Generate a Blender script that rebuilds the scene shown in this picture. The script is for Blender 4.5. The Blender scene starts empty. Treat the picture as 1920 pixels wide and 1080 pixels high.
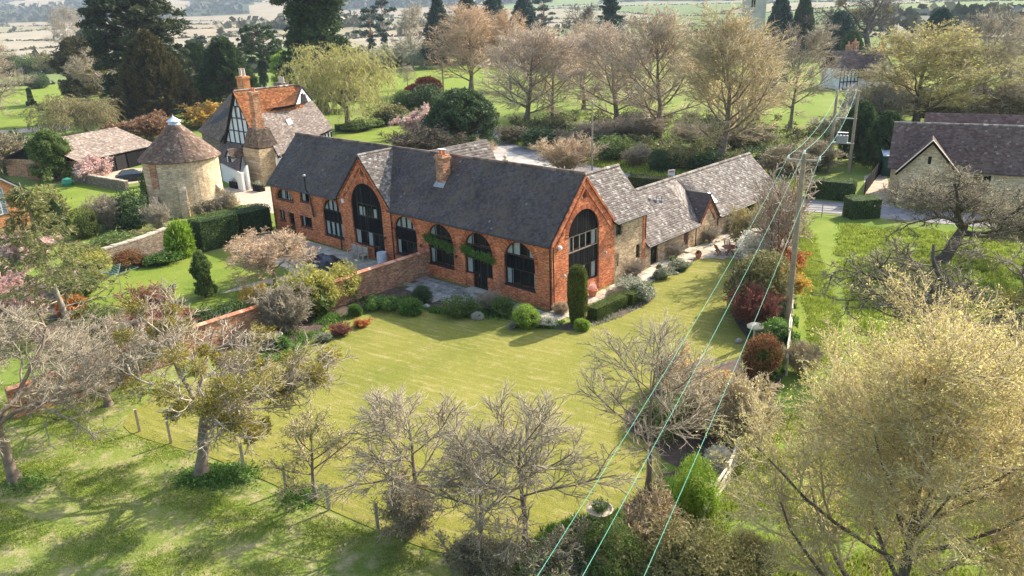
import bpy, math, random
import numpy as np
from mathutils import Vector, Matrix
from mathutils.geometry import tessellate_polygon
random.seed(7)
R_ = np.random.default_rng(11)
C = bpy.context.scene.collection
SC = bpy.context.scene
# ------------------------------------------------------------------ camera, sky, sun, exposure
F, PITCH, ROLL, CAMH = 1422.263, .346, .032, 19.672      # focal length in pixels of a 1920 px wide frame
cam = bpy.data.cameras.new('camera'); co = bpy.data.objects.new('camera', cam); C.objects.link(co)
cam.sensor_width = 36; cam.lens = F/1920*36; cam.clip_start = .5; cam.clip_end = 20000
co.matrix_world = Matrix.Translation((0, 0, CAMH)) @ Matrix.Rotation(math.pi/2-PITCH, 4, 'X') @ Matrix.Rotation(-ROLL, 4, 'Z')
SC.camera = co
SUN_EL, SUN_AZ = math.radians(36.5), math.atan2(.80, .60)
w = bpy.data.worlds.new("World"); SC.world = w; w.use_nodes = True
nt = w.node_tree; bg = nt.nodes['Background']; sky = nt.nodes.new('ShaderNodeTexSky'); sky.sky_type = 'NISHITA'
sky.sun_disc = False; sky.sun_elevation = SUN_EL; sky.sun_rotation = SUN_AZ; sky.air_density = 1.2; sky.dust_density = 2.5
nt.links.new(sky.outputs[0], bg.inputs[0]); bg.inputs[1].default_value = .15
sl = bpy.data.lights.new('sun', 'SUN'); sl.energy = 4.1; sl.angle = math.radians(.5); sl.color = (1, .91, .75)
so = bpy.data.objects.new('sun', sl); C.objects.link(so); so.location = (60, 50, 80)
sd = Vector((math.sin(SUN_AZ)*math.cos(SUN_EL), math.cos(SUN_AZ)*math.cos(SUN_EL), math.sin(SUN_EL)))
so.rotation_euler = (-sd).to_track_quat('-Z', 'Y').to_euler()
SC.view_settings.view_transform = 'Standard'; SC.view_settings.look = 'None'
SC.view_settings.exposure = 1.25; SC.view_settings.gamma = 1; SC.view_settings.use_curve_mapping = False
SC.cycles.max_bounces = 6; SC.cycles.transparent_max_bounces = 8; SC.cycles.volume_bounces = 0
SC.cycles.use_adaptive_sampling = True

# ------------------------------------------------------------------ surveying helpers: sight lines of the photograph met with levels of the ground
def at(px, py, z=0.0):
    a = (px-960)/F; b = (540-py)/F; c, s = math.cos(ROLL), math.sin(ROLL)
    X = c*a+s*b; U = -s*a+c*b; p = PITCH
    d = (X, math.cos(p)+U*math.sin(p), -math.sin(p)+U*math.cos(p)); t = (z-CAMH)/d[2]
    return Vector((d[0]*t, d[1]*t, z))
def proj(X):
    x, y, z = X[0], X[1], X[2]-CAMH; p = PITCH
    f_ = y*math.cos(p)-z*math.sin(p); u = y*math.sin(p)+z*math.cos(p); c, s = math.cos(ROLL), math.sin(ROLL)
    return 960+F*(c*x-s*u)/f_, 540-F*(s*x+c*u)/f_, f_
def tall(b, top):
    lo, hi = 0, 70
    for _ in range(40):
        m = (lo+hi)/2
        if proj((b[0], b[1], m))[1] > top: lo = m
        else: hi = m
    return m
HYAW = -.75; HO = Vector((2.804, 49.534, 0)); hc, hs = math.cos(HYAW), math.sin(HYAW)
def h2w(x, y, z=0): return Vector((HO.x+hc*x-hs*y, HO.y+hs*x+hc*y, z))
def w2h(v): dx, dy = v[0]-HO.x, v[1]-HO.y; return Vector((hc*dx+hs*dy, -hs*dx+hc*dy, v[2] if len(v) > 2 else 0))

# ------------------------------------------------------------------ mesh helpers
class MB:
    def __init__(s): s.v = []; s.f = []; s.r = []
    def add(s, vs, fs, r=None):
        n = len(s.v); s.v += [tuple(p) for p in vs]; s.f += [tuple(i+n for i in f) for f in fs]
        s.r += [random.random() if r is None else r]*len(fs); return s
    def box(s, x0, y0, z0, x1, y1, z1, r=None):
        return s.add([(x0,y0,z0),(x1,y0,z0),(x1,y1,z0),(x0,y1,z0),(x0,y0,z1),(x1,y0,z1),(x1,y1,z1),(x0,y1,z1)],
                     [(0,3,2,1),(4,5,6,7),(0,1,5,4),(1,2,6,5),(2,3,7,6),(3,0,4,7)], r)
    def bar(s, a, b, w, h=None, r=None, up=(0,0,1)):
        h = h or w; a, b = Vector(a), Vector(b); d = (b-a).normalized(); u = Vector(up)
        if abs(d.dot(u)) > .98: u = Vector((0,1,0))
        x = d.cross(u).normalized()*w/2; y = x.cross(d).normalized()*h/2
        return s.add([a-x-y,a+x-y,a+x+y,a-x+y,b-x-y,b+x-y,b+x+y,b-x+y],[(0,3,2,1),(4,5,6,7),(0,1,5,4),(1,2,6,5),(2,3,7,6),(3,0,4,7)], r)
    def tube(s, pts, rad, n=8, r=None, cap=True):
        pts = [Vector(p) for p in pts]; rad = rad if isinstance(rad, (list, tuple)) else [rad]*len(pts); vs = []
        for i, p in enumerate(pts):
            d = (pts[min(i+1, len(pts)-1)]-pts[max(i-1, 0)]).normalized()
            u = Vector((0,0,1)) if abs(d.z) < .9 else Vector((1,0,0)); x = d.cross(u).normalized(); y = d.cross(x)
            vs += [p+(x*math.cos(2*math.pi*k/n)+y*math.sin(2*math.pi*k/n))*rad[i] for k in range(n)]
        fs = [(i*n+k, i*n+(k+1) % n, (i+1)*n+(k+1) % n, (i+1)*n+k) for i in range(len(pts)-1) for k in range(n)]
        if cap: fs += [tuple(range(n-1, -1, -1)), tuple(range((len(pts)-1)*n, len(pts)*n))]
        return s.add(vs, fs, r)
    def lathe(s, prof, n=16, c=(0,0,0), r=None):
        vs = [(c[0]+q*math.cos(2*math.pi*k/n), c[1]+q*math.sin(2*math.pi*k/n), c[2]+z) for q, z in prof for k in range(n)]
        fs = [(i*n+k, i*n+(k+1) % n, (i+1)*n+(k+1) % n, (i+1)*n+k) for i in range(len(prof)-1) for k in range(n)]
        return s.add(vs, fs+[tuple(range(n-1, -1, -1)), tuple(range((len(prof)-1)*n, len(prof)*n))], r)
    def prism(s, poly, d, r=None):     # closed polygon (3d points) pushed along vector d
        n = len(poly); d = Vector(d); a = [Vector(p) for p in poly]; tris = tessellate_polygon([a])
        vs = a+[p+d for p in a]; fs = [tuple(t) for t in tris]+[tuple(i+n for i in reversed(t)) for t in tris]
        return s.add(vs, fs+[(i, (i+1) % n, (i+1) % n+n, i+n) for i in range(n)], r)
    def mesh(s, name, mat):
        me = bpy.data.meshes.new(name); me.from_pydata(s.v, [], s.f); me.materials.append(mat)
        at_ = me.attributes.new('rnd', 'FLOAT', 'FACE'); at_.data.foreach_set('value', s.r); me.update(); return me
    def build(s, name, mat, parent=None, **k): return link(name, s.mesh(name, mat), parent, **k)
def link(name, me, parent=None, loc=None, rz=0, label=None, cat=None, group=None, kind=None, scale=None):
    o = bpy.data.objects.new(name, me); C.objects.link(o)
    if parent: o.parent = parent
    if loc is not None: o.location = loc
    if rz: o.rotation_euler = (0, 0, rz)
    if scale is not None: o.scale = scale
    if label: o['label'] = label
    if cat: o['category'] = cat
    if group: o['group'] = group
    if kind: o['kind'] = kind
    return o
def empty(name, loc=(0,0,0), rz=0, label=None, cat=None, group=None, parent=None): return link(name, None, parent, loc, rz, label, cat, group)
def npmesh(name, V, Fq, rnd, mat, smooth=False):
    V = np.asarray(V, np.float32); Fq = np.asarray(Fq, np.int32); k = Fq.shape[1]; n = len(Fq)
    me = bpy.data.meshes.new(name); me.vertices.add(len(V)); me.vertices.foreach_set('co', V.ravel())
    me.loops.add(n*k); me.loops.foreach_set('vertex_index', Fq.ravel())
    me.polygons.add(n); me.polygons.foreach_set('loop_start', np.arange(0, n*k, k, dtype=np.int32))
    me.update(calc_edges=True)
    a = me.attributes.new('rnd', 'FLOAT', 'FACE'); a.data.foreach_set('value', np.asarray(rnd, np.float32))
    if smooth: me.polygons.foreach_set('use_smooth', np.ones(n, bool))
    me.materials.append(mat); return me

# ------------------------------------------------------------------ materials
def newmat(name):
    m = bpy.data.materials.new(name); m.use_nodes = True; n = m.node_tree; b = n.nodes['Principled BSDF']; return m, n, b
def N(n, t, **k):
    d = n.nodes.new('ShaderNode'+t)
    for a, v in k.items():
        if isinstance(a, str) and hasattr(d, a): setattr(d, a, v)
    return d
def ramp(n, src, stops):
    r = N(n, 'ValToRGB'); e = r.color_ramp.elements
    while len(e) < len(stops): e.new(.5)
    for q, (p, c) in zip(e, stops): q.position = p; q.color = (*c, 1)
    n.links.new(src, r.inputs[0]); return r.outputs[0]
def mixc(n, fac, a, b, mode='MIX'):
    m = N(n, 'MixRGB'); m.blend_type = mode
    for i, v in enumerate((fac, a, b)):
        if hasattr(v, 'links') or isinstance(v, bpy.types.NodeSocket): n.links.new(v, m.inputs[i])
        elif isinstance(v, (int, float)): m.inputs[i].default_value = v
        else: m.inputs[i].default_value = (*v, 1)
    return m.outputs[0]
def noise(n, scale, vec=None, detail=4, rough=.55):
    t = N(n, 'TexNoise'); t.inputs['Scale'].default_value = scale; t.inputs['Detail'].default_value = detail; t.inputs['Roughness'].default_value = rough
    if vec is not None: n.links.new(vec, t.inputs['Vector'])
    return t.outputs[0]
def objco(n): return N(n, 'TexCoord').outputs['Object']
def geo(n): return N(n, 'NewGeometry').outputs['Position']
def bump(n, b, h, s=.4, d=.02):
    q = N(n, 'Bump'); q.inputs['Strength'].default_value = s; q.inputs['Distance'].default_value = d
    n.links.new(h, q.inputs['Height']); n.links.new(q.outputs[0], b.inputs['Normal'])
def plain(name, c, rough=.8, var=.25, sc=3., metal=0):
    m, n, b = newmat(name); f = noise(n, sc, objco(n)); dark = tuple(x*(1-var) for x in c); lite = tuple(min(1, x*(1+var)) for x in c)
    n.links.new(ramp(n, f, [(.3, dark), (.7, lite)]), b.inputs['Base Color']); b.inputs['Roughness'].default_value = rough; b.inputs['Metallic'].default_value = metal
    return m
def rndmat(name, stops, rough=.85, nscale=.6, nmix=.35, spec=.3, extra=None):
    """colour by the piece's own random number, stained by soft noise"""
    m, n, b = newmat(name); a = N(n, 'Attribute'); a.attribute_name = 'rnd'
    c = ramp(n, a.outputs['Fac'], stops); f = noise(n, nscale, geo(n), 5)
    k = ramp(n, f, [(.3, (.62,)*3), (.72, (1.3,)*3)]); c = mixc(n, nmix, c, mixc(n, 1, c, k, 'MULTIPLY'))
    if extra: c = mixc(n, ramp(n, noise(n, extra[1], geo(n), 6, .7), [(extra[2], (0,)*3), (extra[3], (1,)*3)]), c, extra[0])
    n.links.new(c, b.inputs['Base Color']); b.inputs['Roughness'].default_value = rough; b.inputs['Specular IOR Level'].default_value = spec
    return m
def leafmat(name, stops, trans=.35, rough=.6):
    m, n, b = newmat(name); a = N(n, 'Attribute'); a.attribute_name = 'rnd'
    c = ramp(n, a.outputs['Fac'], stops); f = noise(n, .9, geo(n), 2)
    c = mixc(n, .6, c, mixc(n, 1, c, ramp(n, f, [(.3, (.6, .62, .55)), (.7, (1.35, 1.3, 1.2))]), 'MULTIPLY'))
    n.links.new(c, b.inputs['Base Color']); b.inputs['Roughness'].default_value = rough; b.inputs['Specular IOR Level'].default_value = .25
    t = N(n, 'BsdfTranslucent'); n.links.new(c, t.inputs[0]); x = N(n, 'MixShader'); x.inputs[0].default_value = trans
    n.links.new(b.outputs[0], x.inputs[1]); n.links.new(t.outputs[0], x.inputs[2]); n.links.new(x.outputs[0], n.nodes['Material Output'].inputs[0])
    return m
def masonry(name, bricks, mortar, bw, bh, mort=.012, stain=None, stain_amt=.5, big=1.2, bs=.5):
    m, n, b = newmat(name); o = objco(n); s = N(n, 'SeparateXYZ'); n.links.new(o, s.inputs[0])
    ad = N(n, 'Math'); ad.operation = 'ADD'; n.links.new(s.outputs[0], ad.inputs[0]); n.links.new(s.outputs[1], ad.inputs[1])
    cb = N(n, 'CombineXYZ'); n.links.new(ad.outputs[0], cb.inputs[0]); n.links.new(s.outputs[2], cb.inputs[1])
    wob = N(n, 'VectorMath'); wob.operation = 'ADD'; nz = N(n, 'TexNoise'); nz.inputs['Scale'].default_value = 2.5; n.links.new(o, nz.inputs['Vector'])
    sc = N(n, 'VectorMath'); sc.operation = 'SCALE'; sc.inputs['Scale'].default_value = bh*.35; n.links.new(nz.outputs['Color'], sc.inputs[0])
    n.links.new(cb.outputs[0], wob.inputs[0]); n.links.new(sc.outputs[0], wob.inputs[1])
    t = N(n, 'TexBrick'); t.offset = .5; t.inputs['Scale'].default_value = 1; t.inputs['Mortar Size'].default_value = mort; t.inputs['Mortar Smooth'].default_value = .3
    t.inputs['Brick Width'].default_value = bw; t.inputs['Row Height'].default_value = bh; t.inputs['Bias'].default_value = -.1
    n.links.new(wob.outputs[0], t.inputs['Vector']); t.inputs['Color1'].default_value = (0,0,0,1); t.inputs['Color2'].default_value = (1,1,1,1); t.inputs['Mortar'].default_value = (.5,.5,.5,1)
    c = ramp(n, t.outputs['Color'], bricks)
    c = mixc(n, t.outputs['Fac'], c, mortar)
    f = noise(n, big, o, 6, .65); c = mixc(n, 1, c, ramp(n, f, [(.3, (.66, .64, .64)), (.5, (1, 1, 1)), (.72, (1.22, 1.16, 1.1))]), 'MULTIPLY')
    f2 = noise(n, 7, cb.outputs[0], 3); c = mixc(n, 1, c, ramp(n, f2, [(.3, (.75,)*3), (.7, (1.2,)*3)]), 'MULTIPLY')
    if stain: c = mixc(n, ramp(n, noise(n, .55, o, 8, .72), [(.52, (0,)*3), (.66, (stain_amt,)*3)]), c, stain)
    n.links.new(c, b.inputs['Base Color']); b.inputs['Roughness'].default_value = .9; b.inputs['Specular IOR Level'].default_value = .2
    inv = N(n, 'Math'); inv.operation = 'SUBTRACT'; inv.inputs[0].default_value = 1; n.links.new(t.outputs['Fac'], inv.inputs[1])
    mm = N(n, 'Math'); mm.operation = 'ADD'; n.links.new(inv.outputs[0], mm.inputs[0]); n.links.new(f2, mm.inputs[1]); bump(n, b, mm.outputs[0], bs, .02)
    return m
def grassmat(name, a, b_, c_, dry, s1=.25, s2=2.2, fine=14, mow=None, drylim=(.55, .75)):
    m, n, b = newmat(name); g = geo(n); f1 = noise(n, s1, g, 5, .6); f2 = noise(n, s2, g, 5, .65); f3 = noise(n, fine, g, 3, .7)
    c = ramp(n, f1, [(.3, a), (.55, b_), (.75, c_)])
    c = mixc(n, ramp(n, f2, [(drylim[0], (0,)*3), (drylim[1], (.85,)*3)]), c, dry)
    if mow:
        mp = N(n, 'Mapping'); mp.inputs['Rotation'].default_value = (0, 0, mow); n.links.new(g, mp.inputs[0])
        st = N(n, 'Mapping'); st.inputs['Scale'].default_value = (.35, 1.9, 1); n.links.new(mp.outputs[0], st.inputs[0])
        f4 = noise(n, 1.1, st.outputs[0], 6, .75); c = mixc(n, ramp(n, f4, [(.52, (0,)*3), (.72, (.7,)*3)]), c, (dry[0]*1.18, dry[1]*1.1, dry[2]*1.25))
        wv = N(n, 'TexWave'); wv.inputs['Scale'].default_value = .55; wv.inputs['Distortion'].default_value = .6; n.links.new(mp.outputs[0], wv.inputs[0])
        wv.bands_direction = 'Y'
        c = mixc(n, 1, c, ramp(n, wv.outputs['Fac'], [(.35, (.965,)*3), (.65, (1.035,)*3)]), 'MULTIPLY')
    c = mixc(n, 1, c, ramp(n, f3, [(.3, (.72, .74, .7)), (.7, (1.25, 1.22, 1.2))]), 'MULTIPLY')
    n.links.new(c, b.inputs['Base Color']); b.inputs['Roughness'].default_value = .95; b.inputs['Specular IOR Level'].default_value = .1
    mm = N(n, 'Math'); mm.operation = 'ADD'; n.links.new(f3, mm.inputs[0]); n.links.new(f2, mm.inputs[1]); bump(n, b, mm.outputs[0], .6, .05)
    return m
M = {}
M['brick'] = masonry('brick_red', [(0, (.34, .09, .042)), (.3, (.60, .16, .06)), (.7, (.72, .225, .082)), (1, (.76, .40, .22))], (.55, .28, .15), .23, .077, .010, (.24, .13, .10), .55, 1.0)
M['brick_wall'] = masonry('brick_garden', [(0, (.26, .08, .04)), (.4, (.45, .17, .08)), (.7, (.52, .27, .14)), (1, (.58, .40, .24))], (.48, .36, .24), .24, .09, .012, (.20, .14, .10), .6, 1.6)
M['brick_orange'] = masonry('brick_orange', [(0, (.52, .17, .06)), (.5, (.68, .25, .09)), (1, (.75, .32, .13))], (.60, .40, .22), .23, .077, .010)
M['stone'] = masonry('stone_rubble', [(0, (.42, .28, .15)), (.4, (.60, .44, .26)), (.75, (.70, .54, .34)), (1, (.78, .66, .46))], (.48, .36, .24), .36, .14, .02, (.26, .17, .09), .5, 1.3, .8)
M['stone_pale'] = masonry('stone_pale', [(0, (.48, .36, .22)), (.5, (.64, .50, .32)), (1, (.74, .62, .43))], (.52, .41, .28), .4, .16, .018, (.36, .22, .12), .4, .9, .6)
M['stone_grey'] = masonry('stone_grey', [(0, (.16, .12, .09)), (.5, (.28, .22, .16)), (1, (.38, .32, .25))], (.15, .12, .09), .3, .1, .02, (.12, .12, .07), .5, 1.5, .8)
M['render'] = plain('white_render', (.74, .74, .72), .8, .05, 1)
M['timber'] = plain('black_timber', (.018, .016, .015), .7, .3, 4)
M['board'] = rndmat('black_boards', [(0, (.006, .006, .007)), (.7, (.014, .014, .016)), (1, (.035, .032, .03))], .8, 2, .5, .12)
M['frame'] = plain('dark_frame', (.035, .024, .02), .5, .3, 6)
M['gutter'] = plain('black_gutter', (.02, .018, .018), .45, .2, 4)
M['void'] = plain('painted_interior_shade', (.03, .026, .022), .9, .4, 1)  # near-black for backing sheets; the shade of unlit insides is painted in
M['curtain'] = plain('pale_curtain', (.80, .81, .79), .9, .12, 5)
M['door_brown'] = plain('brown_door', (.10, .035, .022), .5, .25, 5)
M['white'] = plain('white_paint', (.75, .75, .74), .5, .05, 3)
M['lead'] = plain('lead_flashing', (.30, .31, .33), .5, .15, 3)
M['leadblue'] = plain('lead_cap', (.52, .58, .64), .45, .12, 3, .2)
M['terracotta'] = plain('terracotta', (.55, .20, .10), .75, .2, 6)
M['potbrick'] = plain('chimney_pot', (.55, .30, .2), .8, .2, 6)
M['coping'] = rndmat('coping_tiles', [(0, (.40, .13, .07)), (.5, (.55, .22, .12)), (1, (.62, .36, .24))], .8)
M['steel'] = plain('grey_steel', (.35, .38, .40), .45, .12, 5, .5)
M['wood_grey'] = plain('weathered_wood', (.33, .28, .21), .9, .25, 6)
M['wood_pole'] = plain('pole_wood', (.29, .24, .16), .9, .22, 3)
M['wood_pale'] = plain('pale_bench_wood', (.50, .44, .36), .85, .15, 5)
M['wood_red'] = plain('teak_red', (.20, .06, .03), .6, .25, 6)
M['cover'] = plain('black_cover', (.012, .016, .024), .35, .3, 2)
M['butt'] = plain('water_butt', (.58, .64, .68), .5, .05, 3)
M['glaze_blue'] = plain('blue_glaze', (.03, .05, .16), .25, .2, 4)
M['green_paint'] = plain('dark_green_paint', (.015, .07, .05), .5, .2, 3)
M['green_plastic'] = plain('green_plastic', (.03, .22, .13), .45, .15, 3)
M['wire'] = plain('green_wire', (.10, .40, .28), .5, .05, 1)
M['wire_grey'] = plain('grey_wire', (.35, .35, .33), .6, .1, 1)
M['rail'] = plain('estate_rail', (.05, .035, .03), .6, .2, 4)
M['soil'] = plain('bed_soil', (.085, .058, .042), .95, .45, 2.5)
M['slab'] = rndmat('flagstone', [(0, (.40, .34, .26)), (.5, (.48, .42, .33)), (1, (.57, .51, .41))], .9, 1.3, .6, .2, ((.22, .19, .14), 1.7, .5, .72))
M['slab_dark'] = rndmat('shaded_flagstone', [(0, (.26, .23, .20)), (.5, (.36, .33, .29)), (1, (.46, .43, .38))], .9, 1.8, .7, .2, ((.13, .12, .09), 2.6, .48, .7))  # darker copy of flagstone with the barn's shade put into its colour
M['gravel'] = plain('gravel', (.44, .35, .26), .95, .25, 1.2)
M['asphalt'] = plain('lane_asphalt', (.22, .21, .21), .9, .3, .8)
M['concrete'] = plain('yard_concrete', (.40, .37, .33), .9, .25, .5)
M['rockery'] = plain('rockery_stone', (.34, .30, .25), .9, .35, 4)
M['bark'] = plain('bark_grey', (.19, .145, .105), .95, .4, 3)
M['bark_dark'] = plain('bark_dark', (.10, .08, .062), .95, .4, 3)
M['bark_pale'] = plain('bark_lichen', (.34, .29, .22), .95, .35, 3)
M['bark_red'] = plain('bark_red', (.26, .12, .07), .9, .3, 3)
def twig(name, a, b): return rndmat(name, [(0, a), (1, b)], .9, .8, .5, .2)
M['tw_brown'] = twig('twig_brown', (.34, .26, .185), (.60, .49, .37))
M['tw_grey'] = twig('twig_grey', (.235, .19, .13), (.46, .395, .285))
M['tw_tan'] = twig('twig_tan', (.40, .29, .18), (.66, .50, .34))
M['tw_gold'] = twig('twig_gold', (.36, .28, .16), (.62, .50, .30))
M['tw_dark'] = twig('twig_dark', (.07, .055, .045), (.19, .15, .11))
M['tw_orch'] = twig('twig_orchard', (.17, .14, .09), (.38, .33, .22))
M['tw_red'] = twig('twig_red', (.16, .06, .045), (.34, .14, .10))
LF = lambda n, a, b, c, t=.35: leafmat(n, [(0, a), (.5, b), (1, c)], t)
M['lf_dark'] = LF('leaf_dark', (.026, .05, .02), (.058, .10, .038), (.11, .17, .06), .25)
M['lf_blue'] = LF('leaf_bluegreen', (.010, .030, .026), (.022, .055, .044), (.05, .09, .06), .2)
M['lf_yew'] = LF('leaf_yew_bronze', (.035, .035, .012), (.085, .075, .028), (.16, .13, .055), .2)
M['lf_well'] = LF('leaf_wellingtonia', (.02, .035, .018), (.05, .07, .03), (.12, .13, .06), .2)
M['lf_mid'] = LF('leaf_mid', (.05, .09, .02), (.12, .18, .045), (.23, .29, .09))
M['lf_box'] = LF('leaf_box', (.05, .075, .012), (.13, .16, .03), (.24, .26, .07))
M['lf_bright'] = LF('leaf_bright', (.12, .22, .02), (.24, .38, .04), (.42, .52, .10))
M['lf_yellow'] = LF('leaf_yellowgreen', (.24, .24, .04), (.42, .40, .10), (.60, .55, .20), .45)
M['lf_willow'] = LF('leaf_willow', (.24, .25, .06), (.40, .40, .13), (.56, .52, .22), .45)
M['lf_bud'] = LF('bud_cream', (.42, .36, .12), (.62, .54, .21), (.80, .72, .36), .55)
M['lf_mistle'] = LF('leaf_mistletoe', (.14, .13, .02), (.27, .24, .04), (.42, .35, .08))
M['lf_olive'] = LF('leaf_olive', (.10, .10, .035), (.20, .19, .075), (.34, .31, .15))
M['lf_grey'] = LF('leaf_greygreen', (.16, .18, .12), (.30, .32, .23), (.46, .47, .37))
M['lf_scrub'] = LF('scrub_leaves', (.07, .075, .035), (.16, .15, .075), (.22, .27, .07), .3)
M['lf_pink'] = LF('blossom_pink', (.60, .34, .34), (.76, .53, .51), (.86, .73, .70), .4)
M['lf_white'] = LF('blossom_white', (.60, .55, .46), (.78, .74, .66), (.88, .86, .80), .4)
M['lf_cream'] = LF('blossom_cream', (.42, .42, .28), (.60, .60, .44), (.72, .71, .58), .4)
M['lf_orange'] = LF('leaf_orange', (.45, .14, .04), (.70, .24, .06), (.80, .40, .12), .4)
M['lf_amber'] = LF('blossom_amber', (.50, .28, .04), (.75, .46, .06), (.85, .62, .14), .4)
M['lf_gold'] = LF('blossom_gold', (.65, .48, .05), (.80, .62, .10), (.85, .72, .25), .4)
M['lf_peach'] = LF('leaf_peach', (.50, .28, .14), (.68, .42, .24), (.80, .58, .38), .4)
M['lf_russet'] = LF('leaf_russet', (.12, .05, .02), (.26, .11, .05), (.36, .20, .09))
M['lf_red'] = LF('leaf_red', (.22, .04, .02), (.42, .09, .05), (.55, .18, .10), .4)
M['lf_spruce'] = LF('leaf_spruce', (.09, .11, .03), (.20, .22, .07), (.36, .36, .16), .3)
M['lf_grass'] = LF('grass_blades', (.16, .23, .03), (.28, .36, .055), (.44, .48, .12), .45)
M['lf_herb'] = LF('herb_green', (.05, .12, .02), (.12, .24, .04), (.24, .36, .10))
M['roof_dark'] = rndmat('roof_tile_dark', [(0, (.080, .063, .066)), (.5, (.112, .092, .096)), (.9, (.142, .120, .118)), (.996, (.13, .118, .12)), (1, (.30, .28, .27))], .8, .35, .8, .35, ((.15, .115, .075), .8, .48, .74))
M['roof_slate'] = rndmat('roof_stone_slate', [(0, (.14, .11, .10)), (.35, (.225, .185, .16)), (.7, (.29, .25, .22)), (.9, (.36, .325, .29)), (1, (.54, .50, .46))], .85, .9, .6, .3, ((.20, .14, .085), 1.7, .55, .75))
M['roof_pink'] = rndmat('roof_clay_faded', [(0, (.16, .12, .10)), (.5, (.235, .185, .155)), (.85, (.30, .245, .205)), (1, (.41, .37, .33))], .85, .8, .6, .3, ((.40, .33, .27), 1.6, .55, .78))
M['roof_orange'] = rndmat('roof_clay_orange', [(0, (.26, .09, .035)), (.5, (.42, .15, .055)), (1, (.55, .25, .10))], .85, 1.1, .7, .3)
M['roof_brown'] = rndmat('roof_clay_brown', [(0, (.10, .07, .055)), (.5, (.17, .12, .095)), (1, (.27, .20, .16))], .85, .7, .6, .3, ((.20, .17, .11), 1.4, .55, .78))
M['roof_plum'] = rndmat('roof_clay_plum', [(0, (.115, .07, .06)), (.5, (.165, .11, .095)), (.95, (.20, .14, .125)), (1, (.30, .25, .22))], .85, .6, .5, .3)
M['roof_cone'] = rndmat('roof_clay_cone', [(0, (.125, .078, .056)), (.5, (.19, .122, .09)), (.9, (.25, .175, .135)), (1, (.38, .32, .28))], .85, .9, .6, .3, ((.12, .09, .06), 1.2, .5, .74))
M['thatch'] = plain('thatch', (.15, .12, .10), .95, .3, 3)
m, n, b = newmat('window_glass'); b.inputs['Base Color'].default_value = (.02, .025, .025, 1); b.inputs['Roughness'].default_value = .04; b.inputs['Specular IOR Level'].default_value = .8
tr = N(n, 'BsdfTransparent'); tr.inputs[0].default_value = (.95, .97, .96, 1); x = N(n, 'MixShader'); x.inputs[0].default_value = .86
n.links.new(b.outputs[0], x.inputs[1]); n.links.new(tr.outputs[0], x.inputs[2]); n.links.new(x.outputs[0], n.nodes['Material Output'].inputs[0]); M['glass'] = m
M['lawn'] = grassmat('mown_lawn', (.158, .172, .034), (.205, .203, .044), (.25, .232, .062), (.34, .29, .13), .18, 1.6, 16, .55, (.56, .80))
M['lawn_green'] = grassmat('garden_grass', (.13, .19, .028), (.175, .225, .036), (.22, .245, .052), (.29, .28, .10), .3, 1.5, 16, None, (.60, .85))
M['rough'] = grassmat('rough_grass', (.12, .17, .03), (.18, .215, .05), (.25, .25, .085), (.36, .30, .17), .35, 1.1, 10, None, (.47, .66))
M['meadow'] = grassmat('meadow_grass', (.10, .165, .025), (.15, .215, .035), (.21, .25, .055), (.28, .27, .11), .12, .8, 5, None, (.58, .8))

# ------------------------------------------------------------------ terrain: flat gardens, then rising farmland and wooded hills
AZ0, AZ1, NA = -62, 62, 340
def hill(r, az):
    """height of the land at distance r and bearing az (degrees, right of straight ahead)"""
    u = np.clip((r-330)/2600, 0, 1); a = np.clip((az+36)/14, 0, 1)
    base = 50*u**1.35*(1-.35*np.clip((az-5)/30, 0, 1))
    roll = 4.5*np.sin(r/310+az*.11)*np.clip((r-400)/700, 0, 1)
    far = np.clip((r-2300)/1900, 0, 1)**1.2*(70+62*a*a*(3-2*a)+9*np.sin(az*.35)-40*np.clip((az-20)/14, 0, 1))
    return base+roll+far
rr = np.concatenate([[0.5, 20, 60, 120, 190, 250, 290, 320], np.geomspace(340, 9000, 190)])
aa = np.linspace(AZ0, AZ1, NA); RR, AA = np.meshgrid(rr, aa, indexing='ij')
HX, HY = RR*np.sin(np.radians(AA)), RR*np.cos(np.radians(AA)); HZ = hill(RR, AA)
rs = np.random.default_rng(5)
cells = []
for ring, (ra, rb, nn) in enumerate([(340, 620, 11), (620, 1100, 11), (1100, 1900, 12), (1900, 3000, 12)]):
    for k in range(nn): cells.append((rs.uniform(ra, rb), -50+100*(k+.5)/nn+rs.uniform(-3, 3)))
cells = np.array(cells); cu = np.log(cells[:, 0]); cv = cells[:, 1]
fc_r = (np.log(RR[:-1, :-1])+np.log(RR[1:, 1:]))/2; fc_a = (AA[:-1, :-1]+AA[1:, 1:])/2
dist = (fc_r[..., None]-cu)**2*3.2+((fc_a[..., None]-cv)/26)**2
cid = dist.argmin(-1)
pal = np.array([(.27, .22, .15), (.30, .25, .18), (.13, .17, .06), (.25, .22, .14), (.16, .20, .07), (.21, .20, .11), (.31, .27, .20)])
cc = rs.integers(0, len(pal), len(cells)); cc[cells[:, 1] > 4] = rs.choice([2, 4, 2, 5, 4, 3], (cells[:, 1] > 4).sum())
cc[(cells[:, 1] < -10) & (cells[:, 0] > 620)] = rs.choice([0, 1, 6, 3, 0], ((cells[:, 1] < -10) & (cells[:, 0] > 620)).sum())
col = pal[cc[cid]]; fr = (RR[:-1, :-1]+RR[1:, 1:])/2
col[fr < 345] = (.17, .22, .06)
wood = (fr > 2450) & (np.sin(fc_a*.9)+np.sin(fr/260.+fc_a*.3)*.8 > -.75); col[wood] = (.045, .06, .035)
i0 = np.arange((len(rr)-1)*(NA-1)); a_, b_ = np.divmod(i0, NA-1); q0 = a_*NA+b_
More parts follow.
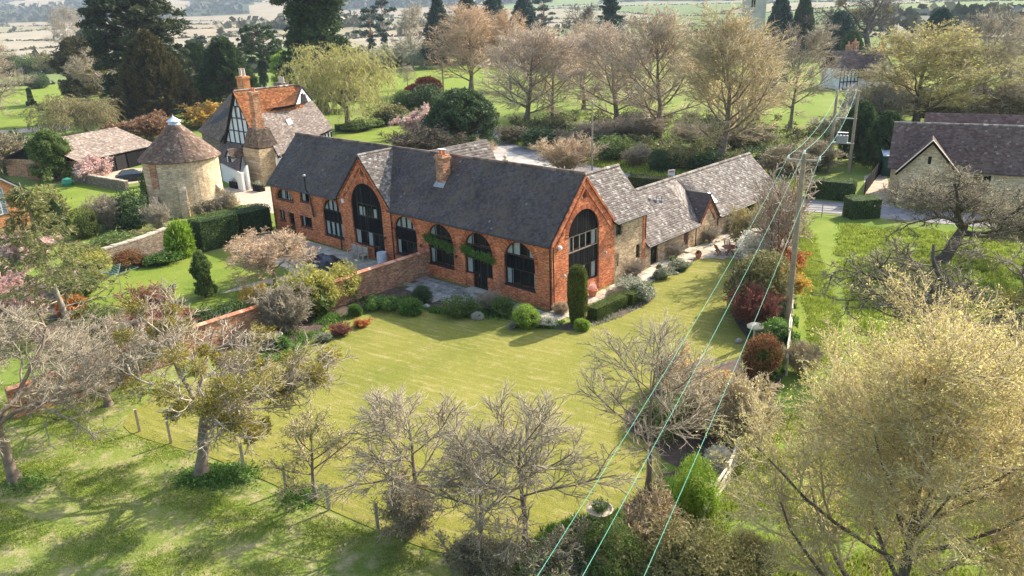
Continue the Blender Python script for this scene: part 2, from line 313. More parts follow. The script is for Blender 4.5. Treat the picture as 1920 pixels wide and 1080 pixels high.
me = npmesh('ground', np.stack([HX, HY, HZ], -1).reshape(-1, 3), np.stack([q0, q0+1, q0+NA+1, q0+NA], 1), np.zeros(len(q0)), M['meadow'], True)
ca = me.color_attributes.new('field', 'FLOAT_COLOR', 'CORNER')
cf = np.concatenate([col.reshape(-1, 3), np.ones((len(q0), 1))], 1); ca.data.foreach_set('color', np.repeat(cf, 4, 0).astype(np.float32).ravel())
m, n, b = newmat('farmland'); g = geo(n); at_ = N(n, 'Attribute'); at_.attribute_name = 'field'
c = mixc(n, 1, at_.outputs['Color'], ramp(n, noise(n, .012, g, 6, .65), [(.3, (.8,)*3), (.7, (1.15,)*3)]), 'MULTIPLY')
near = mixc(n, ramp(n, noise(n, .06, g, 5, .6), [(.35, (0,)*3), (.65, (1,)*3)]), (.12, .185, .03), (.22, .255, .07))
near = mixc(n, ramp(n, noise(n, .11, g, 7, .7), [(.52, (0,)*3), (.66, (.8,)*3)]), near, (.17, .14, .08))
near = mixc(n, 1, near, ramp(n, noise(n, 3, g, 4, .7), [(.3, (.75,)*3), (.7, (1.2,)*3)]), 'MULTIPLY')
ln = N(n, 'VectorMath'); ln.operation = 'LENGTH'; n.links.new(g, ln.inputs[0])
sel = N(n, 'Math'); sel.operation = 'GREATER_THAN'; sel.inputs[1].default_value = 344; n.links.new(ln.outputs['Value'], sel.inputs[0])
n.links.new(mixc(n, sel.outputs[0], near, c), b.inputs['Base Color']); b.inputs['Roughness'].default_value = 1; b.inputs['Specular IOR Level'].default_value = .05
me.materials.clear(); me.materials.append(m)
link('ground', me, kind='structure')
back = MB().add([(-60, .9, -.004), (-60, -60, -.004), (60, -60, -.004), (60, .9, -.004)], [(0, 1, 2, 3)]).build('ground_behind', m, kind='structure')

# blob clumps used for distant hedges and woods
def icos():
    t = (1+5**.5)/2; v = np.array([(-1,t,0),(1,t,0),(-1,-t,0),(1,-t,0),(0,-1,t),(0,1,t),(0,-1,-t),(0,1,-t),(t,0,-1),(t,0,1),(-t,0,-1),(-t,0,1)], float)
    f = np.array([(0,11,5),(0,5,1),(0,1,7),(0,7,10),(0,10,11),(1,5,9),(5,11,4),(11,10,2),(10,7,6),(7,1,8),(3,9,4),(3,4,2),(3,2,6),(3,6,8),(3,8,9),(4,9,5),(2,4,11),(6,2,10),(8,6,7),(9,8,1)])
    return v/np.linalg.norm(v[0]), f
IV, IF = icos()
def clumps(name, P, S, mat, rng, parent=None, kind='stuff', label=None, cat=None, k=9):
    n = len(P)*k; d = rng.normal(size=(len(P), k, 3)); d /= np.linalg.norm(d, axis=-1, keepdims=True); c = (P[:, None]+d*S[:, None]*rng.uniform(.35, 1, (len(P), k, 1))).reshape(-1, 3); sz_ = np.repeat(S.mean(1), k)[:, None]*rng.uniform(.35, .75, (n, 1))
    a = rng.normal(size=(n, 3)); a /= np.linalg.norm(a, axis=1, keepdims=True); b = np.cross(a, rng.normal(size=(n, 3))); b /= np.linalg.norm(b, axis=1, keepdims=True)
    V = np.stack([c-a*sz_, c-b*sz_*.7, c+a*sz_*.8, c+b*sz_*.8], 1); tone = np.clip(np.repeat(rng.random(len(P)), k)*.6+rng.random(n)*.45, 0, 1)
    return link(name, npmesh(name, V.reshape(-1, 3), np.arange(n*4).reshape(-1, 4), tone, mat), parent, label=label, cat=cat, kind=kind)
M['far_hedge'] = rndmat('distant_hedge', [(0, (.05, .055, .03)), (.5, (.11, .11, .06)), (.85, (.17, .16, .10)), (1, (.34, .32, .25))], .95, .02, .4, .1)
M['far_wood'] = rndmat('distant_wood', [(0, (.025, .04, .022)), (.5, (.07, .075, .045)), (1, (.14, .12, .08))], .95, .01, .4, .1)
ed = []
e1 = cid[:-1, :] != cid[1:, :]; ii, jj = np.nonzero(e1); ed.append(np.stack([rr[ii+1], aa[jj]+.12], 1))
e2 = cid[:, :-1] != cid[:, 1:]; ii, jj = np.nonzero(e2); ed.append(np.stack([rr[ii], aa[jj+1]], 1))
jj = np.arange(0, NA, 1); ed.append(np.stack([np.full(len(jj), 345.), aa[jj]], 1))
ed = np.concatenate(ed); ed = ed[(ed[:, 0] < 2900) & (ed[:, 0] > 340)]; ed = np.repeat(ed, 3, 0)
ed[:, 0] += rs.normal(0, 1, len(ed))*ed[:, 0]*.002; ed[:, 1] += rs.uniform(-.12, .12, len(ed))
ed = ed[rs.random(len(ed)) < .75]; sz = .8+rs.random(len(ed))**9*4.5
P = np.stack([ed[:, 0]*np.sin(np.radians(ed[:, 1])), ed[:, 0]*np.cos(np.radians(ed[:, 1])), hill(ed[:, 0], ed[:, 1])+sz*.5], 1)
clumps('hedgerows', P, np.stack([sz*1.3+ed[:, 0]*.002, sz*1.3+ed[:, 0]*.002, sz], 1), M['far_hedge'], rs, k=6, label='dark hedgerows and hedge trees dividing the distant fields', cat='hedgerow')
n_ = 7500; r_ = 2450*np.exp(rs.random(n_)*.9); z_ = rs.uniform(-48, 48, n_); k_ = (np.sin(z_*.9)+np.sin(r_/260.+z_*.3)*.8 > -.75); r_, z_ = r_[k_], z_[k_]
sz = rs.uniform(7, 16, len(r_)); P = np.stack([r_*np.sin(np.radians(z_)), r_*np.cos(np.radians(z_)), hill(r_, z_)+sz*.3], 1)
clumps('hill_wood', P, np.stack([sz*1.6, sz*1.6, sz], 1), M['far_wood'], rs, label='distant woods covering the hills on the horizon', cat='woodland')
for cx_, cr_, w_, nn, nm in [(-12.5, 1000, 4.2, 200, 'hazy copse standing in the beige fields beyond the conifers'), (30, 620, 4, 150, 'wooded hollow beyond the half-timbered house')]:
    z_ = rs.normal(cx_, w_/2, nn); r_ = cr_+rs.normal(0, 26, nn); sz = rs.uniform(5, 10, nn)
    clumps('copse', np.stack([r_*np.sin(np.radians(z_)), r_*np.cos(np.radians(z_)), hill(r_, z_)+sz*.7], 1), np.stack([sz*.8, sz*.8, sz*1.15], 1), M['far_hedge'], rs, label=nm, cat='wood')
# air
hz = MB().box(-5200, -90, -1.5, 5200, 6200, 330).build('haze', M['white'], kind='stuff'); hz['label'] = 'pale spring haze over the fields'; hz['category'] = 'haze'
m = bpy.data.materials.new('haze_air'); m.use_nodes = True; n = m.node_tree; n.nodes.clear(); v = N(n, 'VolumePrincipled'); o_ = N(n, 'OutputMaterial'); n.links.new(v.outputs[0], o_.inputs['Volume'])
v.inputs['Color'].default_value = (.70, .84, 1, 1); v.inputs['Density'].default_value = .00011; v.inputs['Anisotropy'].default_value = 0
hz.data.materials.clear(); hz.data.materials.append(m)

# ------------------------------------------------------------------ ground sheets
def crom(pts, k=6, closed=True):
    n = len(pts); out = []
    for i in range(n):
        p0, p1, p2, p3 = [Vector(pts[(i+j) % n]).to_2d() for j in (-1, 0, 1, 2)]
        for t in np.arange(0, 1, 1/k): out.append(.5*((2*p1)+(-p0+p2)*t+(2*p0-5*p1+4*p2-p3)*t*t+(-p0+3*p1-3*p2+p3)*t**3))
    return out
def sheet(name, pix, z, mat, smooth=True, edge=0, local=None, kind='structure', parent=None):
    pts = [at(*p)[:2] for p in pix] if local is None else [h2w(*p)[:2] for p in local]
    if smooth: pts = crom(pts)
    a = [Vector((p[0], p[1], z)) for p in pts]; tr = tessellate_polygon([a]); mb = MB(); mb.add(a, [t for t in tr], .5)
    me = mb.mesh(name, mat); o = link(name, me, parent, kind=kind)
    import bmesh; bm = bmesh.new(); bm.from_mesh(me); bmesh.ops.recalc_face_normals(bm, faces=bm.faces)
    if sum(f.normal.z for f in bm.faces) < 0: bmesh.ops.reverse_faces(bm, faces=bm.faces)
    if edge:
        r = bmesh.ops.extrude_edge_only(bm, edges=[e for e in bm.edges if e.is_boundary])
        for v_ in r['geom']:
            if isinstance(v_, bmesh.types.BMVert): v_.co.z -= edge
    bm.to_mesh(me); bm.free(); return o
def inpoly(pt, poly):
    x, y = pt; c_ = False; j = len(poly)-1
    for i in range(len(poly)):
        if (poly[i][1] > y) != (poly[j][1] > y) and x < (poly[j][0]-poly[i][0])*(y-poly[i][1])/(poly[j][1]-poly[i][1])+poly[i][0]: c_ = not c_
        j = i
    return c_
LAWN = [(232, 800), (330, 722), (450, 700), (530, 668), (590, 628), (618, 606), (668, 590), (735, 574), (775, 573), (806, 584), (850, 592), (905, 594), (960, 602), (1010, 618), (1070, 620), (1110, 612), (1150, 600), (1195, 580), (1228, 558), (1212, 542), (1240, 522), (1285, 508), (1304, 489), (1345, 484), (1383, 486), (1372, 512), (1398, 546), (1372, 580), (1384, 612), (1402, 640), (1392, 665), (1320, 690), (1230, 730), (1172, 775), (1185, 812), (1235, 850), (1230, 900), (1150, 960), (1000, 1010), (860, 1040), (730, 1004), (560, 930), (400, 860)]
sheet('lawn', LAWN, .03, M['lawn'], edge=.03)
LB = [(160, 560), (170, 535), (230, 512), (330, 488), (400, 474), (470, 482), (498, 498), (515, 512), (470, 522), (400, 542), (330, 560), (260, 572), (190, 572)]
sheet('lawn', LB, .02, M['lawn_green'])
sheet('lawn', [(345, 577), (400, 555), (470, 540), (540, 526), (600, 517), (640, 512), (600, 540), (520, 572), (440, 612), (400, 628), (350, 625)], .02, M['lawn_green'])
sheet('lawn', [(105, 350), (180, 345), (260, 352), (262, 366), (200, 372), (170, 400), (200, 440), (110, 440), (90, 390)], .02, M['lawn_green'])
sheet('lawn', [(618, 250), (690, 240), (765, 247), (772, 262), (740, 280), (700, 272), (640, 262)], .02, M['lawn_green'])
sheet('lawn', [(700, 125), (790, 118), (940, 135), (900, 170), (700, 175)], .02, M['lawn_green'])
sheet('lawn', [(0, 150), (95, 142), (230, 150), (230, 215), (100, 235), (-60, 233), (-60, 160)], .02, M['lawn_green'])
sheet('rough_ground', [(-160, 800), (120, 700), (250, 760), (330, 830), (540, 925), (720, 1000), (860, 1060), (1000, 1200), (-300, 1300)], .006, M['rough'], False)
sheet('rough_ground', [(1500, 400), (1560, 408), (1640, 420), (1920, 440), (2100, 560), (2100, 1300), (1250, 1300), (1260, 960), (1400, 760), (1480, 640), (1490, 500)], .006, M['meadow'], False)
sheet('mown_path', [(1490, 408), (1560, 412), (1560, 440), (1575, 480), (1640, 560), (1640, 600), (1560, 620), (1542, 520), (1520, 450)], .017, M['lawn_green'])
sheet('mown_path', [(1478, 560), (1505, 480), (1530, 600), (1540, 700), (1470, 720), (1480, 640)], .020, M['lawn_green'])
sheet('flower_bed', [(1262, 488), (1296, 486), (1300, 497), (1270, 512), (1226, 524), (1212, 540), (1228, 560), (1170, 595), (1108, 616), (1040, 618), (950, 606), (880, 597), (805, 588), (770, 577), (735, 579), (668, 596), (622, 612), (600, 633), (540, 676), (455, 705), (380, 650), (480, 600), (560, 560), (620, 548), (660, 555), (720, 540), (800, 540), (830, 560), (900, 580), (1000, 600), (1070, 606), (1160, 560), (1195, 520), (1240, 500)], .012, M['soil'])
sheet('flower_bed', [(1383, 486), (1372, 512), (1395, 546), (1368, 580), (1382, 612), (1400, 640), (1388, 668), (1320, 692), (1225, 735), (1166, 775), (1182, 818), (1232, 856), (1300, 880), (1400, 850), (1470, 700), (1500, 560), (1480, 450)], .012, M['soil'])
sheet('flower_bed', [(860, 1035), (1000, 1000), (1150, 950), (1240, 890), (1330, 900), (1300, 1200), (1000, 1240), (880, 1110)], .012, M['soil'])
sheet('flower_bed', [(70, 520), (200, 490), (330, 455), (380, 470), (350, 484), (230, 510), (165, 540), (155, 575), (260, 578), (340, 565), (345, 620), (240, 660), (60, 640)], .012, M['soil'])
sheet('garden_path', [(400, 560), (440, 541), (520, 520), (600, 508), (612, 514), (540, 526), (470, 541), (410, 565)], .016, M['slab'])
sheet('gravel_drive', [(425, 352), (500, 350), (560, 365), (520, 400), (460, 385), (420, 380)], .010, M['gravel'])
sheet('gravel_drive', [(190, 322), (280, 315), (300, 330), (240, 345), (180, 340)], .010, M['gravel'])
sheet('gravel_drive', [(-80, 242), (100, 236), (130, 240), (100, 246), (-80, 252)], .010, M['gravel'])
sheet('gravel_drive', [(1620, 330), (1660, 320), (1680, 400), (1625, 400)], .010, M['gravel'], False)
sheet('yard', [(880, 272), (935, 272), (1045, 302), (1052, 330), (900, 330)], .014, M['concrete'], False)
road = [(880, 225), (930, 258), (1000, 287), (1060, 305), (1130, 325), (1260, 352), (1400, 372), (1520, 386), (1700, 402), (2050, 430)]
rc = [at(*p) for p in road]; rl, rr2 = [], []
for i, p in enumerate(rc):
    d = (rc[min(i+1, len(rc)-1)]-rc[max(i-1, 0)]).normalized(); nn = Vector((-d.y, d.x, 0)); rl.append(p+nn*2.6); rr2.append(p-nn*2.6)
mb = MB()
for i in range(len(rc)-1): mb.add([(*rr2[i][:2], .02), (*rr2[i+1][:2], .02), (*rl[i+1][:2], .02), (*rl[i][:2], .02)], [(0, 1, 2, 3)], .5)
mb.build('lane', M['asphalt'], kind='structure')
for nm, poly, mat, sx, sy in [('patio', [(-36, -.3), (-13.2, -.3), (-13.3, -3.2), (-19, -4.2), (-20.5, -7.2), (-26, -6), (-31, -6), (-36, -3)], 'slab', 1.15, .85),
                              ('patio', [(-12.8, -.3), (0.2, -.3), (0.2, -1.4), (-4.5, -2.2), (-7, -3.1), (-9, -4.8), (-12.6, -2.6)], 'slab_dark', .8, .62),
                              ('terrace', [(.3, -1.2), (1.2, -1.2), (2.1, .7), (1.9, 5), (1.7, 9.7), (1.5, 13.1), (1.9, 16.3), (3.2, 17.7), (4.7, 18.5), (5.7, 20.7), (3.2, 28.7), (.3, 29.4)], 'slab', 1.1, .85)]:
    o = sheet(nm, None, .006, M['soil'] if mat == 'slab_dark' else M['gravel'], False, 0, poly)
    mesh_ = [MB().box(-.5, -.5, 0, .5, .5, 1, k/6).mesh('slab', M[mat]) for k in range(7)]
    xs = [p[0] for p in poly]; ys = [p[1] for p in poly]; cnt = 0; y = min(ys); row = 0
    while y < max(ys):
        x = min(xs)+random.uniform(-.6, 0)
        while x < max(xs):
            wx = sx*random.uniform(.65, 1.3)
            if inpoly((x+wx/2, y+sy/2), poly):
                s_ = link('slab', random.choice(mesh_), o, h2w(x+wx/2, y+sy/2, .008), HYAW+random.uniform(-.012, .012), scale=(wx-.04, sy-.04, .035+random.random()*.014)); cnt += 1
            x += wx
        y += sy
# ------------------------------------------------------------------ roofs made of single tiles
def lerp(a, b, t): return a+(b-a)*t
def tiles(quads, mat, parent, tw=.28, th=.21, name='roof_tiles', lift=.035, sag=0, seed=3, clip=None):
    """quads: (eave0, eave1, ridge1, ridge0) corner points"""
    rng = np.random.default_rng(seed); V = []; Fs = []; Rn = []; nv = 0
    for (a, b, c_, d) in quads:
        a, b, c_, d = [np.array(q, float) for q in (a, b, c_, d)]; nrm = np.cross(b-a, d-a); nrm /= np.linalg.norm(nrm)
        if nrm[2] < 0: nrm = -nrm
        Ls = max(np.linalg.norm(d-a), np.linalg.norm(c_-b)); nr = max(2, int(Ls/th))
        for i in range(nr):
            v0, v1 = i/nr, min(1, (i+1.25)/nr)
            p0, p1 = lerp(a, d, v0), lerp(b, c_, v0); q0, q1 = lerp(a, d, v1), lerp(b, c_, v1)
            wd = max(np.linalg.norm(p1-p0), .01); nt_ = max(1, int(round(wd/tw))); off = .5*(i % 2)/nt_
            e = np.clip(np.arange(nt_+1)/nt_+off+rng.normal(0, .04, nt_+1)/nt_, 0, 1); e[0] = 0
            if off: e = np.append(e, 1.); 
            e[-1] = 1.; u0, u1 = e[:-1], e[1:]; k = u1 > u0+1e-4; u0, u1 = u0[k], u1[k]; m_ = len(u0)
            if not m_: continue
            g_ = .006/wd; l0 = lift*(.8+.5*rng.random(m_)); jd = rng.normal(0, .012, m_)
            sg = lambda u, v: (-sag*np.sin(np.pi*u)*np.sin(np.pi*min(1, v*.8+.2)))[:, None]*nrm
            dn = (a-d)/np.linalg.norm(a-d)
            A = p0+(p1-p0)*(u0+g_)[:, None]+nrm*l0[:, None]+sg(u0, v0)+dn*jd[:, None]; B = p0+(p1-p0)*(u1-g_)[:, None]+nrm*l0[:, None]+sg(u1, v0)+dn*jd[:, None]
            Cc = q0+(q1-q0)*(u1-g_)[:, None]+nrm*.004+sg(u1, v1); D = q0+(q1-q0)*(u0+g_)[:, None]+nrm*.004+sg(u0, v1)
            E_ = A-nrm*.03; G = B-nrm*.03
            V.append(np.stack([A, B, Cc, D, E_, G], 1).reshape(-1, 3)); base = nv+np.arange(m_)*6
            Fs += [np.stack([base, base+1, base+2, base+3], 1), np.stack([base+4, base+5, base+1, base], 1)]
            rn = rng.random(m_); Rn += [rn, rn]; nv += m_*6
    return link(name, npmesh(name, np.concatenate(V), np.concatenate(Fs), np.concatenate(Rn), M[mat]), parent, kind='stuff')
def ridge(a, b, parent, mat, r=.13, step=.42, name='ridge_tiles'):
    a, b = Vector(a), Vector(b); L = (b-a).length; n = max(1, int(L/step)); mb = MB()
    for i in range(n):
        p, q = a.lerp(b, i/n), a.lerp(b, (i+.97)/n); mb.tube([p, q], r*random.uniform(.95, 1.08), 6)
    return mb.build(name, M[mat], parent, kind='stuff')
def slabroof(quads, parent, mat='timber', t=.12, name='roof', drop=.012):
    mb = MB()
    for q in quads:
        q = [Vector(p) for p in q]; nrm = (q[1]-q[0]).cross(q[3]-q[0]).normalized()
        if nrm.z < 0: nrm = -nrm
        mb.add([p-nrm*drop for p in q]+[p-nrm*t for p in q], [(0,1,2,3),(4,7,6,5),(0,4,5,1),(1,5,6,2),(2,6,7,3),(3,7,4,0)], .5)
    return mb.build(name, M[mat], parent)
# walls with openings.  plane given by origin, u direction, outward normal
class Wall:
    def __init__(s, o, u, nrm): s.o, s.u, s.n = Vector(o), Vector(u), Vector(nrm)
    def p(s, a, z, d=0): return s.o+s.u*a+Vector((0, 0, z))+s.n*d
def wall(W, outline, holes, mat, parent, depth=.28, name='wall', thick=.45):
    polys = [[W.p(*q) for q in outline]]+[[W.p(*q) for q in h] for h in holes]
    flat = [[Vector((q[0], q[1], 0)) for q in outline]]+[[Vector((q[0], q[1], 0)) for q in h] for h in holes]
    tri = tessellate_polygon(flat); vs = [p for l in polys for p in l]; mb = MB(); mb.add(vs, [tuple(t) for t in tri], .5)
    for h in holes:
        f = [W.p(*q) for q in h]; g_ = [W.p(q[0], q[1], -depth) for q in h]; n = len(h)
        mb.add(f+g_, [(i, (i+1) % n, (i+1) % n+n, i+n) for i in range(n)], .5)
    back_ = [W.p(q[0], q[1], -thick-.3) for q in outline]; mb.add(back_, [tuple(range(len(outline)))], .5)
    return mb.build(name, M[mat], parent)
def arch(x0, x1, zs, rise, z0, n=18):
    c_, r = (x0+x1)/2, (x1-x0)/2
    return [(x0, z0), (x1, z0)]+[(c_+r*math.cos(t), zs+rise*math.sin(t)) for t in np.linspace(0, math.pi, n)]
def rect(x0, x1, z0, z1): return [(x0, z0), (x1, z0), (x1, z1), (x0, z1)]
def window(W, x0, x1, z0, z1, bays, parent, d=-.14, top=None, curtains=(), name='window', mat='frame', fw=.07, rows=1, sill=None, label=None, deep=.5):
    """framed light; top(x) gives an arched head; panes and curtains are its sub-parts"""
    tp = top or (lambda x: z1); mb = MB(); xs = np.linspace(x0, x1, bays+1) if isinstance(bays, int) else np.array(bays)
    bx = lambda a, b_, c_, e, dd=0, t=.06: mb.add([W.p(a, c_, d+dd), W.p(b_, c_, d+dd), W.p(b_, e, d+dd), W.p(a, e, d+dd), W.p(a, c_, d+dd-t), W.p(b_, c_, d+dd-t), W.p(b_, e, d+dd-t), W.p(a, e, d+dd-t)], [(0,1,2,3),(4,7,6,5),(0,4,5,1),(1,5,6,2),(2,6,7,3),(3,7,4,0)], .5)
    bx(x0, x1, z0, z0+fw)
    if top:
        K = 14; q = np.linspace(x0, x1, K+1)
        for i in range(K):
            a, b_ = q[i], q[i+1]; za, zb = tp(a), tp(b_)
            if max(za, zb) > z0+fw: mb.add([W.p(a, max(z0, za-fw), d), W.p(b_, max(z0, zb-fw), d), W.p(b_, max(z0, zb), d), W.p(a, max(z0, za), d), W.p(a, max(z0, za-fw), d-.06), W.p(b_, max(z0, zb-fw), d-.06), W.p(b_, max(z0, zb), d-.06), W.p(a, max(z0, za), d-.06)], [(0,1,2,3),(4,7,6,5),(0,4,5,1),(2,6,7,3)], .5)
    else: bx(x0, x1, z1-fw, z1)
    for i, x in enumerate(xs):
        a = x if i == 0 else x-fw/2; b_ = x+fw if i == 0 else (x if i == len(xs)-1 else x+fw/2)
        if i == len(xs)-1: a = x-fw
        zt = min(tp(a), tp(b_)) if top else z1-fw
        if zt-.02 > z0+fw: bx(a, b_, z0+fw, zt-.02 if top else zt, .003)
    for rw in range(1, rows): zz = lerp(z0, z1, rw/rows); bx(x0+fw, x1-fw, zz-.02, zz+.02, .002)
    fr = mb.build(name, M[mat], parent, label=label)
    for i in range(len(xs)-1):
        a, b_ = xs[i]+fw/2+.004, xs[i+1]-fw/2-.004
        if i == 0: a = xs[0]+fw+.004
        if i == len(xs)-2: b_ = xs[-1]-fw-.004
        ss = np.linspace(a, b_, 5 if top else 2); pl = [(a, z0+fw)]+[(b_, z0+fw)]+[(q_, max(z0+fw+.01, tp(q_)-fw-.004 if top else z1-fw)) for q_ in ss[::-1]]
        MB().prism([W.p(q_[0], q_[1], d-.025) for q_ in pl], W.n*-.012, .5).build('pane', M['glass'], fr)
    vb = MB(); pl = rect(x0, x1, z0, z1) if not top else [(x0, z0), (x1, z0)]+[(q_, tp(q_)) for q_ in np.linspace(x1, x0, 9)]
    vb.add([W.p(q_[0], q_[1], d-deep) for q_ in pl], [tuple(range(len(pl)))], .5).build('room_shade_sheet', M['void'], fr)  # flat sheet behind the panes, coloured dark for the unlit room
    for (a, b_) in curtains:
        a, b_ = lerp(x0, x1, a), lerp(x0, x1, b_); K = 10; vs = []
        for k in range(K+1):
            x = lerp(a, b_, k/K); zt = (tp(x)-.05) if top else z1-.05; vs += [W.p(x, z0+.06, d-.12-.03*(k % 2)), W.p(x, max(zt, z0+.08), d-.12-.03*(k % 2))]
        MB().add(vs, [(2*k, 2*k+2, 2*k+3, 2*k+1) for k in range(K)], .5).build('curtain', M['curtain'], fr)
    if sill: MB().add([W.p(x0-.08, z0-.09, sill), W.p(x1+.08, z0-.09, sill), W.p(x1+.08, z0-.003, sill), W.p(x0-.08, z0-.003, sill), W.p(x0-.08, z0-.09, -.25), W.p(x1+.08, z0-.09, -.25), W.p(x1+.08, z0-.003, -.25), W.p(x0-.08, z0-.003, -.25)], [(0,1,2,3),(4,7,6,5),(0,4,5,1),(1,5,6,2),(2,6,7,3),(3,7,4,0)], .5).build('sill', M['frame'], fr)
    return fr
def boards(W, x0, x1, z0, z1, parent, top=None, d=-.10, bw=.17, skip=None):
    mb = MB(); n = int((x1-x0)/bw); e = np.linspace(x0, x1, n+1)
    for i in range(n):
        a, b_ = e[i]+.012, e[i+1]-.012; ta, tb = (min(z1, top(a)), min(z1, top(b_))) if top else (z1, z1); dd = d+random.uniform(-.006, .012)
        segs = [(z0, ta, tb)]
        if skip and a < skip[1] and b_ > skip[0]: segs = [(z0, skip[2], skip[2]), (skip[3], ta, tb)]
        for (q, t1, t2) in segs:
            if min(t1, t2) <= q+.02: continue
            mb.add([W.p(a, q, dd), W.p(b_, q, dd), W.p(b_, t2, dd), W.p(a, t1, dd), W.p(a, q, dd-.05), W.p(b_, q, dd-.05), W.p(b_, t2, dd-.05), W.p(a, t1, dd-.05)], [(0,1,2,3),(4,7,6,5),(0,4,5,1),(1,5,6,2),(2,6,7,3),(3,7,4,0)])
    # backing
    pl = rect(x0, x1, z0, z1) if not top else [(x0, z0), (x1, z0)]+[(q, min(z1, top(q))) for q in np.linspace(x1, x0, 13)]
    if not skip: mb.add([W.p(q[0], q[1], d-.06) for q in pl], [tuple(range(len(pl)))], .2)
    else:
        for r_ in (rect(x0, x1, z0, skip[2]), rect(x0, skip[0], skip[2], skip[3]), rect(skip[1], x1, skip[2], skip[3])): mb.add([W.p(q[0], q[1], d-.06) for q in r_], [(0,1,2,3)], .2)
        pl = [(x0, skip[3]), (x1, skip[3])]+[(q, min(z1, top(q))) for q in np.linspace(x1, x0, 13)]; mb.add([W.p(q[0], q[1], d-.06) for q in pl], [tuple(range(len(pl)))], .2)
    return mb.build('board_cladding', M['board'], parent, kind='stuff')
def voussoirs(W, x0, x1, zs, rise, parent, n=None, h=.34):
    mb = MB(); c_, r = (x0+x1)/2, (x1-x0)/2; n = n or int(math.pi*r/.1)
    for i in range(n):
        t0, t1 = math.pi*(i+.06)/n, math.pi*(i+.94)/n; q = lambda t, k: (c_+(r+k)*math.cos(t), zs+(rise+k)*math.sin(t)); dd = .012+random.random()*.012
        pl = [q(t0, .0), q(t1, .0), q(t1, h), q(t0, h)]; mb.add([W.p(*p, dd) for p in pl]+[W.p(*p, -.03) for p in pl], [(3,2,1,0),(0,1,5,4),(1,2,6,5),(2,3,7,6),(3,0,4,7)])
    return mb.build('arch_bricks', M['brick_v'], parent, kind='stuff')
M['brick_v'] = rndmat('arch_brick', [(0, (.22, .07, .045)), (.3, (.38, .11, .05)), (.7, (.50, .16, .07)), (1, (.56, .24, .12))], .9, 2, .4, .2)
def pipe(pts, parent, r=.045, name='drainpipe', mat='gutter'): return MB().tube(pts, r, 8, .5).build(name, M[mat], parent)

# ------------------------------------------------------------------ the brick barn
barn = empty('barn', HO, HYAW, 'long red brick barn conversion with tall black-boarded arches and dark tiled roof', 'barn')
FW = Wall((0,0,0), (1,0,0), (0,-1,0)); SW = Wall((0,0,0), (0,1,0), (1,0,0))
E_, RZ, D_ = 5.0, 9.03, 7.4; L_ = 36.0; sl_ = (RZ-E_)/3.7
arches = [(-27.27, -24.35, 1.0, [(0.03, .2), (.3, .46), (.55, .72), (.8, .95)]), (-17.0, -14.18, 1.08, [(.03, .2)]), (-12.83, -9.9, 1.08, [(.03, .22)]), (-8.68, -5.72, 0.0, []), (-4.53, -1.58, 1.08, [(.03, .22), (.9, .97)])]
ZS, RISE = 3.05, 1.42
holes = [arch(a, b_, ZS, RISE, z) for a, b_, z, _ in arches]
GX0, GX1, GAx, GAz = -24.62, -17.28, -20.85, 8.95
bigA = (-22.72, -18.5); holes.append(arch(*bigA, 4.45, 2.12, 0.02, 24))
half = (-35.1, -32.1, 3.36, 1.08); holes.append([(half[0], 3.36), (half[1], 3.36)]+[((half[0]+half[1])/2+1.5*math.cos(t), 3.36+1.08*math.sin(t)) for t in np.linspace(0, math.pi, 14)[1:-1]])
small = [(-30.85, -29.3, 3.64, 4.6, 2), (-34.95, -33.95, 1.24, 2.27, 2), (-31.28, -29.3, 1.16, 2.22, 3)]
for s_ in small: holes.append(rect(*s_[:4]))
holes.append(rect(-33.28, -32.28, .02, 2.24))
rn = [(GAx+.16+.27*math.cos(t), 7.5+.36*math.sin(t)) for t in np.linspace(0, 2*math.pi, 13)[:-1]]; holes.append(rn)
outline = [(-L_, -.1), (0, -.1), (0, E_), (GX1, E_), (GAx, GAz-.08), (GX0, E_), (-L_, E_)]
wall(FW, outline, holes, 'brick', barn)
# end gable
gh = [arch(1.82, 5.42, 4.85, 1.75, .02, 24), [(3.68+.26*math.cos(t), 7.65+.33*math.sin(t)) for t in np.linspace(0, 2*math.pi, 13)[:-1]]]
wall(SW, [(0, -.1), (D_, -.1), (D_, E_), (3.7, RZ-.05), (0, E_)], gh, 'brick', barn)
MB().prism([(-L_, 0, -.1), (-L_, D_, -.1), (-L_, D_, E_), (-L_, 3.7, RZ-.05), (-L_, 0, E_)], (.3, 0, 0), .5).build('wall', M['brick'], barn)
MB().box(-L_+.31, D_-.3, -.1, -.5, D_, E_).build('wall', M['brick'], barn)
# arched fillings
for (a, b_, z0, cur) in arches:
    c_, r = (a+b_)/2, (b_-a)/2; tp = lambda x, c_=c_, r=r: ZS+RISE*math.sqrt(max(0, 1-((x-c_)/r)**2))
    x3 = r*math.sqrt(max(0, 1-((3.38-ZS)/RISE)**2)); x0_, x1_ = c_-x3, c_+x3
    window(FW, x0_, x1_, 3.38, 4.5, 4, barn, top=tp, curtains=[(.03, .24), (.28, .48), (.52, .72), (.77, .96)] if a < -13 else [(.04, .46), (.78, .95)] if a > -5 else [(.04, .27)])
    boards(FW, a, b_, 2.42, 3.36, barn, top=tp, bw=.15)
    if z0 > 0: window(FW, a+.01, b_-.01, z0+.02, 2.40, [a+.01, a+.62, lerp(a, b_, .5), b_-.62, b_-.01] if a != arches[0][0] else 4, barn, curtains=cur, sill=.05)
    voussoirs(FW, a, b_, ZS, RISE, barn)
    MB().box(a-.10, -.011, -.06, a, .002, ZS).build('jamb_bricks', M['brick'], barn)
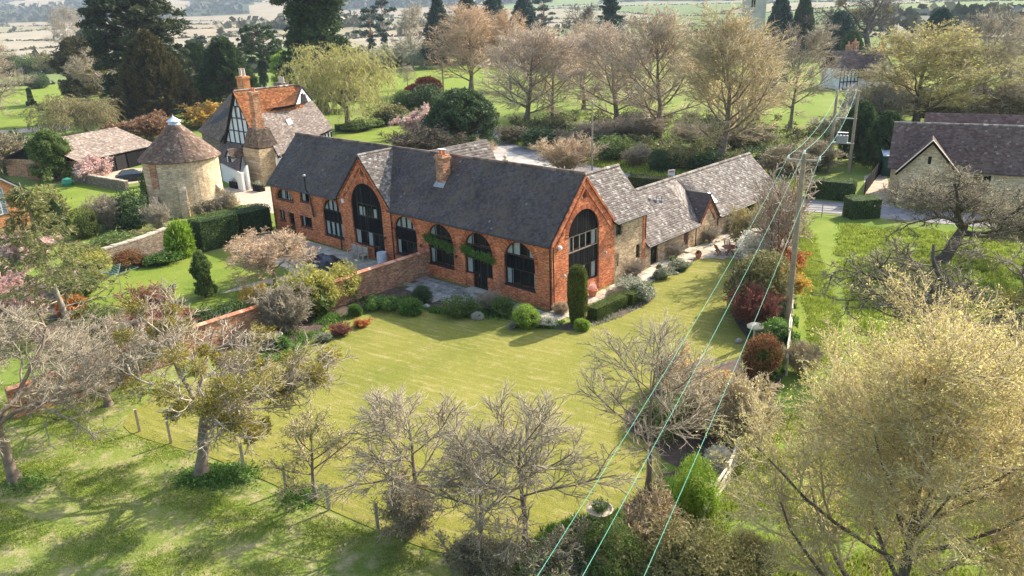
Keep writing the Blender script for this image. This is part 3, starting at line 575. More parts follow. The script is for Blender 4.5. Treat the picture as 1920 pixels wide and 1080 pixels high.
# low brick apron below the fourth arch and its glazed doors
for q in ((-8.67, -7.9), (-6.38, -5.73)):
    MB().box(q[0], .06, 0, q[1], .25, 1.08).build('apron', M['brick'], barn); window(FW, q[0]+.01, q[1]-.01, 1.1, 2.4, 1, barn, curtains=[(.1, .85)] if q[0] < -8 else [(.6, .9)])
def gdoor(W, x0, x1, z1, parent, leaves=2, mat='frame', nm='glazed_door'):
    d = window(W, x0, x1, .08, z1, leaves, parent, name=nm, fw=.11, mat=mat)
    MB().bar(W.p((x0+x1)/2-.08, 1.0, -.08), W.p((x0+x1)/2-.08, 1.25, -.08), .03).build('handle', M['steel'], d); return d
gdoor(FW, -7.88, -6.4, 2.4, barn)
MB().prism([(-8.0, -.02, 0), (-6.3, -.02, 0), (-6.3, -.75, 0), (-8.0, -.75, 0)], (0, 0, .13), .6).build('doorstep', M['slab'], barn)
# tall arch in the front gable
c_, r = sum(bigA)/2, (bigA[1]-bigA[0])/2; tpb = lambda x: 4.45+2.12*math.sqrt(max(0, 1-((x-(-20.61))/2.11)**2))
boards(FW, bigA[0], bigA[1], 2.35, 7, barn, top=tpb, skip=(-21.9, -19.24, 3.62, 4.78), bw=.16)
window(FW, -21.9, -19.24, 3.62, 4.78, 4, barn, d=-.07, curtains=[(.03, .32), (.78, .97)], sill=.0)
window(FW, bigA[0]+.01, -20.18, .97, 2.33, 3, barn, curtains=[(.02, .28), (.7, .98)])
MB().box(bigA[0]+.01, .06, 0, -20.17, .25, .95).build('apron', M['brick'], barn)
gdoor(FW, -20.15, -18.52, 2.33, barn)
voussoirs(FW, *bigA, 4.45, 2.12, barn, h=.36)
# end gable arch
c2 = 3.62; tpe = lambda x: 4.85+1.75*math.sqrt(max(0, 1-((x-c2)/1.8)**2))
boards(SW, 1.82, 5.42, 4.86, 7, barn, top=tpe, bw=.2); boards(SW, 1.83, 5.41, 2.47, 3.62, barn, bw=.2)
window(SW, 1.83, 5.41, 3.64, 4.84, 5, barn, curtains=[(.03, .14), (.84, .96)], mat='wood_grey'); window(SW, 1.83, 5.41, 1.1, 2.45, 4, barn, curtains=[(.03, .12), (.5, .62), (.84, .96)])
MB().box(-.25, 1.83, 0, -.06, 5.41, 1.08).build('apron', M['brick'], barn)
voussoirs(SW, 1.82, 5.42, 4.85, 1.75, barn, h=.36)
for Wl, cx_, cz, parent in ((FW, GAx+.16, 7.5, barn), (SW, 3.68, 7.65, barn)):
    mb = MB()
    for i in range(18):
        t0, t1 = 2*math.pi*(i+.06)/18, 2*math.pi*(i+.94)/18; q = lambda t, k: (cx_+(.27+k)*math.cos(t), cz+(.35+k)*math.sin(t)); pl = [q(t0, 0), q(t1, 0), q(t1, .13), q(t0, .13)]
        mb.add([Wl.p(*p, .02) for p in pl]+[Wl.p(*p, -.03) for p in pl], [(3,2,1,0),(0,1,5,4),(1,2,6,5),(2,3,7,6),(3,0,4,7)])
    mb.build('arch_bricks', M['brick_v'], barn, kind='stuff')
    MB().add([Wl.p(cx_-.3, cz-.4, -.27), Wl.p(cx_+.3, cz-.4, -.27), Wl.p(cx_+.3, cz+.4, -.27), Wl.p(cx_-.3, cz+.4, -.27)], [(0,1,2,3)], .5).build('roundel_shade_sheet', M['void'], barn)  # plain dark sheet behind the hole, inside shade painted on
cc_ = (half[0]+half[1])/2; window(FW, half[0]+.02, half[1]-.02, 3.36, 4.44, 4, barn, top=lambda x: 3.36+1.08*math.sqrt(max(0, 1-((x-cc_)/1.5)**2)), curtains=[(.2, .5), (.6, .8)], sill=.02)
voussoirs(FW, half[0], half[1], 3.36, 1.08, barn, h=.24)
for s_ in small: window(FW, *s_[:5], barn, curtains=[(.05, .35)] if s_[2] > 1.2 else [(.1, .25)], sill=.02)
d = MB().box(-33.26, .1, .04, -32.3, .16, 1.1).build('stable_door', M['door_brown'], barn); window(FW, -33.26, -32.3, 1.1, 2.22, 1, d.parent)
# main roof
ov = .28; ez = E_-ov*sl_+.05
MQ = [((-L_-.15, -ov, ez), (GX0+.05, -ov, ez), (GX0+.05, 3.7, RZ+.05), (-L_-.15, 3.7, RZ+.05)),
      ((GX1-.05, -ov, ez), (.02, -ov, ez), (.02, 3.7, RZ+.05), (GX1-.05, 3.7, RZ+.05)),
      ((GX1-.06, -.02, E_+.03), (GX1-.05, -.02, E_+.03), (GX1-.05, 3.7, RZ+.05), (GAx, 3.7, RZ+.05)), ((GX0+.05, -.02, E_+.03), (GX0+.06, -.02, E_+.03), (GAx, 3.7, RZ+.05), (GX0+.05, 3.7, RZ+.05))]
mid = [((GX0+.05, -ov*.2, E_+.02), (GX0+.06, -ov*.2, E_+.03), (GX1-.05, 3.7, RZ+.05), (GX0+.05, 3.7, RZ+.05))]
gl = (GX1-GX0)/2; gp0, gp1 = (GAx, -.18, GAz+.03), (GAx, 3.72, GAz+.07)
GQ = [((GX1+.1, -.18, E_-.08), (GX1+.02, .0, E_+.02), gp1, gp0), ((GX0-.1, -.18, E_-.08), (GX0-.02, 0, E_+.02), gp1, gp0)]
slabroof(MQ+[((-L_-.15, D_+ov, ez), (-.02, D_+ov, ez), (-.02, 3.7, RZ+.05), (-L_-.15, 3.7, RZ+.05))], barn)
slabroof(GQ, barn)
tiles(MQ, 'roof_dark', barn, .20, .17, seed=1, lift=.045)
tiles([((-L_-.15, D_+ov, ez), (-.02, D_+ov, ez), (-.02, 3.7, RZ+.05), (-L_-.15, 3.7, RZ+.05))], 'roof_dark', barn, .5, .35, seed=2)
tiles([GQ[0]], 'roof_slate', barn, .27, .2, seed=4); tiles([GQ[1]], 'roof_dark', barn, .27, .2, seed=5)
ridge((-L_-.15, 3.7, RZ+.08), (-.02, 3.7, RZ+.08), barn, 'roof_brown', .14); ridge(gp0, gp1, barn, 'roof_slate', .12)
# verges, dentilled bands and gutters
def verge(W, a, b_, parent, mat='coping', hgt=.16, pr=.10):
    mb = MB(); a, b_ = Vector((*a, 0)), Vector((*b_, 0)); n = max(1, int((b_-a).length/.3))
    for k, (off, dd) in enumerate(((0, pr), (-.17, pr*.55))):
        nr = Vector((-(b_-a).y, (b_-a).x, 0)).normalized(); nr = -nr if nr.y > 0 else nr
        for i in range(n):
            p, q = a.lerp(b_, i/n)-nr*off, a.lerp(b_, (i+.96)/n)-nr*off; pp = [(p.x, p.y), (q.x, q.y), (q.x+nr.x*hgt, q.y+nr.y*hgt), (p.x+nr.x*hgt, p.y+nr.y*hgt)]
            if k: pp = [(x_+nr.x*.34, y_+nr.y*.34) for x_, y_ in pp]
            mb.add([W.p(*t, dd+random.random()*.01) for t in pp]+[W.p(*t, -.02) for t in pp], [(0,1,2,3),(0,4,5,1),(1,5,6,2),(2,6,7,3),(3,7,4,0)])
    return mb.build('verge_bricks', M['brick_v'], parent, kind='stuff')
verge(FW, (GX0-.05, E_-.1), (GAx, GAz), barn); verge(FW, (GAx, GAz), (GX1+.05, E_-.1), barn)
verge(SW, (-.05, E_-.1), (3.7, RZ), barn); verge(SW, (3.7, RZ), (D_+.05, E_-.1), barn)
for (a, b_) in ((-L_, GX0-.1), (GX1+.1, -.02)):
    mb = MB(); x = a
    while x < b_-.12: mb.box(x, -.07, E_-.30, x+.11, .0, E_-.22); x += .23
    mb.box(a, -.10, E_-.215, b_, .0, E_-.13, .5); mb.build('dentil_course', M['brick_v'], barn, kind='stuff')
    MB().tube([(a, -ov-.06, ez-.05), (b_, -ov-.06, ez-.05)], .065, 8, .5).build('gutter', M['gutter'], barn)
for x in (-24.75, -17.2, -.12): pipe([(x, -.3, ez-.07), (x, -.09, E_-.45), (x, -.09, .05)], barn)
pipe([(0.16, -.05, E_-.3), (.1, .06, .05)], barn, .04)
# flue, alarm boxes, lamps
fl = MB().tube([(-28.55, -.18, 2.46), (-28.95, -.18, 4.75), (-29.0, -.42, 5.0), (-29.0, -.42, 6.3)], .075, 10, .5).build('flue', M['gutter'], barn)
MB().lathe([(.1, 0), (.14, .02), (.14, .12), (.05, .2)], 12, (-29.0, -.42, 6.3)).build('flue_cowl', M['steel'], fl)
MB().prism([(-24.05, -.09, 4.45), (-23.75, -.09, 4.45), (-23.72, -.09, 4.75), (-23.9, -.09, 4.85), (-24.08, -.09, 4.75)], (0, .09, 0), .5).build('alarm_box', M['white'], barn)
MB().lathe([(.0, -.16), (.13, -.12), (.17, 0), (.13, .12), (0, .16)], 12, (.1, .75, 4.45)).build('alarm_box', M['lf_cream'] if False else M['curtain'], barn)
for x, y, z in ((-13.5, -.1, 2.45), (-9.45, -.1, 2.3), (-18.1, -.1, 2.3)):
    l = MB().bar((x, 0, z), (x, -.2, z+.05), .04).build('wall_lamp', M['gutter'], barn); MB().lathe([(.02, .1), (.11, 0), (.1, -.12), (.04, -.16)], 8, (x, -.22, z)).build('lamp_shade', M['door_brown'], l)
for y, z, s_ in ((1.1, 2.35, 1), (6.0, 2.85, .8)):
    l = MB().bar((0, y, z), (.2, y, z+.03), .04).build('wall_lamp', M['wood_pale'], barn); MB().lathe([(.02, .12), (.13*s_, .02), (.12*s_, -.1), (.04, -.14)], 8, (.2, y, z)).build('lamp_shade', M['wood_pale'], l)
# chimney
ch = MB().box(-13.42, 1.85, 7.0, -12.58, 2.65, 9.35).build('chimney', M['brick_wall'], barn)
mb = MB(); mb.box(-13.47, 1.80, 9.05, -12.53, 2.70, 9.16).box(-13.51, 1.76, 9.165, -12.49, 2.74, 9.28).box(-13.44, 1.82, 9.285, -12.56, 2.68, 9.42); mb.build('corbel', M['brick_wall'], ch)
mb = MB(); mb.prism([(-13.58, 1.6, 5+1.089*1.6+.16), (-12.42, 1.6, 5+1.089*1.6+.16), (-12.45, 2.0, 5+1.089*2.0+.16), (-13.55, 2.0, 5+1.089*2.0+.16)], (0, -.01, .06)).build('flashing', M['lead'], ch)
for x in (-13.2, -12.8): MB().lathe([(.14, 0), (.12, .3), (.14, .34), (.14, .4), (.10, .4)], 12, (x, 2.25, 9.42)).build('chimney_pot', M['terracotta'], ch)
MB().box(-13.36, 2.08, 9.83, -12.64, 2.42, 9.86).build('pot_cap', M['curtain'], ch)
# stone wing and its slate roof
WE = 11.6
wall(SW, [(D_+.01, -.1), (WE, -.1), (WE, E_), (D_+.01, E_)], [[(7.5, 3.63), (8.42, 3.63), (8.42, 4.62), (8.2, 4.75), (7.95, 4.8), (7.7, 4.75), (7.5, 4.62)], rect(7.38, 7.98, 1.22, 2.36), rect(10.35, 10.97, 1.2, 2.34)], 'stone', barn)
M['frame_green'] = plain('grey_green_frame', (.06, .09, .06), .5, .2, 5)
window(SW, 7.5, 8.42, 3.63, 4.78, 2, barn, mat='frame_green', curtains=[(.5, .62)]); window(SW, 7.38, 7.98, 1.22, 2.36, 1, barn, mat='frame_green'); window(SW, 10.35, 10.97, 1.2, 2.34, 1, barn, mat='frame_green')
WR = -2.8; WRZ = 8.05
MB().box(-5.6, D_+.01, -.1, -.55, WE-.01, E_).build('wing_wall', M['stone'], barn)
MB().prism([(-.02, WE, -.1), (-5.6, WE, -.1), (-5.6, WE, E_), (WR, WE, WRZ-.06), (-.02, WE, E_)], (0, -.3, 0), .5).build('wing_gable', M['stone'], barn)
WQ = [((.3, D_-.1, ez), (.3, WE+.2, ez), (WR, WE+.2, WRZ+.05), (WR, 4.5, WRZ+.05)), ((-5.9, WE+.2, ez), (-5.9, D_-.1, ez), (WR, 4.5, WRZ+.05), (WR, WE+.2, WRZ+.05))]
slabroof(WQ, barn); tiles(WQ, 'roof_slate', barn, .27, .2, seed=7); ridge((WR, 4.5, WRZ+.08), (WR, WE+.2, WRZ+.08), barn, 'roof_slate', .13)
MB().tube([(.36, D_-.1, ez-.04), (.36, WE+.2, ez-.04)], .06, 8, .5).build('gutter', M['gutter'], barn)
pipe([(.36, WE+.1, ez-.06), (.1, WE-.1, E_-.45), (.1, WE-.1, 2.6)], barn)
MB().box(-.05, WE-.42, -.06, .035, WE+.005, 4.75).build('quoins', M['brick'], barn)
# rear wing glimpsed over the ridge by the chimney
BQ = [((-15.2, 12, 5.1), (-15.2, 4.5, 5.6), (-17.6, 4.2, 8.95), (-17.6, 12, 8.95))]
slabroof(BQ, barn); tiles(BQ, 'roof_slate', barn, .34, .26, seed=8); MB().prism([(-15.3, 11.9, 0), (-19.9, 11.9, 0), (-19.9, 11.9, 5), (-17.6, 11.9, 8.9), (-15.3, 11.9, 5)], (0, -.3, 0)).build('rear_gable', M['brick'], barn)
slabroof([((-20, 4.5, 5.6), (-20, 12, 5.1), (-17.6, 12, 8.95), (-17.6, 4.2, 8.95))], barn)
# ------------------------------------------------------------------ the low stone barn
low = empty('stone_barn', h2w(0, 12), HYAW, 'low stone barn with lichen-speckled slate roof, small dark gabled porch and brown door', 'barn')
Y0 = 12.0; LW = Wall((0, -Y0, 0), (0, 1, 0), (1, 0, 0)); LR, LRZ, LE = -3.55, 5.25, 2.12; l_ = lambda x, y, z: (x, y-Y0, z); sl2 = (LRZ-LE)/3.55
lh = [rect(12.5, 13.66, .05, 2.08), rect(17.65, 18.5, .05, 2.0)]
wall(LW, [(11.62, -.1), (29.3, -.1), (29.3, LE), (23.55, LE), (21.75, 4.15), (20.0, LE), (11.62, LE)], lh+[[(21.6+.13*math.cos(t), 3.4+.2*math.sin(t)) for t in np.linspace(0, 2*math.pi, 9)[:-1]]], 'stone', low)
MB().add([LW.p(21.3, 3.1, -.27), LW.p(21.9, 3.1, -.27), LW.p(21.9, 3.7, -.27), LW.p(21.3, 3.7, -.27)], [(0,1,2,3)]).build('roundel_shade_sheet', M['void'], low)  # dark sheet behind the round hole, its shade is only colour
gdoor(LW, 12.52, 13.64, 2.06, low, 1, 'frame')
d = MB().add([LW.p(17.67, .05, -.1), LW.p(18.48, .05, -.1), LW.p(18.48, 1.98, -.1), LW.p(17.67, 1.98, -.1)], [(0,1,2,3)], .5).build('door', M['door_brown'], low)
for k in range(5): MB().add([LW.p(17.68+k*.16, .07, -.085), LW.p(17.82+k*.16, .07, -.085), LW.p(17.82+k*.16, 1.96, -.085), LW.p(17.68+k*.16, 1.96, -.085)], [(0,1,2,3)]).build('plank', M['door_brown'], d)
MB().bar(LW.p(18.35, .95, -.05), LW.p(18.35, 1.1, -.05), .03).build('handle', M['steel'], d)
MB().box(.02, 17.45-Y0, 0, .75, 18.8-Y0, .12).build('doorstep', M['slab'], low)
MB().box(-7.1, 12.3-Y0, -.1, -6.8, 36.3-Y0, LE).build('rear_wall', M['stone'], low)
MB().prism([l_(0, 36.3, -.1), l_(-7.1, 36.3, -.1), l_(-7.1, 36.3, LE), l_(LR, 36.3, LRZ-.05), l_(0, 36.3, LE)], (0, -.35, 0)).build('end_gable', M['stone'], low)
MB().box(-.4, 31.0-Y0, -.1, 0, 36.29-Y0, LE).build('wall', M['stone'], low); MB().box(-.3, 29.3-Y0, 1.95, -.06, 31.0-Y0, 2.1).build('lintel', M['timber'], low)
MB().box(-4, 29.0-Y0, 0, -3.9, 31.4-Y0, 2.1).build('passage_shade_panel', M['void'], low); MB().box(-.12, 29.3-Y0, .02, -.05, 30.1-Y0, 1.9).build('plank_gate', M['board'], low)  # thin panel painted dark for the shade deep in the passage
o2 = .3; ez2 = LE-o2*sl2+.04
LQ = [(l_(o2, 11.75, ez2), l_(o2, 20.0, ez2), l_(LR, 20.0, LRZ+.05), l_(LR, 11.75, LRZ+.05)), (l_(o2, 23.55, ez2), l_(o2, 36.6, ez2), l_(LR, 36.6, LRZ+.05), l_(LR, 23.55, LRZ+.05)),
      (l_(-.02, 20.0, LE+.06), l_(-2.35, 21.75, 4.26), l_(LR, 21.75, LRZ+.05), l_(LR, 20.0, LRZ+.05)), (l_(-2.35, 21.75, 4.26), l_(-.02, 23.55, LE+.06), l_(LR, 23.55, LRZ+.05), l_(LR, 21.75, LRZ+.05))]
slabroof(LQ+[(l_(-7.4, 36.6, ez2), l_(-7.4, 11.75, ez2), l_(LR, 11.75, LRZ+.05), l_(LR, 36.6, LRZ+.05))], low); tiles(LQ, 'roof_slate', low, .27, .2, seed=9)
tiles([(l_(-7.4, 36.6, ez2), l_(-7.4, 11.75, ez2), l_(LR, 11.75, LRZ+.05), l_(LR, 36.6, LRZ+.05))], 'roof_slate', low, .6, .4, seed=10)
PQ = [(l_(.2, 19.9, LE-.06), l_(-.02, 20.0, LE+.04), l_(-2.4, 21.75, 4.26), l_(.2, 21.75, 4.24)), (l_(.2, 23.65, LE-.06), l_(-.02, 23.55, LE+.04), l_(-2.4, 21.75, 4.26), l_(.2, 21.75, 4.24))]
slabroof(PQ, low); tiles([PQ[0]], 'roof_dark', low, .25, .18, seed=11); tiles([PQ[1]], 'roof_slate', low, .25, .18, seed=12)
ridge(l_(LR, 11.75, LRZ+.08), l_(LR, 36.6, LRZ+.08), low, 'roof_slate', .14); ridge(l_(.2, 21.75, 4.27), l_(-2.4, 21.75, 4.29), low, 'roof_dark', .09)
verge(LW, (20.0, LE), (21.75, 4.15), low); verge(LW, (21.75, 4.15), (23.55, LE), low)
for a, b_ in ((11.75, 19.9), (23.6, 36.6)): MB().tube([l_(o2+.06, a, ez2-.05), l_(o2+.06, b_, ez2-.05)], .055, 8, .5).build('gutter', M['gutter'], low)
for y in (19.6, 23.5): pipe([l_(o2+.05, y, ez2-.06), l_(.09, y, LE-.35), l_(.09, y, .05)], low)
sk = MB().prism([l_(-.72, 24.0, LE+.72*sl2+.10), l_(-.72, 24.75, LE+.72*sl2+.10), l_(-1.62, 24.75, LE+1.62*sl2+.10), l_(-1.62, 24.0, LE+1.62*sl2+.10)], (.03, 0, .05), .5).build('skylight', M['steel'], low)
for x, y in ((-2.6, 16.3), (-2.35, 16.9), (-2.2, 17.5)):
    v_ = MB().box(x-.2, y-.15-Y0, LE-x*sl2-.1, x+.15, y+.15-Y0, LE-x*sl2+.22).build('roof_vent', M['lead'], low)
    if y > 16.5: MB().tube([l_(x, y, LE-x*sl2+.2), l_(x, y, LE-x*sl2+.6)], .06, 8).build('vent_pipe', M['steel'], v_)

# ------------------------------------------------------------------ garden wall with tiled coping
gw = empty('garden_wall', h2w(-12.95, 0), HYAW, 'tall weathered brick garden wall with red tile coping running from the barn to the orchard', 'wall')
segs = [(0.0, -7.2, 2.05), (-7.2, -14.2, 1.95), (-14.2, -24.2, 1.9), (-24.2, -30, 1.7)]
for a, b_, hgt in segs: MB().box(-.17, b_, -.1, .17, a, hgt-.002).build('wall_panel', M['brick_wall'], gw)
mb = MB(); y = 0.0
while y > -30:
    hgt = [s_[2] for s_ in segs if s_[1] <= y <= s_[0]][0]
    for sx_ in (-1, 1): mb.add([(0, y, hgt+.13), (0, y-.24, hgt+.13), (sx_*.27, y-.24, hgt+.02), (sx_*.27, y, hgt+.02), (0, y, hgt+.09), (0, y-.24, hgt+.09), (sx_*.27, y-.24, hgt-.01), (sx_*.27, y, hgt-.01)], [(0,1,2,3),(4,7,6,5),(2,6,7,3),(0,3,7,4),(1,5,6,2)])
    y -= .25
mb.build('coping_tiles', M['coping'], gw, kind='stuff')
for y in (-7.2, -12): MB().box(-.27, y-.22, -.1, .27, y+.22, 1.9).build('pier', M['brick_wall'], gw)

# ================================================================== growing things
def nz(v): return v/np.maximum(np.linalg.norm(v, axis=-1, keepdims=True), 1e-9)
def spawn(g, P, R, n, t0, t1, ang, av, L, lt, K, wig, up, rr_, re, env=None, grav=0):
    Np, Kp, _ = P.shape; pi = np.repeat(np.arange(Np), n); k = np.tile(np.arange(n), Np); t = t0+(t1-t0)*((k+g.random(Np*n))/n)
    x = t*(Kp-1); i = np.minimum(x.astype(int), Kp-2); f = (x-i)[:, None]; a, b = P[pi, i], P[pi, i+1]; pos = a+(b-a)*f; tan = nz(b-a)
    az = k*2.399+np.repeat(g.random(Np)*6.28, n)+g.normal(0, .4, Np*n)
    h = np.where(np.abs(tan[:, 2:3]) < .9, np.array([[0, 0, 1.]]), np.array([[1., 0, 0]])); u = nz(np.cross(tan, h)); v = np.cross(tan, u)
    pr = u*np.cos(az)[:, None]+v*np.sin(az)[:, None]; an = np.radians((ang if not isinstance(ang, tuple) else ang[0]+(ang[1]-ang[0])*(t-t0)/(t1-t0))+g.normal(0, av, Np*n))[:, None]
    d = nz(tan*np.cos(an)+pr*np.sin(an)); ln = L*(1-lt*(t-t0)/max(t1-t0, .01))*g.uniform(.7, 1.2, Np*n)
    if isinstance(ang, tuple): ln = ln*(.62+.38*np.minimum(1, (t-t0)*4.5))
    if env is not None: ln = ln*env(pos)
    Q = np.empty((Np*n, K, 3)); Q[:, 0] = pos; st = (ln/(K-1))[:, None]
    for j in range(1, K):
        Q[:, j] = Q[:, j-1]+d*st; d = nz(d+g.normal(0, wig, d.shape)+np.array([0, 0, up])-np.array([0, 0, grav])*j)
    r0 = (R[pi, i]*(1-f[:, 0])+R[pi, np.minimum(i+1, Kp-1)]*f[:, 0])*rr_; r0 = np.maximum(r0, re*1.2)
    return Q, r0[:, None]*(1-np.linspace(0, 1, K)[None])+re*np.linspace(0, 1, K)[None]
def tubes(P, R, S):
    Nn, K, _ = P.shape; T = np.empty_like(P); T[:, 1:-1] = P[:, 2:]-P[:, :-2] if K > 2 else T[:, 1:-1]; T[:, 0] = P[:, 1]-P[:, 0]; T[:, -1] = P[:, -1]-P[:, -2]; T = nz(T)
    h = np.where(np.abs(T[:, :1, 2:3]) < .9, np.array([[[0, 0, 1.]]]), np.array([[[1., 0, 0]]])); U = nz(np.cross(T, h)); W_ = np.cross(T, U)
    a = np.arange(S)*2*np.pi/S; V = P[:, :, None]+(U[:, :, None]*np.cos(a)[:, None]+W_[:, :, None]*np.sin(a)[:, None])*R[:, :, None, None]
    b = (np.arange(Nn)*K*S)[:, None, None]+(np.arange(K-1)*S)[None, :, None]; k = np.arange(S)[None, None]; k2 = (k+1) % S
    return V.reshape(-1, 3), np.stack([b+k, b+k2, b+S+k2, b+S+k], -1).reshape(-1, 4)
def tubemesh(name, levels, mat, g, smooth=True):
    V = []; Q = []; rn = []; o = 0
    for P, R, S in levels:
        v, q = tubes(P, R, S); V.append(v); Q.append(q+o); o += len(v); rn.append(np.repeat(g.random(len(P)), len(q)//len(P)))
    return npmesh(name, np.concatenate(V), np.concatenate(Q), np.concatenate(rn), mat, smooth)
def conemesh(name, P, R, mat, g):
    d = nz(P[:, -1]-P[:, 0]); u = nz(np.cross(d, nz(g.normal(size=d.shape)))); v = np.cross(d, u); n = len(P); a = np.arange(3)*2*np.pi/3
    B = P[:, :1]+(u[:, None]*np.cos(a)[:, None]+v[:, None]*np.sin(a)[:, None])*R[:, :1, None]; V = np.concatenate([B, P[:, -1:]], 1).reshape(-1, 3); b = np.arange(n)*4
    return npmesh(name, V, np.stack([np.stack([b, b+1, b+3], 1), np.stack([b+1, b+2, b+3], 1), np.stack([b+2, b, b+3], 1)], 1).reshape(-1, 3), np.repeat(g.random(n), 3), mat)
def leaves(pts, size, g, el=1.0, dirs=None, tri=False):
    n = len(pts); s = size*g.uniform(.6, 1.35, n)[:, None]; a = nz(g.normal(size=(n, 3))) if dirs is None else nz(dirs+g.normal(0, .35, (n, 3)))
    b = nz(np.cross(a, g.normal(size=(n, 3)))); a = a*s*el*.5; b = b*s*.5
    if tri: return np.stack([pts-a, pts+b*.9+a*.2, pts+a], 1).reshape(-1, 3), np.arange(n*3).reshape(-1, 3)
    return np.stack([pts-a, pts-b*.8, pts+a, pts+b*.8], 1).reshape(-1, 3), np.arange(n*4).reshape(-1, 4)
def leafmesh(name, pts, size, mat, g, el=1.0, dirs=None, rn=None):
    V, Q = leaves(np.asarray(pts), size*1.18, g, el, dirs, True); return npmesh(name, V, Q, g.random(len(Q)) if rn is None else rn, mat)
def trunkline(g, H, lean=.06, K=7, wig=.05, r0=.3, r1=.1):
    z = np.linspace(0, H, K); P = np.zeros((1, K, 3)); P[0, :, 2] = z; P[0, 1:, :2] = np.cumsum(g.normal(0, wig*H/K, (K-1, 2))+lean*H/K*np.array([1, 0]), 0)
    R = (r0+(r1-r0)*np.linspace(0, 1, K))[None].copy(); R[0, 0] *= 1.45; return P, R
def dims(*Ps):
    A = np.concatenate([p.reshape(-1, 3) for p in Ps]); c = A[:, :2]; lo, hi = np.percentile(c, 1, 0), np.percentile(c, 99, 0); return float((hi-lo).mean()), float(np.percentile(A[:, 2], 99.7))
PROTO = {}
def register(k, parts, W_, H_): PROTO[k] = (parts, W_, H_)
def upright(key, seed, H=14, tw='tw_brown', bark='bark', fork=.22, nl=9, ang=38, up=.07, twr=.010, leaf=None, nleaf=0, lsize=.12, tiers=(9, 8, 8, 7), spread=1.0, grav=0, Lf=.52, r0=.26, gk=2, dr=.02, br=None, clus=1):
    g = np.random.default_rng(seed); T, TR = trunkline(g, H*.8, r0=r0, r1=.03)
    A, AR = spawn(g, T, TR, nl*2, fork, .97, (ang+24, max(18, ang-14)), 7, H*Lf*spread, .55, 6, .09, up, .55, .02)
    B, BR = spawn(g, A, AR, tiers[0], .15, .98, 38, 9, H*.20*spread, .45, 5, .10, up*.8, .55, .012, grav=grav)
    D, DR = spawn(g, B, BR, tiers[1], .1, 1., 36, 10, H*.095*spread, .35, 4, .10, up*.6, .6, .008, grav=grav*2)
    G, GR = spawn(g, D, DR, tiers[3], .1, 1., 34, 12, H*.052*spread, .3, gk, .10, up, .7, twr, grav=grav*2)
    W_, Hh = dims(A, B, D, G); parts = [('trunk', tubemesh('trunk', [(T, TR, 9), (A, AR, 6)], M[bark], g), None)]
    parts.append(('branches', tubemesh('branches', [(B, BR*1.2, 4), (D, np.maximum(DR, twr)*1.25, 3)], M[br or tw], g), 'stuff')); parts.append(('twigs', conemesh('twigs', G, np.maximum(GR, twr)*1.3, M[tw], g), 'stuff'))
    if leaf: e = G.reshape(-1, 3); q = np.repeat(e[g.integers(0, len(e), nleaf//clus)], clus, 0); q = q+g.normal(0, .05, q.shape); parts.append(('foliage', leafmesh('foliage', q, lsize, M[leaf], g, 1.5), 'stuff'))
    register(key, parts, W_, Hh)
def spreading(key, seed, H=7.5, tw='tw_grey', bark='bark', nl=7, mist=0, r0=.30, fork=.30, twr=.0065, leaf=None, nleaf=0, lsize=.07, tiers=(8, 8, 6), lean=.25):
    g = np.random.default_rng(seed); T, TR = trunkline(g, H*.42, lean, 6, .12, r0, r0*.62)
    A, AR = spawn(g, T, TR, nl, .72, 1., 56, 12, H*.62, .15, 8, .20, .085, .62, .05)
    A2, A2R = spawn(g, A, AR, 5, .25, .95, 48, 14, H*.34, .35, 7, .22, .07, .62, .03)
    B, BR = spawn(g, A2, A2R, tiers[0], .1, 1., 50, 14, H*.17, .3, 5, .24, .05, .6, .014)
    D, DR = spawn(g, B, BR, tiers[1], .1, 1., 48, 14, H*.085, .3, 3, .22, .08, .6, .010)
    G, GR = spawn(g, D, DR, tiers[2]+1, .1, 1., 45, 15, H*.045, .3, 3, .18, .10, .7, twr)
    W_, Hh = dims(A2, B, D); parts = [('trunk', tubemesh('trunk', [(T, TR, 10), (A, AR, 7)], M[bark], g), None)]
    parts.append(('branches', tubemesh('branches', [(A2, A2R, 5), (B, BR, 4), (D, np.maximum(DR, twr), 3)], M['bark_pale' if bark == 'bark' else bark], g), 'stuff'))
    parts.append(('twigs', conemesh('twigs', G, np.maximum(GR, twr)*1.3, M[tw], g), 'stuff'))
    if leaf: e = G.reshape(-1, 3); q = e[g.integers(0, len(e), nleaf)]+g.normal(0, .03, (nleaf, 3)); parts.append(('foliage', leafmesh('foliage', q, lsize, M[leaf], g, 1.4), 'stuff'))
    e = B[:, 2:].reshape(-1, 3)
    for k in range(mist):
        c = e[g.integers(0, len(e))]; r = g.uniform(.26, .58); q = nz(g.normal(size=(1, 760, 3)))[0]; rad = r*g.random(760)**.4*(1+.25*np.sin(q[:, 0]*5+k)); pts = c+q*rad[:, None]
        parts.append(('mistletoe', leafmesh('mistletoe', pts, .058, M['lf_mistle'], g, 1.7, q), 'stuff'))
    register(key, parts, W_, Hh)
def lumpy(g, n, shell=.5, lump=.22, k=14, flat=0.):
    d = nz(g.normal(size=(n, 3))); c = nz(g.normal(size=(k, 3))); am = g.uniform(-lump, lump, k); b = (np.maximum(0, d@c.T)**6*am).sum(1)+1
    r = (shell+(1-shell)*g.random(n)**.6)*b*(1+np.abs(g.normal(0, .10, n))); p = d*r[:, None]; p[:, 2] = np.where(p[:, 2] < 0, p[:, 2]*(.72), p[:, 2]); return p
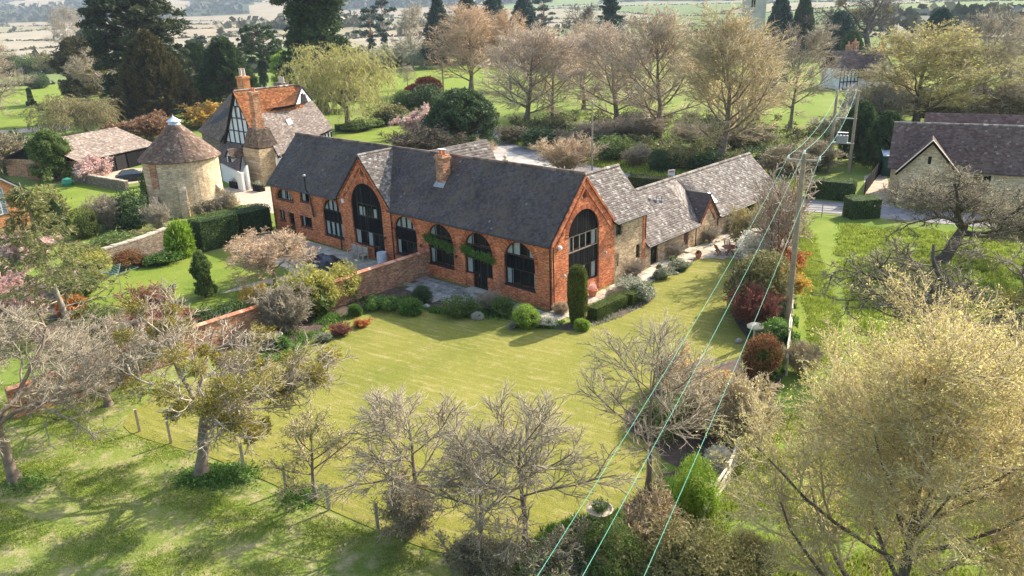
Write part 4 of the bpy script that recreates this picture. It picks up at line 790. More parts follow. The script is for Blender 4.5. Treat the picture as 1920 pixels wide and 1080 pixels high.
def bush(key, seed, n=5200, size=.11, mat='lf_mid', shell=.62, lump=.3, el=1.4, stems=True, core='lf_dark', up=0):
    g = np.random.default_rng(seed); p = lumpy(g, n, shell, lump); keep = (np.sin(p[:, 0]*7+seed)+np.sin(p[:, 1]*8)+np.sin(p[:, 2]*9+1)) > -1.15; p = p[keep]
    p[:, 2] += .72; dirs = p-np.array([0, 0, .5]); parts = [('foliage', leafmesh('foliage', p, size, M[mat], g, el, dirs if up else None), 'stuff')]
    V = IV*np.array([.62, .62, .5])*(1+g.normal(0, .12, (12, 1)))+np.array([0, 0, .62])
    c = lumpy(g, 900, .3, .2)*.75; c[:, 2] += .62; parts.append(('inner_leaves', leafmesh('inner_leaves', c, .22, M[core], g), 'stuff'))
    if stems:
        b0 = np.zeros((9, 4, 3)); a = g.random(9)*6.28; rr_ = g.uniform(.2, .5, 9)
        for k in range(4): b0[:, k, 0] = np.cos(a)*rr_*k/3+g.normal(0, .02, 9); b0[:, k, 1] = np.sin(a)*rr_*k/3; b0[:, k, 2] = k/3*1.0
        parts.append(('stems', tubemesh('stems', [(b0, np.full((9, 4), .022), 4)], M['bark'], g), None))
    register(key, parts, 2.0, 1.72)
def twiggy(key, seed, tw='tw_grey', nst=26, leaf=None, nleaf=0, lsize=.05, twr=.006, H=1.9, tiers=(7, 6, 4), wide=40, up=.05):
    g = np.random.default_rng(seed); a = g.random(nst)*6.28; r = g.random(nst)*.16; P = np.zeros((nst, 6, 3)); P[:, 0, 0] = np.cos(a)*r; P[:, 0, 1] = np.sin(a)*r
    th = np.radians(g.uniform(3, wide, nst)); d = np.stack([np.sin(th)*np.cos(a), np.sin(th)*np.sin(a), np.cos(th)], 1); L = H*g.uniform(.55, 1., nst)*.8
    for k in range(1, 6): P[:, k] = P[:, k-1]+d*(L/5)[:, None]; d = nz(d+g.normal(0, .09, d.shape)+np.array([0, 0, up]))
    R = np.repeat(np.linspace(.022, .009, 6)[None], nst, 0)
    B, BR = spawn(g, P, R, tiers[0], .15, 1, 34, 10, H*.30, .4, 4, .12, up, .6, .006); D, DR = spawn(g, B, BR, tiers[1], .1, 1, 36, 12, H*.14, .3, 3, .12, up, .7, twr)
    G, GR = spawn(g, D, DR, tiers[2], .1, 1, 36, 12, H*.075, .3, 2, .1, up, .7, twr)
    W_, Hh = dims(B, D, G); parts = [('stems', tubemesh('stems', [(P, R, 5), (B, BR, 3)], M[tw], g), 'stuff'), ('twigs', tubemesh('twigs', [(D, np.maximum(DR, twr), 3), (G, np.maximum(GR, twr), 3)], M[tw], g), 'stuff')]
    if leaf: e = np.concatenate([G.reshape(-1, 3), D.reshape(-1, 3)]); q = e[g.integers(0, len(e), nleaf)]+g.normal(0, .02, (nleaf, 3)); parts.append(('foliage', leafmesh('foliage', q, lsize, M[leaf], g, 1.3), 'stuff'))
    register(key, parts, W_, Hh)
def clumped(key, seed, H, Wd, prof, n=230, per=110, size=.34, mat='lf_dark', cr=(.6, 1.3), flatz=.6, bark='bark_dark', vert=False, limb=1.0, inner=.5, el=1.5, spray=0.):
    """crown of many separate foliage clumps on limbs; prof(t) gives the half width at height fraction t"""
    g = np.random.default_rng(seed); t = g.random(n)**.85; t = .08+.92*t; rad = np.array([prof(x) for x in t])*Wd/2*np.sqrt(g.uniform(inner**2, 1, n)); a = np.arange(n)*2.399+g.normal(0, .3, n)
    Cn = np.stack([np.cos(a)*rad, np.sin(a)*rad, t*H], 1); s = g.uniform(*cr, n); pts = nz(g.normal(size=(n, per, 3)))*(g.random((n, per, 1))**.45)*s[:, None, None]; pts[..., 2] *= flatz
    if vert: pts[..., 2] *= 2.4; pts[..., :2] *= .75
    if spray: pts[..., 2] -= spray*np.abs(pts[..., 0]*np.cos(a)[:, None]+pts[..., 1]*np.sin(a)[:, None])
    out = nz(np.stack([np.cos(a), np.sin(a), np.full(n, .9 if vert else .1)], 1))[:, None]*np.ones((1, per, 1)); tone = np.clip(g.random((n, 1))*.55+g.random((n, per))*.6-.08, 0, 1)
    P3 = (Cn[:, None]+pts); parts = []
    T, TR = trunkline(g, H*.96, .01, 10, .02, H*.028, .05); base = np.stack([np.interp(Cn[:, 2]*.93, T[0, :, 2], T[0, :, i]) for i in (0, 1)]+[np.maximum(.06*H, Cn[:, 2]*.93-rad*.1)], 1)
    m_ = g.random(n) < limb; Lb = base[m_][:, None]+(Cn[m_]-base[m_])[:, None]*np.linspace(0, 1, 4)[None, :, None]; Lb[:, 1:3] += g.normal(0, .12, Lb[:, 1:3].shape)
    parts.append(('trunk', tubemesh('trunk', [(T, TR, 9)], M[bark], g), None)); parts.append(('limbs', tubemesh('limbs', [(Lb, np.repeat(np.linspace(.11, .04, 4)[None], len(Lb), 0), 4)], M[bark], g), 'stuff'))
    parts.append(('crown', leafmesh('crown', P3.reshape(-1, 3), size, M[mat], g, el, out.reshape(-1, 3)if vert else None, tone.reshape(-1)), 'stuff'))
    register(key, parts, Wd*1.04, H+cr[0]*.5)
def willow(key, seed, H=13, Wd=17):
    g = np.random.default_rng(seed); T, TR = trunkline(g, H*.4, .05, 5, .05, .45, .3); A, AR = spawn(g, T, TR, 9, .6, 1, 42, 10, H*.62, .1, 7, .13, .07, .6, .05)
    B, BR = spawn(g, A, AR, 9, .3, 1, 42, 12, H*.26, .2, 5, .16, .06, .6, .02); D, DR = spawn(g, B, BR, 8, .2, 1, 52, 20, H*.30, .2, 8, .07, -.05, .5, .010, grav=.10)
    Gq, GR = spawn(g, D, DR, 4, .3, 1, 22, 8, H*.13, .2, 4, .05, -.12, .6, .009, grav=.16)
    e = np.concatenate([D[:, 2:].reshape(-1, 3), Gq.reshape(-1, 3), Gq.reshape(-1, 3)]); q = e[g.integers(0, len(e), 26000)]+g.normal(0, .07, (26000, 3)); q[:, 2] = np.maximum(q[:, 2], .3)
    for X in (D, Gq): X[..., 2] = np.maximum(X[..., 2], .3)
    W_, Hh = dims(A, B, D); register(key, [('trunk', tubemesh('trunk', [(T, TR, 9), (A, AR, 6), (B, BR, 4)], M['bark'], g), None), ('hanging_twigs', tubemesh('hanging_twigs', [(D, np.maximum(DR, .014), 3), (Gq, np.maximum(GR, .012), 3)], M['tw_gold'], g), 'stuff'), ('foliage', leafmesh('foliage', q, .17, M['lf_willow'], g, 2.2, np.tile([[0, 0, -1.]], (len(q), 1))), 'stuff')], W_, Hh)
def spruce(key, seed, H=11, Wd=7.5):
    g = np.random.default_rng(seed); T, TR = trunkline(g, H, -.06, 10, .03, .17, .02); parts = [('trunk', tubemesh('trunk', [(T, TR, 8)], M['bark_pale'], g), None)]
    A, AR = spawn(g, T, TR, 50, .08, .99, 82, 7, Wd*.60, .95, 7, .05, -.02, .3, .012, grav=-.012); A[:, :, 2] -= np.linspace(0, 1, 7)[None]**1.3*g.uniform(.2, .9, (len(A), 1))
    B, BR = spawn(g, A, AR, 15, .12, 1, 55, 8, .75, .55, 4, .08, -.06, .5, .008, grav=.05); e = lerp(B[:, :-1], B[:, 1:], .5); q = np.concatenate([B.reshape(-1, 3), e.reshape(-1, 3)]); q = np.repeat(q, 3, 0)+g.normal(0, .05, (len(q)*3, 3))
    dd = np.repeat(np.concatenate([np.repeat(nz(B[:, -1]-B[:, 0]), 4, 0), np.repeat(nz(B[:, -1]-B[:, 0]), 3, 0)]), 3, 0)+np.array([0, 0, -.3])
    W_, Hh = dims(A, B); parts += [('branches', tubemesh('branches', [(A, AR, 4), (B, BR, 3)], M['tw_grey'], g), 'stuff'), ('needles', leafmesh('needles', q, .085, M['lf_spruce'], g, 2.4, dd), 'stuff')]; register(key, parts, W_, Hh)

upright('lime_a', 1, 14, 'tw_brown', 'bark', .13, 10, 40, .07, twr=.0125); upright('lime_b', 2, 14, 'tw_brown', 'bark', .10, 10, 34, .10, twr=.0125, leaf='lf_yellow', nleaf=3500, lsize=.11)
upright('lime_c', 3, 14, 'tw_gold', 'bark', .10, 11, 33, .11, twr=.0125, leaf='lf_yellow', nleaf=5000, lsize=.10)
upright('birch', 4, 15, 'tw_tan', 'bark', .14, 10, 34, .08, twr=.0125, leaf='lf_peach', nleaf=7000, lsize=.12, grav=.04)
upright('ash', 5, 15, 'tw_brown', 'bark', .20, 8, 42, .05, twr=.0125, tiers=(8, 8, 7, 9)); upright('maple_leafing', 6, 12, 'tw_gold', 'bark_dark', .16, 9, 44, .05, twr=.014, leaf='lf_yellow', nleaf=13000, lsize=.15, spread=1.1, tiers=(9, 8, 8, 7))
upright('budding', 7, 10.5, 'tw_gold', 'bark_dark', .06, 15, 46, .14, twr=.006, leaf='lf_bud', nleaf=210000, lsize=.037, tiers=(9, 9, 8, 7), spread=1.15, Lf=.58, r0=.18, gk=3, br='tw_gold', clus=6)
upright('pear', 8, 8.2, 'tw_grey', 'bark', .46, 7, 50, .13, twr=.006, tiers=(7, 7, 6, 5), spread=1.1, r0=.13, gk=3)
upright('sapling', 9, 5.9, 'tw_grey', 'bark', .34, 6, 48, .06, twr=.005, tiers=(8, 8, 6, 7), spread=1.15, r0=.10, gk=3)
upright('greening', 10, 4.2, 'tw_gold', 'bark', .22, 6, 40, .07, twr=.005, leaf='lf_mid', nleaf=4200, lsize=.045, tiers=(6, 7, 6, 5), r0=.08, gk=3)
spreading('apple_mistletoe', 11, 7.5, 'tw_grey', 'bark', 6, mist=44, lean=.12, r0=.22, tiers=(6, 6, 6)); spreading('apple', 12, 7.5, 'tw_grey', 'bark', 7, leaf='lf_amber', nleaf=0, lean=-.10, r0=.20, tiers=(6, 7, 7))
spreading('orchard_a', 13, 7, 'tw_orch', 'bark_dark', 8, tiers=(7, 7, 6), leaf='lf_olive', nleaf=7000); spreading('orchard_b', 14, 7, 'tw_orch', 'bark_dark', 7, tiers=(7, 7, 6), mist=4)
spreading('cherry_peach', 15, 4.6, 'tw_tan', 'bark', 7, r0=.11, twr=.007, leaf='lf_peach', nleaf=8000, lsize=.06, lean=.05, tiers=(6, 6, 5))
clumped('wellingtonia', 21, 34, 17, lambda t: (.62+.38*math.sin(t*3.0)) if t < .75 else max(.12, 1-(t-.7)*2.6), 430, 130, .5, 'lf_well', (.8, 1.9), .6, spray=.3, inner=.25)
clumped('wellingtonia_b', 22, 33, 14, lambda t: (.75+.25*math.sin(t*7)) if t < .8 else max(.15, 1-(t-.76)*3.4), 460, 130, .5, 'lf_dark', (.8, 1.8), .8, spray=.3, inner=.3)
clumped('yew_cone', 23, 15, 17, lambda t: max(.06, (1-t)**.62), 520, 100, .34, 'lf_yew', (.5, 1.0), .6, vert=True, inner=.72)
clumped('yew_dark', 24, 15, 15, lambda t: max(.06, (1-t)**.6), 420, 100, .34, 'lf_dark', (.5, 1.0), .6, vert=True, inner=.7)
clumped('blue_conifer', 25, 20, 13, lambda t: min(1, t*5)*max(.1, 1-t**2.2), 360, 100, .45, 'lf_blue', (.7, 1.4), .8, inner=.6)
clumped('cedar', 26, 18, 16, lambda t: (1-t*.75)*(.7+.3*math.cos(t*40)), 240, 90, .42, 'lf_blue', (.8, 1.6), .28, inner=.3)
clumped('yew_round', 27, 9, 12, lambda t: math.sqrt(max(.02, 1-(t*1.0-.25)**2*1.75)), 430, 100, .28, 'lf_dark', (.5, 1.0), .7, inner=.7)
clumped('ivy_tree', 28, 10, 8, lambda t: math.sqrt(max(.02, 1-(t-.35)**2*2.2))*(.8+.2*math.sin(t*11)), 230, 110, .30, 'lf_yew', (.5, 1.05), .9, inner=.4)
clumped('monkey_puzzle', 29, 13, 10, lambda t: 0.1 if t < .42 else math.sqrt(max(.03, 1-((t-.7)/.34)**2)), 190, 80, .34, 'lf_dark', (.4, .9), .5, inner=.5, spray=.5)
clumped('scots_pine', 30, 15, 8, lambda t: .12 if t < .5 else .75+.3*math.sin(t*25), 34, 110, .4, 'lf_blue', (.8, 1.5), .35, inner=.2, bark='bark_red')
clumped('green_tree', 31, 9, 7, lambda t: math.sqrt(max(.03, 1-(t-.45)**2*2.8)), 150, 110, .26, 'lf_bright', (.5, .9), .9, inner=.4)
willow('willow', 32); spruce('spruce', 33)
bush('bush', 41, lump=.5); bush('bush_b', 42, mat='lf_mid', lump=.7, shell=.4); bush('bush_fine', 43, 8000, .075, shell=.65, lump=.32); bush('bush_spiky', 44, 5200, .13, el=2.6, up=1, lump=.35)
bush('bush_big', 46, 20000, .042, shell=.55, lump=.45)
bush('topiary', 45, 9000, .06, 'lf_box', .93, .05, 1.2)
twiggy('twigbush', 51, 'tw_grey'); twiggy('twigbush_leafy', 52, 'tw_brown', leaf='lf_olive', nleaf=7000); twiggy('twigbush_flower', 53, 'tw_brown', 22, 'lf_pink', 9000, .085, tiers=(7, 6, 4)); twiggy('twigbush_upright', 54, 'tw_red', 18, wide=22, up=.1, tiers=(6, 6, 4))
twiggy('twigbush_dense', 55, 'tw_grey', 40, tiers=(8, 7, 5), leaf='lf_grey', nleaf=3000, lsize=.045)
CAT = {'tree': 'tree'}
def plant(key, px, py, top=None, wpx=None, label='', cat='tree', group=None, rot=None, mats=None, name=None, H=None, Wd=None, base=None, sink=0):
    parts, W_, H_ = PROTO[key]; b = at(px, py) if base is None else Vector(base); dep = proj(b)[2]
    H = H or tall(b, top); Wd = Wd or wpx/F*dep; rot = random.uniform(0, 6.28) if rot is None else rot
    nm = name or {'tree': 'tree', 'bush': 'bush', 'shrub': 'shrub'}.get(cat, cat.replace(' ', '_'))
    r = empty(nm, b+Vector((0, 0, b.z-sink)), rot, label, cat, group); r.scale = (Wd/W_, Wd/W_, H/H_)
    for nme, me, kd in parts:
        o = bpy.data.objects.new(nme, me); C.objects.link(o); o.parent = r
        if kd: o['kind'] = kd
        if mats and nme in mats: o.material_slots[0].link = 'OBJECT'; o.material_slots[0].material = M[mats[nme]]
    return r
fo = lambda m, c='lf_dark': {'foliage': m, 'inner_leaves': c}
tg = lambda m, l=None: {'stems': m, 'twigs': m, **({'foliage': l} if l else {})}
bt = lambda m, b_=None, l=None: {'branches': m, 'twigs': m, **({'trunk': b_} if b_ else {}), **({'foliage': l} if l else {})}
# --- foreground
plant('budding', 1662, 1235, 588, 612, 'huge rounded tree covered in cream-yellow spring buds, nearest at the lower right', rot=1.)
plant('budding', 2010, 1130, 680, 330, 'cream-budded tree cut by the right edge of the view', rot=2.4)
plant('pear', 1215, 930, 596, 262, 'bare upright fruit tree at the lawn edge under the green wires', rot=.4)
plant('sapling', 788, 985, 730, 300, 'small bare rounded tree at the fence, left of the bramble thicket', rot=2.)
plant('sapling', 985, 1035, 735, 300, 'sprawling bare thorn tree tangled in the thicket at bottom centre', rot=4., mats=bt('tw_grey'))
plant('sapling', 905, 1050, 790, 240, 'leaning bare thorn tree in the thicket between its two larger neighbours', rot=1.2, mats=bt('tw_grey'))
plant('greening', 592, 938, 772, 150, 'little tree just coming into green leaf beside a fence post', rot=.3)
plant('apple_mistletoe', 378, 895, 600, 400, 'old forked apple tree laden with olive mistletoe clumps', rot=.3)
plant('apple', 30, 905, 598, 400, 'leaning old apple tree at the left edge, twigs bare and pale', rot=.4)
plant('apple', 205, 760, 610, 260, 'bare orchard tree crowding behind the mistletoe tree', rot=.6)
plant('orchard_a', 1758, 492, 305, 300, 'bare spreading orchard tree in the meadow near the stone cottage', rot=.2)
plant('orchard_b', 1852, 700, 440, 440, 'big bare orchard tree with low dark limbs, in the meadow at the right', rot=3.9)
plant('orchard_a', 1960, 830, 560, 300, 'bare orchard tree leaning in from the right edge behind the budding trees', rot=1.9)
plant('spruce', 138, 640, 350, 235, 'tall open spruce with drooping yellow-green branches in the left garden', rot=.5)
plant('cherry_peach', 517, 545, 432, 180, 'small ornamental cherry with peach young leaves on the barn patio lawn', rot=1.)
# --- big trees behind
plant('wellingtonia', 285, 222, -70, 178, 'giant dark wellingtonia rising above the round dovecote', rot=.2)
plant('wellingtonia_b', 607, 210, -60, 160, 'giant dark wellingtonia behind the willow', rot=1.1)
plant('yew_cone', 303, 238, 66, 195, 'broad bronze-green yew in front of the left wellingtonia', cat='yew')
plant('yew_dark', 432, 200, 72, 150, 'dark green yew immediately behind the cottage chimneys', cat='yew', rot=.5)
plant('yew_dark', 380, 190, 80, 120, 'dark yew between the bronze yew and the cottage', cat='yew', rot=2.5)
plant('ivy_tree', 165, 190, 72, 110, 'tree smothered in golden ivy and mistletoe at the park edge', rot=1.)
plant('orchard_b', 205, 205, 90, 150, 'bare pale-branched tree beside the ivy-covered one', rot=1.5, mats=bt('tw_grey', 'bark_pale'))
plant('monkey_puzzle', 497, 165, 44, 88, 'dark umbrella-headed monkey puzzle tree between the two wellingtonias', rot=.3)
plant('scots_pine', 385, 180, 66, 70, 'gnarled pine with small tufts of foliage behind the yews', rot=.3)
plant('green_tree', 541, 168, 98, 60, 'small fresh lime-green tree left of the willow')
plant('willow', 652, 240, 84, 180, 'weeping willow with hanging yellow-green strands', cat='willow', rot=.7)
plant('birch', 884, 172, 8, 165, 'tallest copper-tinted birch left of the bare lime row', rot=1.)
plant('birch', 958, 168, 18, 90, 'narrow copper-tinted birch beside the tallest one', rot=2.2)
plant('lime_a', 988, 232, 44, 190, 'first bare lime of the row, nearest the pale yard', group='bare limes along the lane', rot=.2)
plant('ash', 1035, 228, 60, 150, 'bare ash with ivy at its foot in the lime row', rot=1.3)
plant('lime_a', 1158, 236, 42, 200, 'twiggy brown lime in the middle of the lane row', group='bare limes along the lane', rot=3.3)
plant('lime_b', 1234, 258, 12, 205, 'tall upright lime with ascending brown limbs in the lane row', group='bare limes along the lane', rot=2.)
plant('lime_c', 1348, 300, 8, 215, 'tall oval lime with golden twig tips standing at the roadside verge', group='bare limes along the lane', rot=.9)
plant('ash', 1480, 246, 42, 150, 'bare open-crowned tree right of the golden lime', rot=.4, mats=bt('tw_grey'))
plant('lime_b', 1420, 225, 60, 120, 'bare tree half hidden behind the golden lime', rot=4.)
plant('lime_b', 1095, 205, 38, 130, 'bare tree half hidden behind the middle of the lime row', rot=5.)
plant('maple_leafing', 1716, 238, 46, 225, 'maple breaking into yellow leaf behind the stone cottage', rot=.5)
plant('ash', 1838, 232, 18, 150, 'multi-stemmed bare tree behind the stone cottage roof', rot=2.5, mats=bt('tw_grey'))
plant('lime_a', 1925, 215, 22, 150, 'bare rounded tree at the top right edge', rot=1.1, mats=bt('tw_gold'))
plant('ash', 1660, 215, 120, 110, 'low bare tree right of the half-timbered house', rot=3.)
plant('blue_conifer', 826, 128, -8, 68, 'dark blue-green conifer left of the copper birches', rot=.4)
for i, (x, y, t, w_, lb) in enumerate([(880, 120, -14, 80, 'leftmost dark conifer peeping above the copper birches'), (928, 112, -22, 70, 'dark conifer directly above the birch tops'), (985, 110, -14, 75, 'rightmost dark conifer above the copper birches')]): plant('blue_conifer', x, y, t, w_, lb, rot=i*1.7)
plant('scots_pine', 700, 122, 8, 55, 'tall thin pine left of the pale larch', rot=1.); plant('scots_pine', 724, 116, -8, 46, 'tallest thin pine with flat head', rot=2.2)
plant('upright' if False else 'ash', 774, 128, 6, 76, 'pale bare larch beside the dark blue-green conifer', rot=2., mats=bt('tw_grey', 'bark_pale'))
plant('cedar', 1143, 120, -22, 95, 'spreading blue cedar on the skyline above the limes', rot=.6); plant('scots_pine', 1020, 90, -22, 55, 'pine on the skyline right of the dark conifers', rot=.6)
plant('ash', 1085, 120, 8, 75, 'grey bare oak left of the blue cedar', rot=.9, mats=bt('tw_dark'))
plant('blue_conifer', 1457, 110, -20, 60, 'dark evergreen right of the church tower', rot=.9); plant('yew_dark', 1500, 105, -12, 62, 'broader dark evergreen right of the church tower')
plant('orchard_b', 1625, 105, -24, 170, 'wide bare oak on the skyline above the half-timbered house', rot=2., mats=bt('tw_dark', 'bark_dark'))
plant('yew_round', 1568, 112, 22, 62, 'dark round evergreen behind the half-timbered house', rot=1., mats={'crown': 'lf_blue'}); plant('yew_round', 1592, 130, 58, 46, 'ivy-green evergreen touching the half-timbered house', rot=2.)
plant('yew_round', 1752, 120, 18, 64, 'dark holly behind the yellow-leafing maple', rot=2.5, mats={'crown': 'lf_blue'})
plant('twigbush_flower', 1690, 100, 50, 44, 'white blossom tree beyond the half-timbered house', mats=tg('tw_grey', 'lf_white'))
plant('ash', 130, 105, 10, 72, 'bare fan-shaped tree standing against the beige fields', rot=.4, mats=bt('tw_grey', 'bark_pale'))
plant('yew_round', 175, 110, 52, 66, 'dark evergreen clump between the fan-shaped tree and the left wellingtonia', rot=.5)
plant('ash', -8, 240, 70, 120, 'bare tree at the far left edge of the park', rot=.8, mats=bt('tw_grey'))
for i, (x, y, w_, h_, lb) in enumerate([(715, 128, 60, 44, 'pale blossoming thorn left of the far lawn'), (752, 124, 62, 48, 'middle pale blossoming thorn on the far lawn edge'), (792, 128, 48, 46, 'pale blossoming thorn nearest the dark conifer')]): plant('twigbush_flower', x, y, y-h_, w_, lb, rot=i, mats=tg('tw_grey', 'lf_cream'))
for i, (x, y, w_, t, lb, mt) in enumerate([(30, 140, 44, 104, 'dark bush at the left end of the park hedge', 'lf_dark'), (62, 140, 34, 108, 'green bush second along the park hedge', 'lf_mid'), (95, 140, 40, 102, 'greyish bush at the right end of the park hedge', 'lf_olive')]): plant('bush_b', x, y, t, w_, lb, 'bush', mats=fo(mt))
plant('twigbush_flower', 1065, 130, 66, 42, 'white magnolia flowering among the bare limes', 'magnolia', mats=tg('tw_grey', 'lf_white'), H=13.5, Wd=5)
plant('twigbush_flower', 1597, 245, 168, 44, 'white blossom tree behind the transformer poles', mats=tg('tw_grey', 'lf_white'))
plant('twigbush_flower', 1565, 262, 205, 60, 'cream blossom bush left of the transformer poles', 'bush', mats=tg('tw_grey', 'lf_cream'))
plant('yew_round', 1605, 305, 190, 70, 'dark holly directly behind the transformer', 'holly', rot=1.); plant('yew_round', 1655, 318, 210, 80, 'dark evergreen left of the green shed', rot=2.)
plant('twigbush_dense', 1650, 240, 160, 90, 'grey twiggy bush under the leafing maple', 'bush'); plant('twigbush_leafy', 1530, 318, 262, 80, 'olive twiggy bush left of the transformer poles', 'bush')
plant('twigbush_leafy', 1475, 330, 272, 90, 'brown scrub bush on the verge above the low barn end', 'bush'); plant('bush_b', 1625, 210, 175, 60, 'evergreen mound below the half-timbered house', 'bush', mats=fo('lf_mid'))
plant('twigbush_leafy', 1760, 232, 165, 120, 'grey undergrowth bush below the right bare trees', 'bush'); plant('twigbush_leafy', 1895, 228, 150, 110, 'grey undergrowth bush at the top right edge', 'bush')
plant('willow', 165, 262, 178, 150, 'broad yellow-green bush in front of the ivy-covered tree', 'bush', mats={'foliage': 'lf_olive'})
# --- gardens round the cottage
plant('yew_round', 868, 280, 168, 148, 'great dark yew overhanging the yard behind the barn', 'yew', rot=.3)
plant('twigbush_dense', 800, 300, 240, 120, 'sprawling grey cotoneaster at the foot of the great yew', 'bush', mats=tg('tw_dark', 'lf_mid'))
plant('twigbush_flower', 786, 258, 200, 62, 'pink magnolia in full bloom beside the great yew', 'magnolia'); plant('bush_fine', 760, 205, 168, 46, 'green rounded shrub behind the pink magnolia', 'shrub', mats=fo('lf_mid'))
plant('bush', 800, 205, 166, 50, 'dark green shrub between the red bush and the great yew', 'shrub', mats=fo('lf_dark')); plant('bush_spiky', 806, 176, 143, 46, 'tall crimson-leaved bush on the far lawn', 'bush', mats=fo('lf_red')); plant('bush_spiky', 776, 178, 158, 34, 'low crimson-leaved bush on the far lawn', 'bush', mats=fo('lf_red'))
plant('sapling', 765, 168, 118, 40, 'small dead tree on the far lawn', rot=1.)
plant('bush_b', 735, 232, 196, 70, 'olive shrub right of the willow', 'shrub', mats=fo('lf_olive')); plant('bush_b', 670, 245, 226, 70, 'low dark hedge shrub under the willow', 'shrub', mats=fo('lf_mid'))
plant('twigbush', 905, 302, 262, 44, 'little bare pink-grey tree in the yard behind the barn', mats=tg('tw_tan')); plant('twigbush', 1062, 322, 252, 108, 'round bare tan tree at the yard entrance', mats=tg('tw_tan'))
plant('ivy_tree', 104, 338, 246, 84, 'ivy-covered tree beside the arched garden gateway', rot=.2, mats={'crown': 'lf_mid'}); plant('bush_b', 48, 305, 250, 70, 'dark evergreen bush behind the left garden wall', 'bush', mats=fo('lf_dark'))
plant('twigbush_leafy', 5, 325, 250, 90, 'greyish twiggy bush at the left edge behind the brick gable', 'bush'); plant('twigbush_flower', 178, 340, 294, 62, 'pink magnolia against the black open-fronted shed', 'magnolia')
plant('twigbush_flower', 275, 262, 212, 90, 'pinkish flowering shrub behind the shed roof', 'shrub', mats=tg('tw_brown', 'lf_russet')); plant('twigbush_flower', 395, 238, 190, 80, 'tan flowering shrub between the yew and the cottage roof', 'shrub', mats=tg('tw_brown', 'lf_amber'))
plant('twigbush_dense', 208, 430, 366, 66, 'round bare grey shrub on the dovecote lawn', 'shrub'); plant('bush', 250, 428, 368, 60, 'dark evergreen shrub left of the dovecote', 'shrub', mats=fo('lf_dark'))
plant('bush', 292, 395, 332, 50, 'green shrub against the left side of the dovecote', 'shrub', mats=fo('lf_mid')); plant('bush_b', 300, 400, 340, 24, 'ivy climbing the left side of the dovecote', 'ivy', mats=fo('lf_dark'), H=3.2)
plant('twigbush_leafy', 398, 415, 372, 62, 'scrambling twiggy shrub at the foot of the dovecote', 'shrub'); plant('twigbush_leafy', 430, 412, 358, 44, 'ivy and twigs over the ruined wall right of the dovecote', 'shrub'); plant('twigbush', 300, 432, 375, 46, 'small bare shrub in front of the dovecote', 'shrub', mats=tg('bark_pale'))
plant('topiary', 163, 445, 391, 46, 'rounded egg-shaped topiary on the dovecote lawn', 'topiary', mats=fo('lf_box')); plant('bush', 98, 425, 362, 58, 'olive tree-like shrub beside the brick gable', 'shrub', mats=fo('lf_olive'))
plant('topiary', 72, 166, 136, 38, 'dark domed topiary in the park', 'topiary', mats=fo('lf_dark')); plant('topiary', 77, 208, 196, 14, 'smallest dark topiary ball in the park', 'topiary', mats=fo('lf_dark'))
plant('bush_spiky', 338, 482, 416, 48, 'bright golden-green shrub beside the clipped hedge', 'shrub', mats=fo('lf_bright', 'lf_mid'))
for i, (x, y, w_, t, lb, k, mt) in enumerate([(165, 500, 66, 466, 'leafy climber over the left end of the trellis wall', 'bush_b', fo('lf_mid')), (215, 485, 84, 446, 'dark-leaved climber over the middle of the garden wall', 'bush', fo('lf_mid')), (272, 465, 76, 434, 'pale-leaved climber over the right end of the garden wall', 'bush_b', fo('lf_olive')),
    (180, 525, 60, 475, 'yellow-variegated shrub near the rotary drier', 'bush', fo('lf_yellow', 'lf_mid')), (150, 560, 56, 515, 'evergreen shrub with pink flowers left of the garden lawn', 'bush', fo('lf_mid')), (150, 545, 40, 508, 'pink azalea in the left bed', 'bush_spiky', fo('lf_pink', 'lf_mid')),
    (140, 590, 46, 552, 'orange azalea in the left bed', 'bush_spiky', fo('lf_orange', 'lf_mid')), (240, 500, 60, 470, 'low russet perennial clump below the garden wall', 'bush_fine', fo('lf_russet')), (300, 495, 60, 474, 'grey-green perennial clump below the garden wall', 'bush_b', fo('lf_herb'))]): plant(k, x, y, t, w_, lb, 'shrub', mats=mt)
plant('twigbush_flower', 28, 640, 500, 120, 'pink blossom tree at the left edge beside the spruce'); plant('twigbush_flower', 60, 485, 440, 80, 'pink blossom bush behind the spruce', 'bush'); plant('twigbush_leafy', 25, 480, 425, 80, 'olive twiggy tree in front of the brick gable', mats=tg('tw_gold'))
plant('bush_b', 20, 560, 490, 90, 'evergreen bush at the left edge behind the spruce', 'bush', mats=fo('lf_olive'))
plant('ivy_tree', 386, 558, 473, 44, 'ivy-covered post-like pillar on the garden lawn', 'ivy', mats={'crown': 'lf_mid'})
plant('twigbush_upright', 288, 615, 535, 80, 'purplish twiggy shrub at the near edge of the garden lawn', 'shrub', mats=tg('tw_red')); plant('twigbush_dense', 290, 668, 582, 120, 'largest red-brown shrub behind the garden wall', 'shrub', mats=tg('tw_red', 'lf_russet')); plant('bush_fine', 345, 628, 575, 66, 'rounded russet-leaved shrub against the garden wall', 'shrub', mats=fo('lf_russet', 'lf_russet'))
plant('bush_b', 200, 650, 585, 90, 'dark green low shrub behind the wall', 'shrub', mats=fo('lf_mid')); plant('twigbush_dense', 250, 700, 630, 120, 'pale twiggy shrub on the orchard side of the wall', 'shrub')
plant('twigbush_dense', 536, 618, 536, 96, 'round bare grey shrub in front of the garden wall', 'shrub')
for x, y, w_, t, lb in ((600, 590, 76, 508, 'yellow-leaved elaeagnus left of its twin by the wall'), (650, 562, 70, 496, 'yellow-leaved elaeagnus nearest the bare stretch of wall'), (560, 600, 60, 530, 'shorter yellow-leaved shrub beside the bare grey one')): plant('bush_b', x, y, t, w_, lb, 'shrub', mats=fo('lf_yellow', 'lf_mid'))
